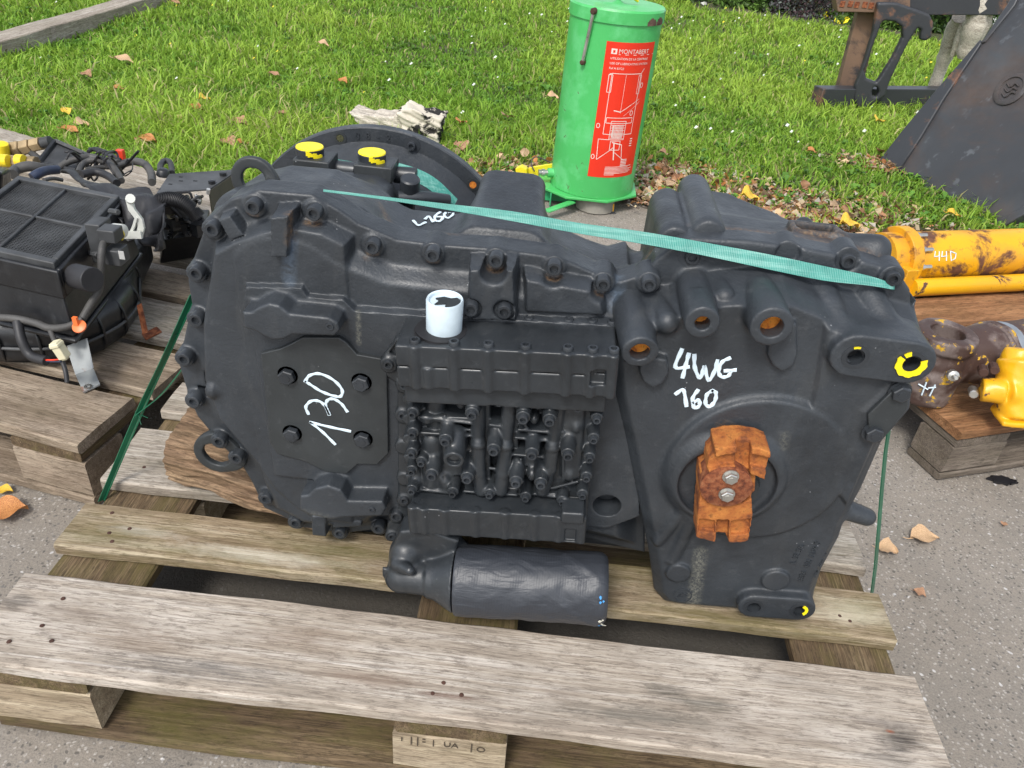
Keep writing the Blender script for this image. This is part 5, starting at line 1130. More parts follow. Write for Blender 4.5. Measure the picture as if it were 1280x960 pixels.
def bar3(mb, a, b, w_, h_): 
    a, b = Vector(a), Vector(b); d = (b-a); Ln = d.length; R = Matrix.Rotation(math.atan2(d.y, d.x), 3, 'Z') @ Matrix.Rotation(-math.asin(d.z/Ln), 3, 'Y'); mb.box((a+b)/2, (Ln/2, w_/2, h_/2), R)
# ================================================================== GREEN LUBRICATION TANK
cT = np.array([.792, 2.200]); rT = .148
tk = thing('grease_tank', 'tall bright green steel tank with a red instruction sticker, standing behind the gearbox', 'tank', (cT[0], cT[1], 0))
pb_ = PY(747, 252, cT[1]-rT*.7); baseZ = .058
def edge_at(py, y, side):   # silhouette x for tank at image row
    return 0
axT = Vector((.008, 0.0, 1)).normalized()
mb = MB(); Ht = PY(770, 27, 2.06)[2]-baseZ
mb.lathe([(0, rT), (Ht*.45, rT), (Ht, rT)], (cT[0], cT[1], baseZ), axT, 64); body = mb.build('tank_body', M['tank'], tk, 35)
mb = MB(); o_ = Vector((cT[0], cT[1], baseZ))+axT*Ht; mb.lathe([(-.006, rT+.001), (-.006, rT+.005), (.028, rT+.005), (.034, rT+.001), (.035, .02), (.046, 0.001)], o_, axT, 64); lid = mb.build('lid', M['tank'], tk, 30)
mb = MB(); rg = random.Random(3)
for t0_, n_ in ((-52, 9), (-36, 9)):
    for k_ in range(n_):
        t = rad(t0_+k_*1.6); zc_ = .004+.006*math.sin(math.pi*(k_+.5)/n_)+rg.uniform(0, .002); d_ = Vector((math.cos(t), math.sin(t), 0)); mb.box(o_+d_*(rT+.0054)+Vector((0, 0, -.006+zc_*.9)), (.0006, .0024, zc_), Matrix.Rotation(t, 3, 'Z'))
mb.build('bare_metal_chip', M['brownrust'], lid)['kind'] = 'stuff'
mb = MB(); mb.tube(spline([o_+axT*.045+Vector((-.075, -.02, 0)), o_+axT*.075+Vector((-.03, -.02, 0)), o_+axT*.06+Vector((.03, -.03, 0)), o_+axT*.045+Vector((.06, -.01, 0))], 5), .004, 8); mb.build('lid_handle', M['yel'], lid, 50)
mb = MB()
pl8 = []
for i in range(8): t = rad(22.5+45*i); pl8.append((cT[0]-.016+.190*math.cos(t), cT[1]+.168*math.sin(t), baseZ-.010))
mb.prism(pl8, (0, 0, .009)); mb.build('base_plate', M['tank'], tk, 30, .002)
def onT(px, py, off=.0):    # pixel -> point on the tank wall
    d = ray(px, py); o = CAM; r = rT+off; fx, fy = o[0]-cT[0], o[1]-cT[1]
    for _ in range(3):
        a = d[0]**2+d[1]**2; b = 2*(fx*d[0]+fy*d[1]); c_ = fx*fx+fy*fy-r*r; D = b*b-4*a*c_
        t = (-b-math.sqrt(max(D, 0)))/(2*a); z = o[2]+d[2]*t; fx = o[0]-cT[0]-axT.x/axT.z*(z-baseZ)
    p = o+d*t; return p
def polar(px, py): p = onT(px, py); return math.atan2(p[1]-cT[1], p[0]-cT[0]-axT.x/axT.z*(p[2]-baseZ)), p[2]
def wrap(th, z, off): return Vector((cT[0]+axT.x/axT.z*(z-baseZ)+(rT+off)*math.cos(th), cT[1]+(rT+off)*math.sin(th), z))
# sticker from its four corners: (left top, right top, left bottom, right bottom)
tl, tr_, bl, br = polar(758, 51), polar(819.5, 50), polar(735, 220), polar(789, 215)
zTop = (tl[1]); zBot = bl[1]; thL = (tl[0]+bl[0])/2; thR = min(-.28, (tr_[0]+br[0])/2)
def sk_pt(u, v_, off): return wrap(thL+(thR-thL)*u, zTop+(zBot-zTop)*v_, off)
def patch(name, u0, u1, v0, v1, off, mat, parent, th=.0003, nu=None):
    nu = nu or max(1, int(abs(u1-u0)*24)); vs = []
    for i in range(nu+1):
        u = u0+(u1-u0)*i/nu
        for vv, of in ((v0, off-th), (v0, off), (v1, off), (v1, off-th)): vs.append(sk_pt(u, vv, of))
    fs = [(i*4+k, (i+1)*4+k, (i+1)*4+(k+1) % 4, i*4+(k+1) % 4) for i in range(nu) for k in range(4)]+[(0, 1, 2, 3), (nu*4+3, nu*4+2, nu*4+1, nu*4)]
    mbx = MB(); mbx.add(vs, fs); return mbx
M['red'] = chipped('red_sticker', (.78, .035, .012), (.40, .30, .12), 18, .74, .75, .35); M['print'] = simple('pale_sticker_print', (.72, .62, .55), .5); M['redfade'] = simple('faded_sticker_print', (.80, .25, .18), .5)
skr = patch('sticker', 0, 1, 0, 1, .0007, None, None, .0007, 24).build('sticker', M['red'], tk, 60)
W_mm = rT*abs(thR-thL); H_mm = zTop-zBot
def sk_text(s, u, v_, size, mat, align=0):
    me = text_mesh(s, size, .0001); n_ = len(me.vertices); co = np.zeros(n_*3, np.float32); me.vertices.foreach_get('co', co); co = co.reshape(-1, 3); x0 = co[:, 0].min(); out = []
    for x, y, z in co: out.append(sk_pt(u+(x-x0)/W_mm, v_-y/H_mm, .0011+(z > 0)*.0002))
    me.vertices.foreach_set('co', np.array([tuple(p) for p in out], np.float32).ravel()); me.update(); link('sticker_print', me, mat, skr)
sk_text('MONTABERT', .235, .062, .0185, M['print']); 
for i, s in enumerate(('UTILISATION DE LA CENTRALE', 'USE OF LUBRICATING STATION', 'Ref A 83723')): sk_text(s, .105+.012*i*0, .112+.034*i, .0095, M['print'])
mbx = MB(); mbx.add(*[(lambda p: (p.v, p.f))(patch('', .10, .20, .045, .082, .0011, None, None))][0]); mbx.build('sticker_print', M['print'], skr)
mbx = patch('', .13, .17, .055, .073, .0014, None, None); mbx.build('sticker_print', M['red'], skr)
dg = MB()
def ln(u0, v0, u1, v1, w_=.004):
    n_ = 5; 
    du, dv = (u1-u0)*W_mm, (v1-v0)*H_mm; l = math.hypot(du, dv)+1e-9; pu, pv = -dv/l*w_/W_mm/4, du/l*w_/H_mm/4; vs = []
    for i in range(n_+1): t = i/n_; u = u0+(u1-u0)*t; v_ = v0+(v1-v0)*t; vs += [sk_pt(u-pu, v_-pv, .0011), sk_pt(u+pu, v_+pv, .0011)]
    dg.add(vs, [(2*i, 2*i+1, 2*i+3, 2*i+2) for i in range(n_)])
def rect(u0, v0, u1, v1, w_=.004): ln(u0, v0, u1, v0, w_); ln(u1, v0, u1, v1, w_); ln(u1, v1, u0, v1, w_); ln(u0, v1, u0, v0, w_)
ln(.235, .083, .99, .083, .003); rect(.17, .215, .74, .66); ln(.13, .22, .17, .215); ln(.74, .215, .80, .18); rect(.12, .225, .19, .35, .004); rect(.70, .225, .76, .36, .003); ln(.43, .22, .43, .50, .002)
rect(.19, .535, .70, .575); rect(.29, .56, .58, .70); rect(.34, .59, .53, .68, .003)
for i in range(9): ln(.33+.025*i, .585, .33+.025*i, .69, .0045)
for i in range(6): ln(.30, .59+.02*i, .57, .59+.02*i, .003)
ln(.10, .70, .36, .70); ln(.10, .70, .12, .86); ln(.12, .86, .40, .76); ln(.40, .72, .44, .86, .008); ln(.36, .72, .56, .74, .006); ln(.56, .74, .60, .84, .005); ln(.44, .80, .64, .86); rect(.33, .71, .52, .78, .004)
ln(.30, .48, .43, .49, .006); ln(.43, .49, .62, .44, .004); ln(.62, .44, .80, .40, .003); ln(.50, .52, .82, .42, .002)
for u, v_ in ((.045, .84), (.06, .60), (.66, .50), (.80, .30)):
    for k in range(8): a_, b__ = k*.785, (k+1)*.785; ln(u+.03*math.cos(a_), v_+.018*math.sin(a_), u+.03*math.cos(b__), v_+.018*math.sin(b__), .004)
for i in range(5): ln(.60, .86+.012*i, .74, .86+.012*i, .005)
for i in range(4): ln(.74, .70+.018*i, .80, .70+.018*i, .006)
for i in range(7): ln(.30-.0*i, .915+.0105*i, (.88, .80, .92, .86, .9, .84, .5)[i], .915+.0105*i, .0035)
dg.build('sticker_print', M['print'], skr)
# level rod with end fittings
p0, p1 = Vector(onT(742, 14, .012)), Vector(onT(728, 78, .010)); mb = MB(); mb.tube([p0, p1], .0055, 10); rod = mb.build('level_rod', M['zinc'], tk, 50)
mb = MB(); d_ = (p0-Vector((cT[0], cT[1], p0.z))).normalized()
mb.lathe([(-.016, .010), (.004, .010), (.008, .007)], p0, d_, 12); mb.lathe([(-.016, .008), (.004, .008), (.007, .005)], p1, d_, 12); mb.build('rod_fitting', M['nail'], tk, 40)
q = Vector(onT(691, 216, .0)); d_ = Vector((-1, -.25, 0)).normalized(); mb = MB(); mb.lathe([(-.02, .016), (.018, .016), (.02, .012)], q, d_, 16); mb.build('outlet_boss', M['tank'], tk, 40)
mb = MB(); mb.lathe([(.02, .010), (.030, .010), (.030, .013), (.040, .013), (.040, .010), (.052, .011)], q, d_, 12); mb.build('hose_fitting', M['zinc'], tk, 30)
# base tray, yellow foot
mb = MB(); mb.box((cT[0]-.07, cT[1]-.06, .026), (.10, .0025, .022), Matrix.Rotation(rad(4), 3, 'Z')); mb.box((cT[0]-.14, cT[1]-.02, .026), (.0025, .10, .022)); mb.build('tray', M['tankd'], tk, 30, .001)
a_, b_ = Vector(PZ(683, 264, .030)), Vector(PZ(716, 252, .040)); mb = MB(); bar3(mb, a_, b_, .026, .004); mb.build('tray_flange', M['tank'], tk)
yb = [PY(644, 211, 2.22), PY(651, 208, 2.22), PY(658, 212, 2.22), PY(661, 238, 2.22), PY(648, 237, 2.22)]
mb = MB(); mb.prism([Vector(p) for p in yb], (0.005, .03, 0)); mb.build('yellow_foot', M['yel'], tk, 30, .002)
mb = MB(); mb.prism([Vector(PY(a, b, 2.25)) for a, b in ((657, 211), (668, 208), (700, 203), (702, 219), (672, 226), (659, 222))], (0, .006, 0)); mb.build('yellow_foot', M['yel'], tk, 30, .002)
mb = MB(); mb.prism([Vector(PY(a, b, 2.10)) for a, b in ((759, 258), (768, 255), (767, 264), (762, 268), (758, 266))], (0, .02, 0)); mb.build('yellow_foot', M['hyd2'], tk, 30)
mb = MB(); q = Vector(PY(752, 272, 2.12)); mb.lathe([(0, .018), (.03, .024), (.05, .02), (.06, .012)], q+Vector((-.02, 0, 0)), (1, -.2, .15), 14); mb.lathe([(0, .012), (.02, .016)], q+Vector((.03, -.02, .012)), (.3, -.6, .5), 12); mb.build('caster', M['rubber'], tk, 40)
M['conc'] = simple('concrete_dusty', (.25, .235, .20), .9, bumps=.8, bscale=90)
mb = MB(); mb.lathe([(0, .07), (.045, .066), (.05, .055)], (cT[0]+.02, cT[1]-.07, .0), (0, 0, 1), 28); mb.build('foot_ring', M['conc'], tk, 40)
mb = MB(); mb.tube(spline([PY(668, 214, 2.22), PY(664, 204, 2.25), PY(670, 196, 2.28), PY(688, 203, 2.28)], 5), .0025, 6); mb.build('wire', M['cable'], tk)

# ================================================================== STEEL FRAME AT THE UPPER RIGHT
fr = thing('steel_frame', 'black and rusty steel hitch frame with a hooked plate standing on the grass, upper right', 'frame', (2.4, 4.2, 0))
YF = 3.98
def plate(name, mat, parent, px, y, th, bevel=.004, holes=()):
    v = Vol((0, 0, 0), (.01, .01, .01), .01); P = XZ(px, y); A_ = np.array(P); lo = A_.min(0)-.02; hi = A_.max(0)+.02
    v = Vol((lo[0], y-.02, lo[1]), (hi[0], y+th+.02, hi[1]), max(.006, th/6)); v.prism(P, y, y+th, .003, 0)
    for hpx in holes: v.prism(XZ(hpx, y), y-.05, y+th+.05, .001, 0, cut=True)
    me, _, _ = v.mesh(name); return link(name, me, mat, parent)
gl, gr_ = Vector(PZ(1018, 131, 0)), Vector(PZ(1190, 131, 0)); 
mb = MB(); bar3(mb, Vector(PZ(1020, 122, .06)), Vector(PZ(1200, 122, .06)), .08, .11); mb.build('ground_bar', M['frame'], fr, 30, .004)
mb = MB(); mb.prism([Vector(p) for p in (PY(1044, -6, YF+.05), PY(1138, -6, YF+.05), PY(1138, 17, YF+.05), PY(1047, 15, YF+.05))], (0, .10, 0)); mb.build('top_beam', M['framerust'], fr, 30, .004)
mb = MB(); mb.prism([Vector(PY(a, b, YF+.07)) for a, b in ((1134, -6), (1290, -8), (1290, 19), (1136, 19))], (0, .09, 0)); mb.build('top_beam', M['frame'], fr, 30, .004)
mb = MB(); mb.prism([Vector(PY(a, b, YF+.12)) for a, b in ((1073, 14), (1102, 14), (1076, 116), (1046, 116))], (0, .06, 0)); mb.build('upright', M['framerust'], fr, 30, .004)
s32 = lambda L_: zz(L_, 960, 0, 3.2)
plate('hook_plate', M['frame'], fr, s32([(440, 10), (520, 12), (600, 40), (648, 58), (664, 92), (655, 148), (632, 165), (608, 158), (614, 120), (600, 112), (575, 150), (545, 205), (505, 290), (482, 340), (470, 385), (440, 405), (370, 452), (345, 400), (350, 345), (385, 250), (420, 130), (432, 60)]), YF, .04,
      holes=(s32([(470, 82), (505, 85), (538, 108), (540, 150), (500, 230), (450, 310), (435, 330), (395, 315), (385, 285), (410, 220), (430, 160), (455, 92)]), s32([(425, 348), (440, 350), (445, 370), (435, 388), (420, 385), (416, 365)])))
mb = MB()
for a, b in ((1056, 3), (1066, 3), (1074, 4), (1084, 4), (1092, 5), (1100, 5)): mb.box(PY(a-3, b+2, YF+.049), (.012, .003, .014))
o = mb.build('raised_lettering', M['rustdisc'], fr); o['kind'] = 'stuff'
# bleached driftwood leaning on the frame
dw = thing('driftwood', 'pale bleached weathered wood posts leaning behind the black bucket', 'wood', (2.9, 4.3, 0))
mb = MB()
def logpts(mbx, pts, rs, n=10, sq=.5):
    P = spline(pts, 5); rr = np.interp(np.linspace(0, 1, len(P)), np.linspace(0, 1, len(rs)), rs)*(1+RNG.normal(0, .06, len(P))); mbx.tube(P, list(rr), n)
logpts(mb, [PY(1166, 112, 4.35), PY(1178, 80, 4.3), PY(1192, 40, 4.25), PY(1200, 22, 4.2)], [.030, .038, .045, .04]); mb.build('branch', M['drift'], dw, 40)
mb = MB(); logpts(mb, [PY(1204, 72, 4.15), PY(1216, 40, 4.12), PY(1222, 15, 4.1), PY(1226, -12, 4.1)], [.04, .055, .05, .055]); logpts(mb, [PY(1213, 65, 4.14), PY(1230, 30, 4.13), PY(1234, -10, 4.12)], [.02, .035, .03]); mb.build('branch', M['drift'], dw, 40)
mb = MB(); logpts(mb, [PY(1190, 70, 4.2), PY(1200, 50, 4.18), PY(1204, 30, 4.17)], [.015, .03, .02]); mb.build('branch', M['drift'], dw, 40)

# ================================================================== EXCAVATOR BUCKET
bk = thing('excavator_bucket', 'large worn black steel bucket side filling the right edge by the grass', 'bucket', (2.6, 2.7, 0))
n_p = None
Pa, Pb, Pc = PZ(1108, 212, 0), PZ(1240, 285, -.01), PY(1262, 5, 3.05); e1_ = Pb-Pa; e2_ = Pc-Pa; nrm = np.cross(e1_, e2_); nrm /= np.linalg.norm(nrm)
if nrm @ (CAM-Pa) < 0: nrm = -nrm
def PP(px, py, off=0): d = ray(px, py); t = ((Pa+nrm*off-CAM)@nrm)/(d@nrm); return CAM+d*t
def pface(px, off, th, name, mat, bev=.003):
    mbx = MB(); mbx.prism([Vector(PP(a, b, off)) for a, b in px], Vector(-nrm)*th); return mbx.build(name, mat, bk, 30, bev)
pface([(1106, 205), (1230, 48), (1262, 2), (1290, -40), (1330, -40), (1345, 200), (1300, 262), (1282, 268), (1246, 287), (1204, 268), (1177, 258), (1150, 247), (1125, 230)], 0, .03, 'side_plate', M['bucket'])
pface([(1097, 202), (1104, 208), (1122, 214), (1150, 172), (1180, 122), (1226, 54), (1225, 49), (1170, 112), (1130, 160)], .012, .05, 'cutting_lip', M['frame'], .004)
pface([(1225, 54), (1231, 52), (1268, 6), (1290, -40), (1284, -40), (1259, 5)], .010, .03, 'cutting_lip', M['bucket'], .004)
pface([(1124, 222), (1150, 236), (1178, 249), (1206, 260), (1246, 276), (1282, 256), (1286, 264), (1248, 287), (1204, 270), (1175, 259), (1148, 248), (1122, 236)], .008, .04, 'wear_edge', M['bucket'], .004)
cq = PP(1264, 112, 0); mb = MB(); mb.lathe([(-.002, .064), (.006, .064), (.008, .060), (.008, .048), (.003, .046)], cq, nrm, 32); boss = mb.build('round_boss', M['bucket'], bk, 40)
for k in range(3): 
    mb = MB(); c_ = Vector(cq)+Vector(nrm)*.006; X_ = Vector(PP(1274, 112)-PP(1254, 112)).normalized(); U_ = Vector(nrm).cross(X_).normalized()
    mb.tube(spline([c_+X_*(-.025+.0*k)+U_*(.022-.02*k), c_+X_*(-.005)+U_*(.008-.02*k), c_+X_*.010+U_*(.020-.018*k), c_+X_*.028+U_*(.010-.014*k)], 4), .003, 6); mb.build('cast_emblem', M['bucket'], boss, 60)

# ================================================================== YELLOW HYDRAULIC CYLINDERS ON THE RIGHT PALLET
dirc = Vector((math.cos(a3), math.sin(a3), 0))
cyl = thing('hydraulic_cylinder', 'long chipped yellow hydraulic cylinder lying at the back of the right pallet', 'cylinder', (1.6, 1.36, .2))
rc = .068; zc = .128+rc+.004
def PL(px, py, z): return Vector(PZ(px, py, z))
ca = PL(1118, 322, zc+.0); ca2 = PL(1280, 316, zc)
dcy = (ca2-ca).normalized(); st0 = ca-dcy*.05
mb = MB(); mb.lathe([(0, rc), (.9, rc)], st0, dcy, 36); cyb = mb.build('barrel', M['hyd'], cyl, 35)
mb = MB(); mb.lathe([(-.02, rc*.9), (-.02, rc+.016), (.012, rc+.016), (.012, rc)], ca+dcy*.012, dcy, 30); mb.build('end_flange', M['hyd'], cyl, 30, .002)
mb = MB(); side = dcy.cross(Vector((0, 0, 1))).normalized()
for k, (t_, s_) in enumerate(((rad(40), 1), (rad(5), 1), (rad(-30), 1), (rad(75), 1))):
    d2 = (side*math.cos(t_)+Vector((0, 0, 1))*math.sin(t_)); p = ca+dcy*.02+d2*(rc+.006)
    mb = MB(); mb.lathe([(0, .0085), (.012, .0085), (.012, .006), (.035, .006), (.037, .0045)], p, dcy, 8); mb.build('flange_bolt', M['zinc'], cyl, 30)
pt = ca+side*(rc+.026)+Vector((0, 0, -.042)); mb = MB(); mb.tube([pt-dcy*.0, pt+dcy*.7], .0235, 18); mb.build('oil_pipe', M['hyd2'], cyl, 40)
mb = MB(); mb.prism([pt+Vector((0, 0, .05))-dcy*.03, pt+Vector((0, 0, -.04))-dcy*.03, pt+Vector((0, 0, -.04))+dcy*.006-side*.0, pt+Vector((0, 0, .05))+dcy*.006], -side*.03); mb.build('pipe_bracket', M['hyd'], cyl, 30, .002)
for s in ([(1169, 314), (1168, 321), (1174, 320)], [(1174, 314), (1174, 326)], [(1178, 314), (1177, 321), (1183, 320)], [(1183, 314), (1183, 326)], [(1188, 314), (1189, 326), (1194, 323), (1195, 317), (1188, 314)]):
    def oncyl(px, py):
        d = Vector(ray(px, py)); o = Vector(CAM)-ca; d_ = d-dcy*d.dot(dcy); o_2 = o-dcy*o.dot(dcy); A_ = d_.dot(d_); B_ = 2*d_.dot(o_2); C_ = o_2.dot(o_2)-(rc+.0012)**2; D_ = max(0, B_*B_-4*A_*C_); t = (-B_-math.sqrt(D_))/(2*A_); return Vector(CAM)+d*t
    mb = MB(); mb.tube([oncyl(a, b) for a, b in s], .0016, 5); mb.build('paint_mark', M['marker'], cyl)
# timbers between the cylinders
# rust brown cylinder with clevis eye
rcy = thing('hydraulic_cylinder', 'rusty brown hydraulic cylinder with upright open eye and yellow pipe fitting', 'cylinder', (1.55, .9, .128))
ec = Vector((1.515, .885, 0)); ze0 = .130; ze1 = PY(1185, 414, ec.y)[2]
e_t = Vector(PY(1186, 413, ec.y)); ec.x = e_t.x; 
v = Vol((ec.x-.12, ec.y-.14, ze0-.004), (ec.x+.33, ec.y+.26, ze1+.02), .0032)
ax_ = Vector((math.cos(rad(24)), math.sin(rad(24)), 0)); zm = ze0+.075
v.cone((ec.x, ec.y, ze0), (ec.x, ec.y, ze0+.08), .056, .060, .010, .004); v.cone((ec.x, ec.y, ze0+.07), (ec.x, ec.y, ze1-.03), .058, .050, .004, .012); v.cone((ec.x, ec.y, ze1-.032), (ec.x, ec.y, ze1), .059, .060, .006, .010)
be = np.array([ec.x+ax_.x*.03, ec.y+ax_.y*.03, zm+.012]); bz = be+np.array(ax_)*.42
v.cone(be, be+np.array(ax_)*.10, .050, .066, .004, .012); v.cone(be+np.array(ax_)*.09, bz, .062, .062, .004, .004); 
for i in range(3): q = be+np.array(ax_)*(.098+.013*i); v.cone(q, q+np.array(ax_)*.009, .067, .067, .003, .003)
v.cone((ec.x, ec.y, ze0-.05), (ec.x, ec.y, ze1+.05), .034, .034, .001, .002, cut=True)
sdv = np.array([ax_.y, -ax_.x, 0]); q = be+np.array(ax_)*.07; v.cap(q+sdv*.02, q+sdv*.075+[0, 0, -.01], .026, .022, .01); v.box(q+sdv*.06+[-.0, -.012, -.035], q+sdv*.06+[.05, .02, .03], .004, .006)
X, Y, Z = v.ax[0][:, None, None], v.ax[1][None, :, None], v.ax[2][None, None, :]; v.D += (.0010*np.sin(X*85+Z*60)*np.sin(Z*110+Y*90)).astype(np.float32)
me, _, _ = v.mesh('clevis_body'); link('clevis_body', me, M['brownyel'], rcy)
mb = MB(); mb.lathe([(0, .062), (.55, .062)], Vector(bz)-ax_*.14, ax_, 32); mb.build('barrel', M['brownrust'], rcy, 35)
mb = MB(); mb.lathe([(0, .0622), (.010, .065), (.02, .0622)], Vector(be)+ax_*.135, ax_, 32); M['weld'] = simple('weld_grey_blue', (.30, .33, .36), .4, .5); mb.build('weld_bead', M['weld'], rcy, 60)
mb = MB(); q = Vector(PY(1193, 473, ec.y-.08)); mb.lathe([(0, .011), (.012, .011), (.014, .005), (.024, .005), (.026, .0035)], q+Vector((0, .015, 0)), (-.1, -1, .25), 10); mb.build('grease_nipple', M['zinc'], rcy, 30)
# yellow elbow port
v = Vol((1.52, .66, .10), (1.80, .98, .32), .003)
E0 = PY(1226, 487, .80); E1 = PY(1256, 489, .79); E2 = PY(1262, 512, .775); E3 = PY(1285, 470, .82); E4 = PY(1280, 450, .85)
v.cone(E0, E1, .024, .025, .003, .003); v.cone(np.array(E1)-[.004, 0, 0], E1+[.03, .01, .0], .030, .034, .004, .006)
B0 = PY(1268, 522, .775); B1 = PY(1272, 448, .83); v.cone(B0, B1, .034, .037, .006, .006); v.cone(B1-[0, 0, .004], B1+[.0, .01, .018], .030, .024, .004, .004); v.cone(PY(1268, 480, .8), PY(1300, 478, .82), .036, .036, .004, .006)
v.box(B0+[-.036, -.03, -.006], B0+[.040, .03, .006], .003, .004)
X, Y, Z = v.ax[0][:, None, None], v.ax[1][None, :, None], v.ax[2][None, None, :]; v.D += (.0012*np.sin(X*95+Z*60)*np.sin(Z*120+Y*70)).astype(np.float32)
me, _, _ = v.mesh('elbow_port'); link('elbow_port', me, M['hyd2'], rcy)
for a, b in ((1229, 465), (1243, 462), (1217, 492), (1232, 494)): 
    q = Vector(PY(a, b, .80)); mb = MB(); mb.lathe([(-.02, .009), (.004, .009), (.006, .0075), (.006, .004)], q, (-.3, -.9, .1), 10); mb.build('port_bolt', M['zinc'] if b > 480 else M['nail'], rcy, 30)
for s in ([(1148, 480), (1160, 487)], [(1158, 478), (1152, 494)], [(1160, 485), (1170, 484)], [(1169, 481), (1162, 495)]):
    mb = MB(); P_ = []
    for a, b in s:
        d = ray(a, b); o = CAM; fx, fy = o[0]-ec.x, o[1]-ec.y; A_ = d[0]**2+d[1]**2; B_ = 2*(fx*d[0]+fy*d[1]); C_ = fx*fx+fy*fy-.0615**2; t = (-B_-math.sqrt(max(0, B_*B_-4*A_*C_)))/(2*A_); P_.append(Vector(o+d*t))
    mb.tube(P_, .0016, 5); mb.build('paint_mark', M['marker'], rcy)

# ================================================================== HEATER UNIT ON THE LEFT PALLET
hv = thing('heater_unit', 'black plastic heater unit with a square mesh filter panel on top, on the left pallet', 'heater', (-.3, .75, .15))
zg = .375
def gp(px, py, z=zg): return Vector(PZ(px, py, z))
Gc = [gp(144, 247), gp(24, 223)]; n_r = gp(66, 327); xdir_ = (gp(144, 247)-gp(24, 223)); near = n_r-gp(144, 247); G00 = gp(24, 223); G10 = gp(146, 247); G11 = G10+near*1.02; G01 = G00+near*1.02
def gl2(u, v_, z=0): return G00.lerp(G10, u).lerp(G01.lerp(G11, u), v_)+Vector((0, 0, z))
frm = MB()
def bar_uv(mbx, u0, v0, u1, v1, zl, zh): mbx.hexa([gl2(u0, v0, zl), gl2(u1, v0, zl), gl2(u1, v1, zl), gl2(u0, v1, zl)], [gl2(u0, v0, zh), gl2(u1, v0, zh), gl2(u1, v1, zh), gl2(u0, v1, zh)])
w_ = .035
for a in ((-.02, -.02, 1.02, w_), (-.02, 1-w_, 1.02, 1.02), (-.02, w_, w_, 1-w_), (1-w_, w_, 1.02, 1-w_)): bar_uv(frm, *a, -.02, .004)
for a in ((.49, w_, .51, 1-w_),): bar_uv(frm, *a, -.006, .002)
for a in ((w_, .49, .49, .51), (.51, .49, 1-w_, .51)): bar_uv(frm, *a, -.006, .002)
frm.build('filter_frame', M['plasticd'], hv, 30, .0025)
frm = MB(); 
for a in ((-.06, -.05, 1.06, -.02), (-.06, 1.02, 1.06, 1.05), (-.06, -.02, -.02, 1.02), (1.02, -.02, 1.06, 1.02)): bar_uv(frm, *a, -.06, -.006)
frm.build('frame_lip', M['plastic'], hv, 30, .003)
gm = MB(); N1 = 34
for i in range(N1): u = w_+(1-2*w_)*(i+.5)/N1; gm.hexa([gl2(u-.0065, w_, -.009), gl2(u+.0065, w_, -.009), gl2(u+.0065, 1-w_, -.009), gl2(u-.0065, 1-w_, -.009)], [gl2(u-.003, w_, -.004), gl2(u+.003, w_, -.004), gl2(u+.003, 1-w_, -.004), gl2(u-.003, 1-w_, -.004)])
for i in range(48): v_ = w_+(1-2*w_)*(i+.5)/48; gm.hexa([gl2(w_, v_-.004, -.0085), gl2(1-w_, v_-.004, -.0085), gl2(1-w_, v_+.004, -.0085), gl2(w_, v_+.004, -.0085)], [gl2(w_, v_-.0025, -.0035), gl2(1-w_, v_-.0025, -.0035), gl2(1-w_, v_+.0025, -.0035), gl2(w_, v_+.0025, -.0035)])
o = gm.build('filter_mesh', M['plasticd'], hv); o['kind'] = 'stuff'
gm = MB(); bar_uv(gm, w_, w_, 1-w_, 1-w_, -.02, -.013); gm.build('filter_backing', M['rubber'], hv)
# box body under the frame
cen = (G00+G10+G01+G11)/4
def ring_at(f, z): return [Vector(((p.x-cen.x)*f+cen.x, (p.y-cen.y)*f+cen.y, z)) for p in (G00, G10, G11, G01)]
mb = MB(); mb.hexa(ring_at(1.16, .245), ring_at(1.02, zg-.015)); mb.hexa(ring_at(1.20, .235), ring_at(1.20, .2449)); mb.build('upper_case', M['plastic'], hv, 30, .006, 3)
# scroll shaped fan casing
v = Vol((-.95, .48, .145), (-.12, 1.15, .275), .0042)
sc = [tuple(PZ(a, b, .20)[:2]) for a, b in ((172, 345), (171, 375), (155, 398), (128, 415), (96, 428), (50, 433), (0, 432), (-60, 425))]+[(-.75, .62), (-.85, .9), (-.6, 1.05), (-.25, 1.05)]
v.prism(sc, .150, .245, .030, 0, axis=2); 
me, _, _ = v.mesh('fan_casing'); link('fan_casing', me, M['plastic'], hv)
pts = [Vector((x, y, .196)) for x, y in inset(sc[:8], (-.45, .8), 1.012)]; mb = MB(); mb.tube(spline(pts, 5), .0032, 6); mb.build('casing_seam', M['plasticd'], hv, 60)
for i in range(0, 8):
    x, y = sc[i] if i < 8 else sc[-1]; x2, y2 = ((x+.45)*1.006-.45, (y-.8)*1.006+.8); ctr = Vector((-.45, .8, 0)); d = (Vector((x2, y2, 0))-ctr).normalized()
    mb = MB(); P_ = Vector((x2, y2, 0)); mb.tube(spline([P_+Vector((0, 0, .16))-d*.012, P_+Vector((0, 0, .18))+d*.001, P_+Vector((0, 0, .215))+d*.001, P_+Vector((0, 0, .238))-d*.018, P_+Vector((0, 0, .247))-d*.06], 4), .0028, 6); mb.build('casing_rib', M['plastic'], hv, 60)
def rodpart(name, mat, parent, a, b, r, n=16, cone=1.): mbx = MB(); mbx.tube([a, b], [r, r*cone], n); return mbx.build(name, mat, parent, 35, .0015)
rodpart('round_stub', M['rubber'], hv, PY(94, 345, .62), Vector(PY(116, 350, .60)), .022)
mb = MB(); q = Vector(PY(127, 300, .72)); mb.box(q, (.014, .02, .038)); q = Vector(PY(138, 292, .70)); mb.box(q, (.016, .016, .012)); mb.build('relay_block', M['plasticd'], hv, 30, .002)
mb = MB(); q = Vector(PY(146, 318, .70)); mb.box(q, (.014, .018, .015)); mb.build('relay_block', M['plasticd'], hv, 30, .002)
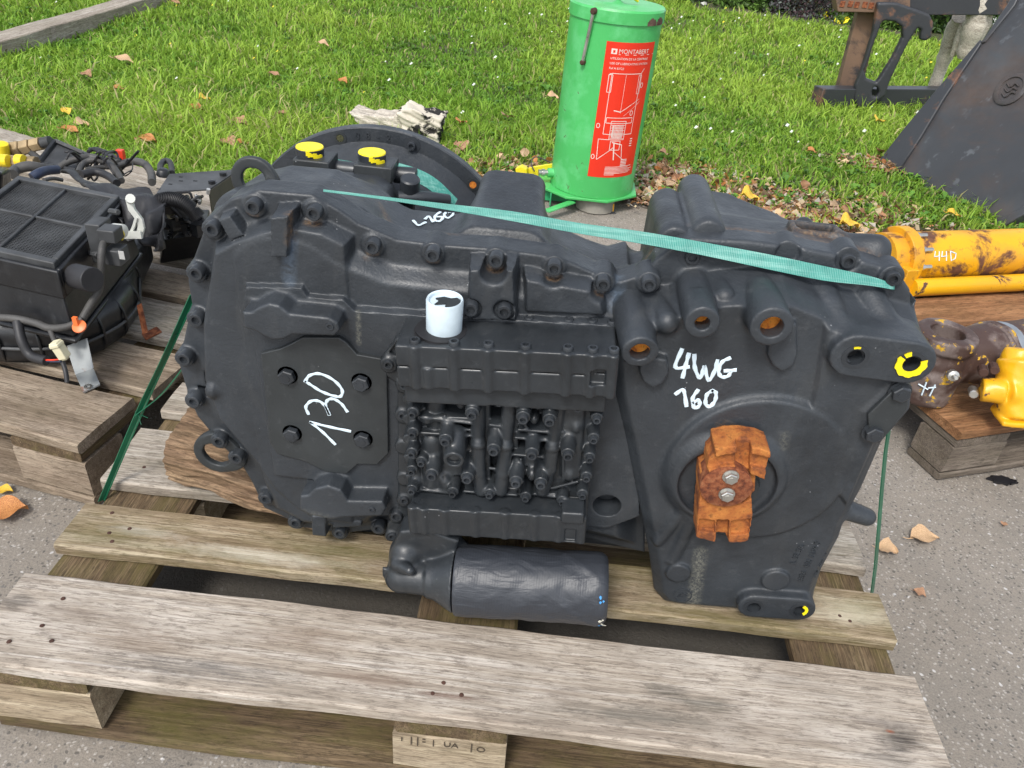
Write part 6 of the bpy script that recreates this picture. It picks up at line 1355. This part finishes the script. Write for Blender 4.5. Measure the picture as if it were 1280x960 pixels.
M['label'] = simple('pale_label', (.5, .5, .48), .5); mb = MB(); mb.box(Vector(PY(152, 319, .678)), (.005, .0004, .008)); mb.build('label', M['label'], hv)
mb = MB()
for a, b, y in ((88, 325, .66), (93, 318, .68), (118, 300, .74), (120, 318, .70), (145, 265, .8), (135, 285, .75)): q = Vector(PY(a, b, y)); mb.lathe([(-.02, .006), (.006, .006), (.008, .004)], q, (.8, -.5, .2), 8)
mb.build('case_screws', M['plasticd'], hv, 30)['kind'] = 'stuff'
# white lever arm and multi-pin plug
mb = MB(); lv = [Vector(PY(a, b, .80-.0*i)) for i, (a, b) in enumerate(((160, 248), (164, 262), (174, 275), (176, 284), (173, 297)))]
def flatbar(mbx, pts, w, t, up=(0, -1, .2)):
    U_ = Vector(up).normalized(); vs = []; m = len(pts)
    for i, p in enumerate(pts):
        tt = (pts[min(i+1, m-1)]-pts[max(i-1, 0)]).normalized(); s = tt.cross(U_).normalized()*w/2; vs += [p-s, p+s, p+s-U_*t, p-s-U_*t]
    mbx.add(vs, [(i*4+k, (i+1)*4+k, (i+1)*4+(k+1) % 4, i*4+(k+1) % 4) for i in range(m-1) for k in range(4)]+[(0, 1, 2, 3), ((m-1)*4+3, (m-1)*4+2, (m-1)*4+1, (m-1)*4)])
flatbar(mb, lv, .012, .006); flatbar(mb, [Vector(PY(a, b, .79)) for a, b in ((152, 294), (165, 294), (176, 294))], .014, .006); mb.tube([Vector(PY(163, 248, .79)), Vector(PY(163, 250, .81))], .0085, 12); flatbar(mb, [Vector(PY(a, b, .797)) for a, b in ((163, 292), (167, 282), (170, 272))], .005, .006); mb.build('lever_arm', M['whiteplastic'], hv, 40)
q = Vector(PY(150, 288, .74)); mb = MB(); mb.lathe([(0, .012), (.022, .013), (.024, .010)], q+Vector((-.012, 0, 0)), (1, -.3, .1), 14); mb.build('plug', M['whiteplastic'], hv, 40)
mb = MB(); mb.tube(spline([q+Vector((.008, -.012, .01)), q+Vector((.014, -.014, 0)), q+Vector((.008, -.013, -.012))], 4), .002, 6); mb.build('yellow_wire', M['yellowp'], hv)
for c_px, r_, mt, nm in (([(140, 298, .71), (131, 302, .69), (127, 315, .67), (126, 340, .655), (124, 362, .64), (113, 380, .62), (103, 398, .60)], .0065, M['cable'], 'wiring_sleeve'),
                     ([(-20, 396, .58), (18, 398, .575), (45, 404, .57), (62, 410, .565), (85, 408, .575), (103, 399, .59)], .0065, M['cable'], 'wiring_sleeve'),
                     ([(22, 402, .57), (27, 425, .55), (38, 444, .54), (58, 451, .53)], .0085, M['rubber'], 'wiring_sleeve'),
                     ([(62, 411, .565), (68, 425, .55), (73, 432, .54)], .0045, M['cable'], 'wiring_sleeve'),
                     ([(78, 452, .52), (82, 464, .51), (84, 478, .50)], .004, M['rubber'], 'wiring_sleeve')):
    mb = MB(); mb.tube(spline([PY(a, b, y) for a, b, y in c_px], 6), r_, 10); mb.build(nm, mt, hv, 60)
mb = MB(); 
for i, mt in enumerate((M['redp'], M['blue'])):
    mb = MB(); mb.tube(spline([PY(57, 450+i*1.5, .53), PY(66, 450+i*2, .525), PY(76, 449+i*3, .515)], 5), .0015, 6); mb.build('wire', mt, hv)
q = Vector(PY(75, 437, .51)); mb = MB(); mb.box(q, (.0075, .008, .016), Matrix.Rotation(rad(-20), 3, 'Y')); mb.box(q+Vector((-.003, -.001, .010)), (.0085, .009, .003), Matrix.Rotation(rad(-20), 3, 'Y')); mb.box(q+Vector((.004, 0, -.014)), (.005, .005, .005), Matrix.Rotation(rad(-20), 3, 'Y')); mb.build('ivory_connector', M['ivory'], hv, 30, .0012)
mb = MB(); q = Vector(PY(99, 408, .57)); mb.lathe([(-.002, .012), (.001, .012), (.003, .006)], q, (0, -.6, .8), 16); mb.box(q+Vector((-.004, 0, .010)), (.004, .003, .008)); mb.build('orange_clip', M['orange'], hv, 35)
# small bracket legs
mb = MB(); g_ = [Vector(PZ(a, b, .17)) for a, b in ((83, 430), (107, 425))]; 
br_ = [PY(83, 434, .60), PY(108, 424, .60), PY(116, 461, .555), PY(94, 468, .555)]; mb.prism([Vector(p) for p in br_], (0, .003, .001)); mb.prism([Vector(PZ(a, b, .149)) for a, b in ((94, 467), (117, 461), (125, 480), (104, 490))], (0, 0, -.003)); bkt = mb.build('foot_bracket', M['galv'], hv, 30)
q = Vector(PZ(110, 483, .1512)); mb = MB(); mb.lathe([(0, .007), (.0008, .007), (.0008, .004), (0, .004)], q, (0, 0, 1), 14, True); mb.build('bolt_hole_rim', M['zinc'], bkt)
mb = MB(); mb.prism([Vector(p) for p in (PY(171, 382, .72), PY(176, 380, .72), PY(184, 416, .70), PY(178, 418, .70))], (0, .004, 0)); mb.prism([Vector(PZ(a, b, .149)) for a, b in ((177, 417), (196, 408), (202, 414), (182, 424))], (0, 0, -.003)); mb.build('foot_bracket', M['rustdisc'], hv, 30)
# black sheet panel with 140 mark
pn = thing('metal_panel', 'flat black metal control panel lying tilted behind the heater unit, marked 140', 'panel', (-.15, 1.0, .2))
zp = .36
q4 = [Vector(PZ(a, b, zp)) for a, b in ((196, 243), (212, 219), (299, 213), (262, 238))]
mb = MB(); mb.prism(q4, (0, 0, .003)); top_ = mb.build('top_sheet', M['plasticd'], pn, 30)
q5 = [Vector(PZ(299, 214, zp)), Vector(PZ(262, 239, zp)), Vector(PZ(262, 239, zp))+Vector((.0, -.0, -.11)), Vector(PZ(299, 214, zp))+Vector((0, 0, -.10))]
mb = MB(); nn = (q5[0]-q5[1]).cross(Vector((0, 0, 1))).normalized(); mb.prism(q5, nn*-.003); M['olive'] = simple('olive_black_sheet', (.055, .052, .038), .5); mb.build('front_sheet', M['olive'], pn, 30)
pl_n = nn
def PPn(px, py): d = ray(px, py); n_ = np.array(pl_n); t = ((np.array(q5[1])-CAM)@n_)/(d@n_); return Vector(CAM+d*t)
for s in ([(276, 247), (281, 243), (280, 253)], [(284, 241), (284, 247), (288, 244)], [(289, 238), (288, 248)], [(293, 237), (291, 244), (295, 243), (296, 237), (293, 237)]):
    mb = MB(); mb.tube([PPn(a, b) for a, b in s], .0012, 5); mb.build('paint_mark', M['marker'], pn)
mb = MB()
for a, b in ((265, 229), (279, 219)): q = Vector(PZ(a, b, zp+.004)); mb.lathe([(0, .008), (.006, .008), (.007, .005)], q, (0, 0, 1), 6)
mb.build('panel_bolts', M['plastic'], pn, 30)['kind'] = 'stuff'
mb = MB()
for a, b in ((226, 221), (226, 226), (213, 230), (244, 226), (198, 236)): q = Vector(PZ(a, b, zp+.0034)); mb.box(q, (.004, .002, .0004))
mb.build('panel_slots', M['socket'], pn)['kind'] = 'stuff'
mb = MB(); rr = [Vector(PY(a, b, .93)) for a, b in ((198, 252), (212, 249), (226, 252), (240, 262), (248, 272))]; rp = spline(rr, 16); 
for i, p in enumerate(rp[:-1]): mb.tube([p, p.lerp(rp[i+1], .62)], .016 if i % 2 else .014, 10)
mb.build('corrugated_hose', M['rubber'], pn, 40)
mb = MB(); q = Vector(PZ(235, 300, .16)); mb.hexa([PZ(200, 330, .148), PZ(262, 318, .148), PZ(262, 262, .148), PZ(200, 262, .148)], [PZ(205, 300, .24), PZ(256, 292, .24), PZ(262, 262, .22), PZ(200, 262, .22)]); mb.build('dark_base', M['socket'], pn, 30, .004)
M['silver'] = simple('bright_metal_bits', (.6, .6, .58), .35, .6)
mb = MB(); 
for a, b, r_ in ((204, 246, .008), (260, 242, .007), (244, 243, .006), (250, 252, .007), (228, 246, .006), (237, 250, .005), (218, 243, .005)): q = Vector(PY(a, b, 1.02)); mb.lathe([(0, r_*.6), (.012, r_*.6)], q, (RNG.normal(), RNG.normal(), RNG.normal()), 7)
mb.build('terminals', M['silver'], pn)['kind'] = 'stuff'
rg = random.Random(11)
for nm_, mt_, cnt_ in (('small_component', M['plastic'], 26), ('small_component', M['plasticd'], 14), ('small_component', M['silver'], 7), ('small_component', M['ivory'], 3)):
    mb = MB()
    for i in range(cnt_):
        q = Vector(PY(rg.uniform(200, 252), rg.uniform(250, 292), rg.uniform(.98, 1.12))); q.z = max(q.z, .16); k_ = 1. if mt_ not in (M['silver'], M['ivory']) else .45
        if rg.random() < .5: mb.box(q, (rg.uniform(.005, .018)*k_, rg.uniform(.005, .015)*k_, rg.uniform(.004, .014)*k_), Matrix.Rotation(rg.uniform(0, 3), 3, 'Z'))
        else: mb.lathe([(-.01*k_, .007*k_), (.012*k_, .007*k_), (.012*k_, .004*k_), (.02*k_, .004*k_)], q, (rg.gauss(0, 1), rg.gauss(0, 1), rg.gauss(0, 1)), 8)
    mb.build(nm_, mt_, pn, 30)['kind'] = 'stuff'
for i in range(9):
    P_ = [Vector(PY(rg.uniform(196, 255), rg.uniform(240, 285), rg.uniform(.95, 1.1))) for _ in range(4)]; mb = MB(); mb.tube(spline(P_, 8), rg.uniform(.0015, .004), 6); mb.build('thin_wire', M['rubber'] if i % 3 else M['cable'], pn, 60)
for i in range(8):
    x0_ = rg.uniform(60, 140); P_ = [Vector(PY(x0_+k*rg.uniform(6, 16), rg.uniform(188, 226), rg.uniform(1.3, 1.5))) for k in range(5)]; mb = MB(); mb.tube(spline(P_, 8), rg.uniform(.002, .004), 6); mb.build('thin_wire', M['rubber'], cb0, 60) if False else mb.build('thin_wire', M['rubber'], pn, 60)
# black cloth / rubber flap
fl_ = thing('rubber_flap', 'crumpled black rubber flap hanging over the right end of the heater unit', 'rubber flap', (-.2, .85, .3))
rows = [[(75, 215, 1.12), (110, 225, 1.08), (150, 236, 1.02), (185, 241, .98), (200, 245, .97)], [(95, 228, 1.02), (125, 238, .98), (158, 246, .93), (190, 250, .92), (204, 253, .92)], [(130, 245, .93), (150, 258, .90), (172, 262, .88), (195, 268, .87), (208, 272, .87)], [(140, 265, .88), (158, 280, .86), (178, 288, .85), (196, 296, .84), (206, 300, .84)], [(150, 285, .84), (165, 299, .83), (178, 303, .82), (192, 310, .82), (200, 316, .82)]]
gr = [[Vector(PY(*c_)) for c_ in r] for r in rows]; gr = [spline(r, 6) for r in gr]; colz = [spline([r[i] for r in gr], 6) for i in range(len(gr[0]))]
nx_, ny_ = len(colz), len(colz[0]); V_ = []
for i, cc in enumerate(colz):
    for j, p in enumerate(cc): V_.append(p+Vector((0, .012*math.sin(i*.8+j*.3), .006*math.sin(j*.9+i*.5))))
mb = MB(); mb.add(V_, [(i*ny_+j, (i+1)*ny_+j, (i+1)*ny_+j+1, i*ny_+j+1) for i in range(nx_-1) for j in range(ny_-1)]); o = mb.build('rubber_sheet', M['rubber'], fl_, 60); sm = o.modifiers.new('thickness', 'SOLIDIFY'); sm.thickness = .004
# black tray and cable tangle behind
tr2 = thing('plastic_cover', 'square black plastic cover propped up among the cables at the left', 'cover', (-.4, 1.5, .1))
q4 = [Vector(PY(a, b, y)) for a, b, y in ((69, 178, 1.50), (108, 195, 1.48), (96, 215, 1.36), (47, 206, 1.38))]
mb = MB(); mb.prism(q4, (0, .0, -.012)); mb.build('cover_panel', M['plasticd'], tr2, 30, .003); nrm2 = (q4[1]-q4[0]).cross(q4[3]-q4[0]).normalized()
if nrm2.z < 0: nrm2 = -nrm2
mb = MB()
for a, b in ((0, 1), (1, 2), (2, 3), (3, 0)): mb.tube([q4[a]+nrm2*.004, q4[b]+nrm2*.004], .007, 6)
mb.build('cover_rim', M['plastic'], tr2, 30)
cb = thing('cable_bundle', 'tangle of grey sleeved cables looping behind the heater unit', 'cables', (-.35, 1.4, .1))
for pts_, r_, mt in (([(70, 213, 1.35), (84, 203, 1.38), (100, 198, 1.4), (112, 196, 1.42), (122, 198, 1.42), (135, 201, 1.42), (148, 204, 1.40)], .011, M['cable']), ([(98, 216, 1.3), (104, 205, 1.36), (118, 200, 1.38), (135, 204, 1.36), (145, 213, 1.32), (152, 226, 1.26)], .010, M['cable']),
                  ([(146, 208, 1.45), (160, 203, 1.5), (172, 202, 1.5), (183, 207, 1.46), (189, 217, 1.42), (190, 228, 1.36)], .013, M['cable']), ([(102, 218, 1.25), (120, 215, 1.28), (135, 220, 1.27), (146, 229, 1.22)], .012, M['rubber']),
                  ([(108, 212, 1.3), (125, 209, 1.33), (140, 209, 1.35), (155, 204, 1.38)], .007, M['cable']), ([(16, 218, 1.25), (20, 212, 1.28), (35, 208, 1.3), (52, 210, 1.32), (66, 212, 1.35)], .016, M['cable']), ([(40, 222, 1.18), (50, 216, 1.2), (60, 213, 1.23), (72, 212, 1.26)], .014, M['blue']),
                  ([(55, 225, 1.15), (66, 223, 1.18), (78, 225, 1.2)], .006, M['cable']), ([(200, 219, 1.42), (201, 206, 1.46), (207, 201, 1.5), (213, 204, 1.48), (215, 216, 1.44)], .010, M['plasticd']), ([(38, 190, 1.5), (48, 198, 1.45), (56, 206, 1.40)], .011, M['plasticd']),
                  ([(110, 190, 1.6), (118, 186, 1.62), (130, 189, 1.6), (140, 194, 1.57), (150, 200, 1.53)], .007, M['rubber']), ([(112, 186, 1.62), (126, 190, 1.6), (140, 196, 1.55)], .006, M['plastic']), ([(150, 222, 1.3), (158, 216, 1.33), (165, 212, 1.36), (166, 204, 1.4)], .002, M['rubber']), ([(160, 200, 1.5), (152, 212, 1.45), (156, 220, 1.4), (165, 214, 1.4)], .002, M['rubber'])):
    mb = MB(); mb.tube(spline([PY(*p) for p in pts_], 7), r_*.8, 10); mb.build('cable', mt, cb, 60)
mb = MB(); q = Vector(PY(151, 193, 1.55)); mb.box(q, (.010, .008, .014)); mb.build('red_plug', M['redp'], cb, 30, .002)
mb = MB(); q = Vector(PY(204, 219, 1.42)); mb.lathe([(0, .018), (.014, .015), (.018, .01)], q, (.2, 0, 1), 14); mb.build('cable_boot', M['plastic'], cb, 40)
bf = thing('pipe_fitting', 'row of dirty brass pipe nuts with a yellow cap at the left edge', 'fittings', (-.7, 1.4, .15))
mb = MB(); pts_ = [Vector(PY(a, b, 1.50)) for a, b in ((-20, 197), (6, 190), (17, 187), (28, 185), (40, 182), (53, 179))]
for i in range(5): mb.lathe([(0, .024-.002*i), (.002, .027-.002*i), ((pts_[i+1]-pts_[i]).length-.005, .027-.002*i), ((pts_[i+1]-pts_[i]).length-.002, .020)], pts_[i], pts_[i+1]-pts_[i], 6)
mb.build('pipe_nut', M['brass'], bf, 30, .002); rodpart('hose_end', M['plasticd'], bf, pts_[5], pts_[5]+(pts_[5]-pts_[4])*.8, .015)
q = Vector(PY(2, 182, 1.47)); mb = MB(); mb.lathe([(-.03, .018), (.0, .018), (.006, .017), (.008, .010)], q, (.2, -.1, 1), 16); mb.build('yellow_cap', M['yellowp'], bf, 40)
bf2 = thing('pipe_fitting', 'brass fitting with two yellow plastic plugs below the row of nuts', 'fittings', (-.7, 1.3, .15))
a_, b_ = Vector(PY(-6, 201, 1.36)), Vector(PY(46, 204, 1.36)); rodpart('pipe_nut', M['brass'], bf2, a_, b_, .018, 8)
for x0, x1 in ((1, 11), (21, 30)): rodpart('yellow_plug', M['yellowp'], bf2, Vector(PY(x0, 200.5, 1.34)), Vector(PY(x1, 201, 1.34)), .016, 14)
dk = thing('black_housing', 'dark plastic housing cut off by the left edge beyond the filter panel', 'housing', (-.75, 1.1, .2))
mb = MB(); mb.hexa([PY(-60, 262, .95), PY(2, 246, 1.0), PY(16, 232, 1.15), PY(-60, 232, 1.15)], [PY(-60, 222, .95), PY(4, 214, 1.0), PY(12, 209, 1.15), PY(-60, 208, 1.15)]); mb.build('housing_body', M['plastic'], dk, 30, .01, 3)

# ---- bleached split log behind the bell
dl = thing('split_stump', 'white and black charred piece of wood lying on the grass behind the gearbox ring', 'wood', (-.03, 2.6, 0))
M['char'] = chipped('charred_bleached_wood', (.62, .56, .46), (.02, .018, .016), 7, .49, .52, .8)
def blob(pts, rs, mat, name, lo, hi, h=.008, nz=.012):
    v = Vol(lo, hi, h)
    for a, b, r0, r1 in pts: v.cap(a, b, r0, r1, .01)
    X, Y, Z = v.ax[0][:, None, None], v.ax[1][None, :, None], v.ax[2][None, None, :]
    v.D += (nz*(np.sin(X*46+Z*30)*np.sin(Z*70+Y*20)*.5+.5*np.sin(X*19+Z*97+1))).astype(np.float32); me, _, _ = v.mesh(name); return link(name, me, mat, dl)
yy = 2.60
def scrap(px, y0, y1, mat, name, amp):
    P = XZ(px, yy); A_ = np.array(P); lo = A_.min(0)-.03; hi = A_.max(0)+.03; v = Vol((lo[0], y0-.03, lo[1]), (hi[0], y1+.03, hi[1]), .0055); v.prism(P, y0, y1, .006, 0)
    X, Y, Z = v.ax[0][:, None, None], v.ax[1][None, :, None], v.ax[2][None, None, :]
    v.D += (amp*(np.abs(np.sin(X*31+Z*55+2*np.sin(Y*30)))-.5+.6*np.sin(X*90+Z*150)*np.sin(Z*120-Y*90))).astype(np.float32); me, _, _ = v.mesh(name); link(name, me, mat, dl)
scrap([(441, 136), (470, 141), (505, 141), (525, 150), (528, 168), (500, 168), (470, 158), (452, 158)], 2.55, 2.66, M['drift'], 'pale_wood', .006)
scrap([(500, 137), (511, 129), (530, 136), (557, 143), (552, 158), (549, 182), (530, 180), (508, 160)], 2.53, 2.64, M['char'], 'charred_wood', .010)
# fill beneath so it rests on the ground
mb = MB(); mb.tube([Vector(PY(470, 165, yy))+Vector((0, 0, -.03)), Vector((PY(470, 165, yy)[0], yy, 0))], [.04, .06], 10); mb.tube([Vector(PY(525, 170, yy)), Vector((PY(525, 175, yy)[0], yy, 0))], [.06, .07], 10); mb.build('stump_base', M['char'], dl, 60)

# ================================================================== FALLEN LEAVES (those one can pick out)
def leaf_mesh(seed, L_=1., Wd=.45, curl=.25):
    r = np.random.default_rng(seed); n = 9; vs = []; fs = []; asym = r.normal(0, .08)
    for i in range(n+1):
        t = i/n; x = t*L_-L_/2; wd_ = Wd*math.sin(math.pi*min(1, t*1.02+.01))**.75*(1-.25*t)*(1+r.normal(0, .07)); zc_ = curl*(math.sin(t*3.1+r.random()*.2)*.35+asym*t); 
        for s in (-1, -.5, 0, .5, 1): vs.append((x, s*wd_+.10*math.sin(t*3), zc_+curl*abs(s)*.38*(1+.5*math.sin(t*9+s+seed))+r.normal(0, .008)))
    for i in range(n):
        for k in range(4): a = i*5+k; fs.append((a, a+5, a+6, a+1))
    mbx = MB(); mbx.add(vs, fs); st_ = [(-L_/2-.25, .02, .06), (-L_/2-.1, .0, .02), (-L_/2+.1, 0, .03)]; mbx.tube(st_, [.012, .015, .018], 5); me = mbx.mesh('fallen_leaf', 70); return me
LM = {}
for i, k in enumerate(('leaf_o', 'leaf_b', 'leaf_y', 'leaf_t')):
    for j in range(3): me = leaf_mesh(i*7+j, 1., .42+.1*j, .25+.1*j); me.materials.append(M[k]); LM[k, j] = me
def leaf(px, py, z, size, kind, rot, label, group=None, j=0, tilt=0.):
    p = PZ(px, py, z); o = bpy.data.objects.new('fallen_leaf', LM[kind, j]); COL.objects.link(o); o.location = (p[0], p[1], z+.001+size*.02+abs(tilt)*size*.45); o.rotation_euler = (tilt*.6, tilt, rad(rot)); o.scale = (size,)*3
    tag(o, label, 'leaf', group)
leaf(11, 645, 0, .062, 'leaf_o', 35, 'orange leaf on the asphalt at the far left below the pallet corner', j=1)
leaf(5, 616, 0, .032, 'leaf_y', 10, 'small yellow leaf touching the left image edge on the asphalt', j=0)
leaf(1155, 675, 0, .058, 'leaf_t', 8, 'long narrow tan leaf on the asphalt right of the green strap', j=0)
leaf(1108, 690, 0, .036, 'leaf_t', -20, 'curled pale tan leaf on the asphalt beside the green strap foot', j=2)
leaf(1149, 743, 0, .022, 'leaf_b', -35, 'tiny brown leaf scrap on the open asphalt at the right', j=1)
leaf(1255, 656, 0, .014, 'leaf_b', 60, 'tiny dark scrap of leaf high on the right hand asphalt', j=1)
lawn = [(155, 80, 't', 12), (150, 115, 'o', 60), (108, 97, 'b', -5), (223, 151, 't', -8), (245, 139, 'o', 15), (256, 127, 'y', 50), (83, 143, 'y', -40), (185, 180, 'o', 20), (102, 160, 't', 40), (88, 167, 'o', 10), (404, 58, 't', 5), (428, 105, 'o', -10), (357, 147, 'b', 40), (305, 183, 'o', 70), (285, 183, 'b', -20), (220, 6, 'b', 10), (300, 157, 'b', 0), (577, 157, 'o', 80), (558, 190, 't', 60), (635, 150, 'b', 90), (575, 187, 'b', -60), (745, 210, 'y', 30), (1014, 193, 'o', 20), (1098, 155, 'y', 40), (1190, 272, 'y', 10), (830, 195, 'b', 20), (690, 125, 't', 10), (343, 96, 'b', 0)]
LL = ['tan leaf on the lawn right below the grey garden board end', 'orange leaf on the left lawn between the garden board and cables', 'small brown leaf lying alone on the far left lawn', 'large pale tan leaf in the middle of the left lawn', 'orange brown leaf just right above the large pale tan lawn leaf', 'slim yellow leaf uppermost of the trio round the pale tan lawn leaf', 'slim yellow leaf low on the far left lawn', 'round orange leaf in the grass just above the cable loops',
 'pinkish tan leaf left of the round orange leaf by the cables', 'orange leaf at the lawn edge above the black plastic cover', 'long tan leaf high on the lawn left of the green tank', 'broad orange brown leaf on the lawn halfway between garden board and tank', 'small brown leaf on the lawn above the converter ring', 'upright orange leaf in the grass above the top left lifting eye', 'brown leaf just left of the upright orange one above the lifting eye', 'tiny brown leaf at the very top edge of the left lawn', 'dull brown leaf in the grass above the two orange ones by the lifting eye', 'orange leaf just right of the charred white log', 'tan leaf between the charred log and the green tank foot',
 'brown leaf on the lawn close to the left side of the green tank', 'dark brown leaf nearest the charred log on its lower right', 'yellow leaf touching the grass behind the green tank foot', 'orange leaf lying alone on the right lawn left of the black bucket', 'small yellow leaf in the weeds below the steel frame hook plate', 'yellow leaf at the foot of the black bucket above the yellow cylinder', 'brown leaf on the lawn just right of the green tank foot', 'tan leaf on the grass against the left side of the tank', 'faded brown leaf on the upper lawn above the converter ring']
for i, (a, b, k, r_) in enumerate(lawn):
    leaf(a, b, .035, (.055 if b > 90 else .075)*(.8+.4*RNG.random()), 'leaf_'+k, r_, LL[i], 'leaves scattered on the lawn', i % 3, .25)
V_, F_, C_ = [], [], []; k_ = 0; pal_ = {'leaf_o': (.50, .20, .06), 'leaf_b': (.36, .19, .10), 'leaf_y': (.70, .45, .05), 'leaf_t': (.58, .40, .25)}
for i in range(230):
    if i < 150: cx, cy, r_ = LITTER[i % len(LITTER)]; x = cx+RNG.normal()*r_*.75; y = max(edge_y(x)-.10, cy+RNG.normal()*r_*.36)
    else: x = -.9+1.6*RNG.random() if i % 2 else .2+.45*RNG.random(); y = 2.2+.35*RNG.random()**2
    k = ('leaf_o', 'leaf_b', 'leaf_t', 'leaf_t', 'leaf_b', 'leaf_b', 'leaf_o', 'leaf_t', 'leaf_t')[i % 9]; me = LM[k, i % 3]; n_ = len(me.vertices); co = np.zeros(n_*3, np.float32); me.vertices.foreach_get('co', co); co = co.reshape(-1, 3)*(.016+.026*RNG.random())
    from mathutils import Euler
    R_ = np.array(Euler((RNG.normal()*.5, RNG.normal()*.5, RNG.random()*6.28)).to_matrix()); co = co@R_.T; co[:, 2] -= co[:, 2].min(); co += np.array([x, y, .006+.028*RNG.random()]); V_.append(co); q_ = np.array([tuple(p.vertices) for p in me.polygons if len(p.vertices) == 4])+k_; F_.append(q_); k_ += n_
    C_.append(np.tile(np.array(pal_[k])*(.6+.7*RNG.random()), (n_, 1))*(.85+.3*RNG.random((n_, 1))))
o = link('leaf_heap', raw_mesh('leaf_heap', np.concatenate(V_), np.concatenate(F_), np.concatenate(C_), True), M['leafy']); o['kind'] = 'stuff'
leaf(935, 282-29, .04, .075, 'leaf_y', 15, 'big golden yellow leaf on the litter heap behind the right housing', j=2, tilt=.3)
leaf(1048+12, 286, .03, .075, 'leaf_y', 10, 'golden leaf nearest the yellow cylinder behind the gearbox corner', j=2, tilt=.2)
# oil spot
v = MB(); cs = Vector(PZ(1253, 600, 0)); n = 22; vs = [(cs.x+(.022+.006*math.sin(i*1.9))*math.cos(i*6.283/n)*1.25, cs.y+(.013+.003*math.sin(i*2.7))*math.sin(i*6.283/n), .0015) for i in range(n)]; v.add(vs, [tuple(range(n))]); v.add([(a, b, -.003) for a, b, _ in vs], []); M['oil'] = simple('black_oil', (.012, .012, .014), .35)
v.f += [(i, (i+1) % n, n+(i+1) % n, n+i) for i in range(n)]; tag(v.build('oil_spot', M['oil']), 'small black tar blot on the asphalt beside the right pallet', 'stain')
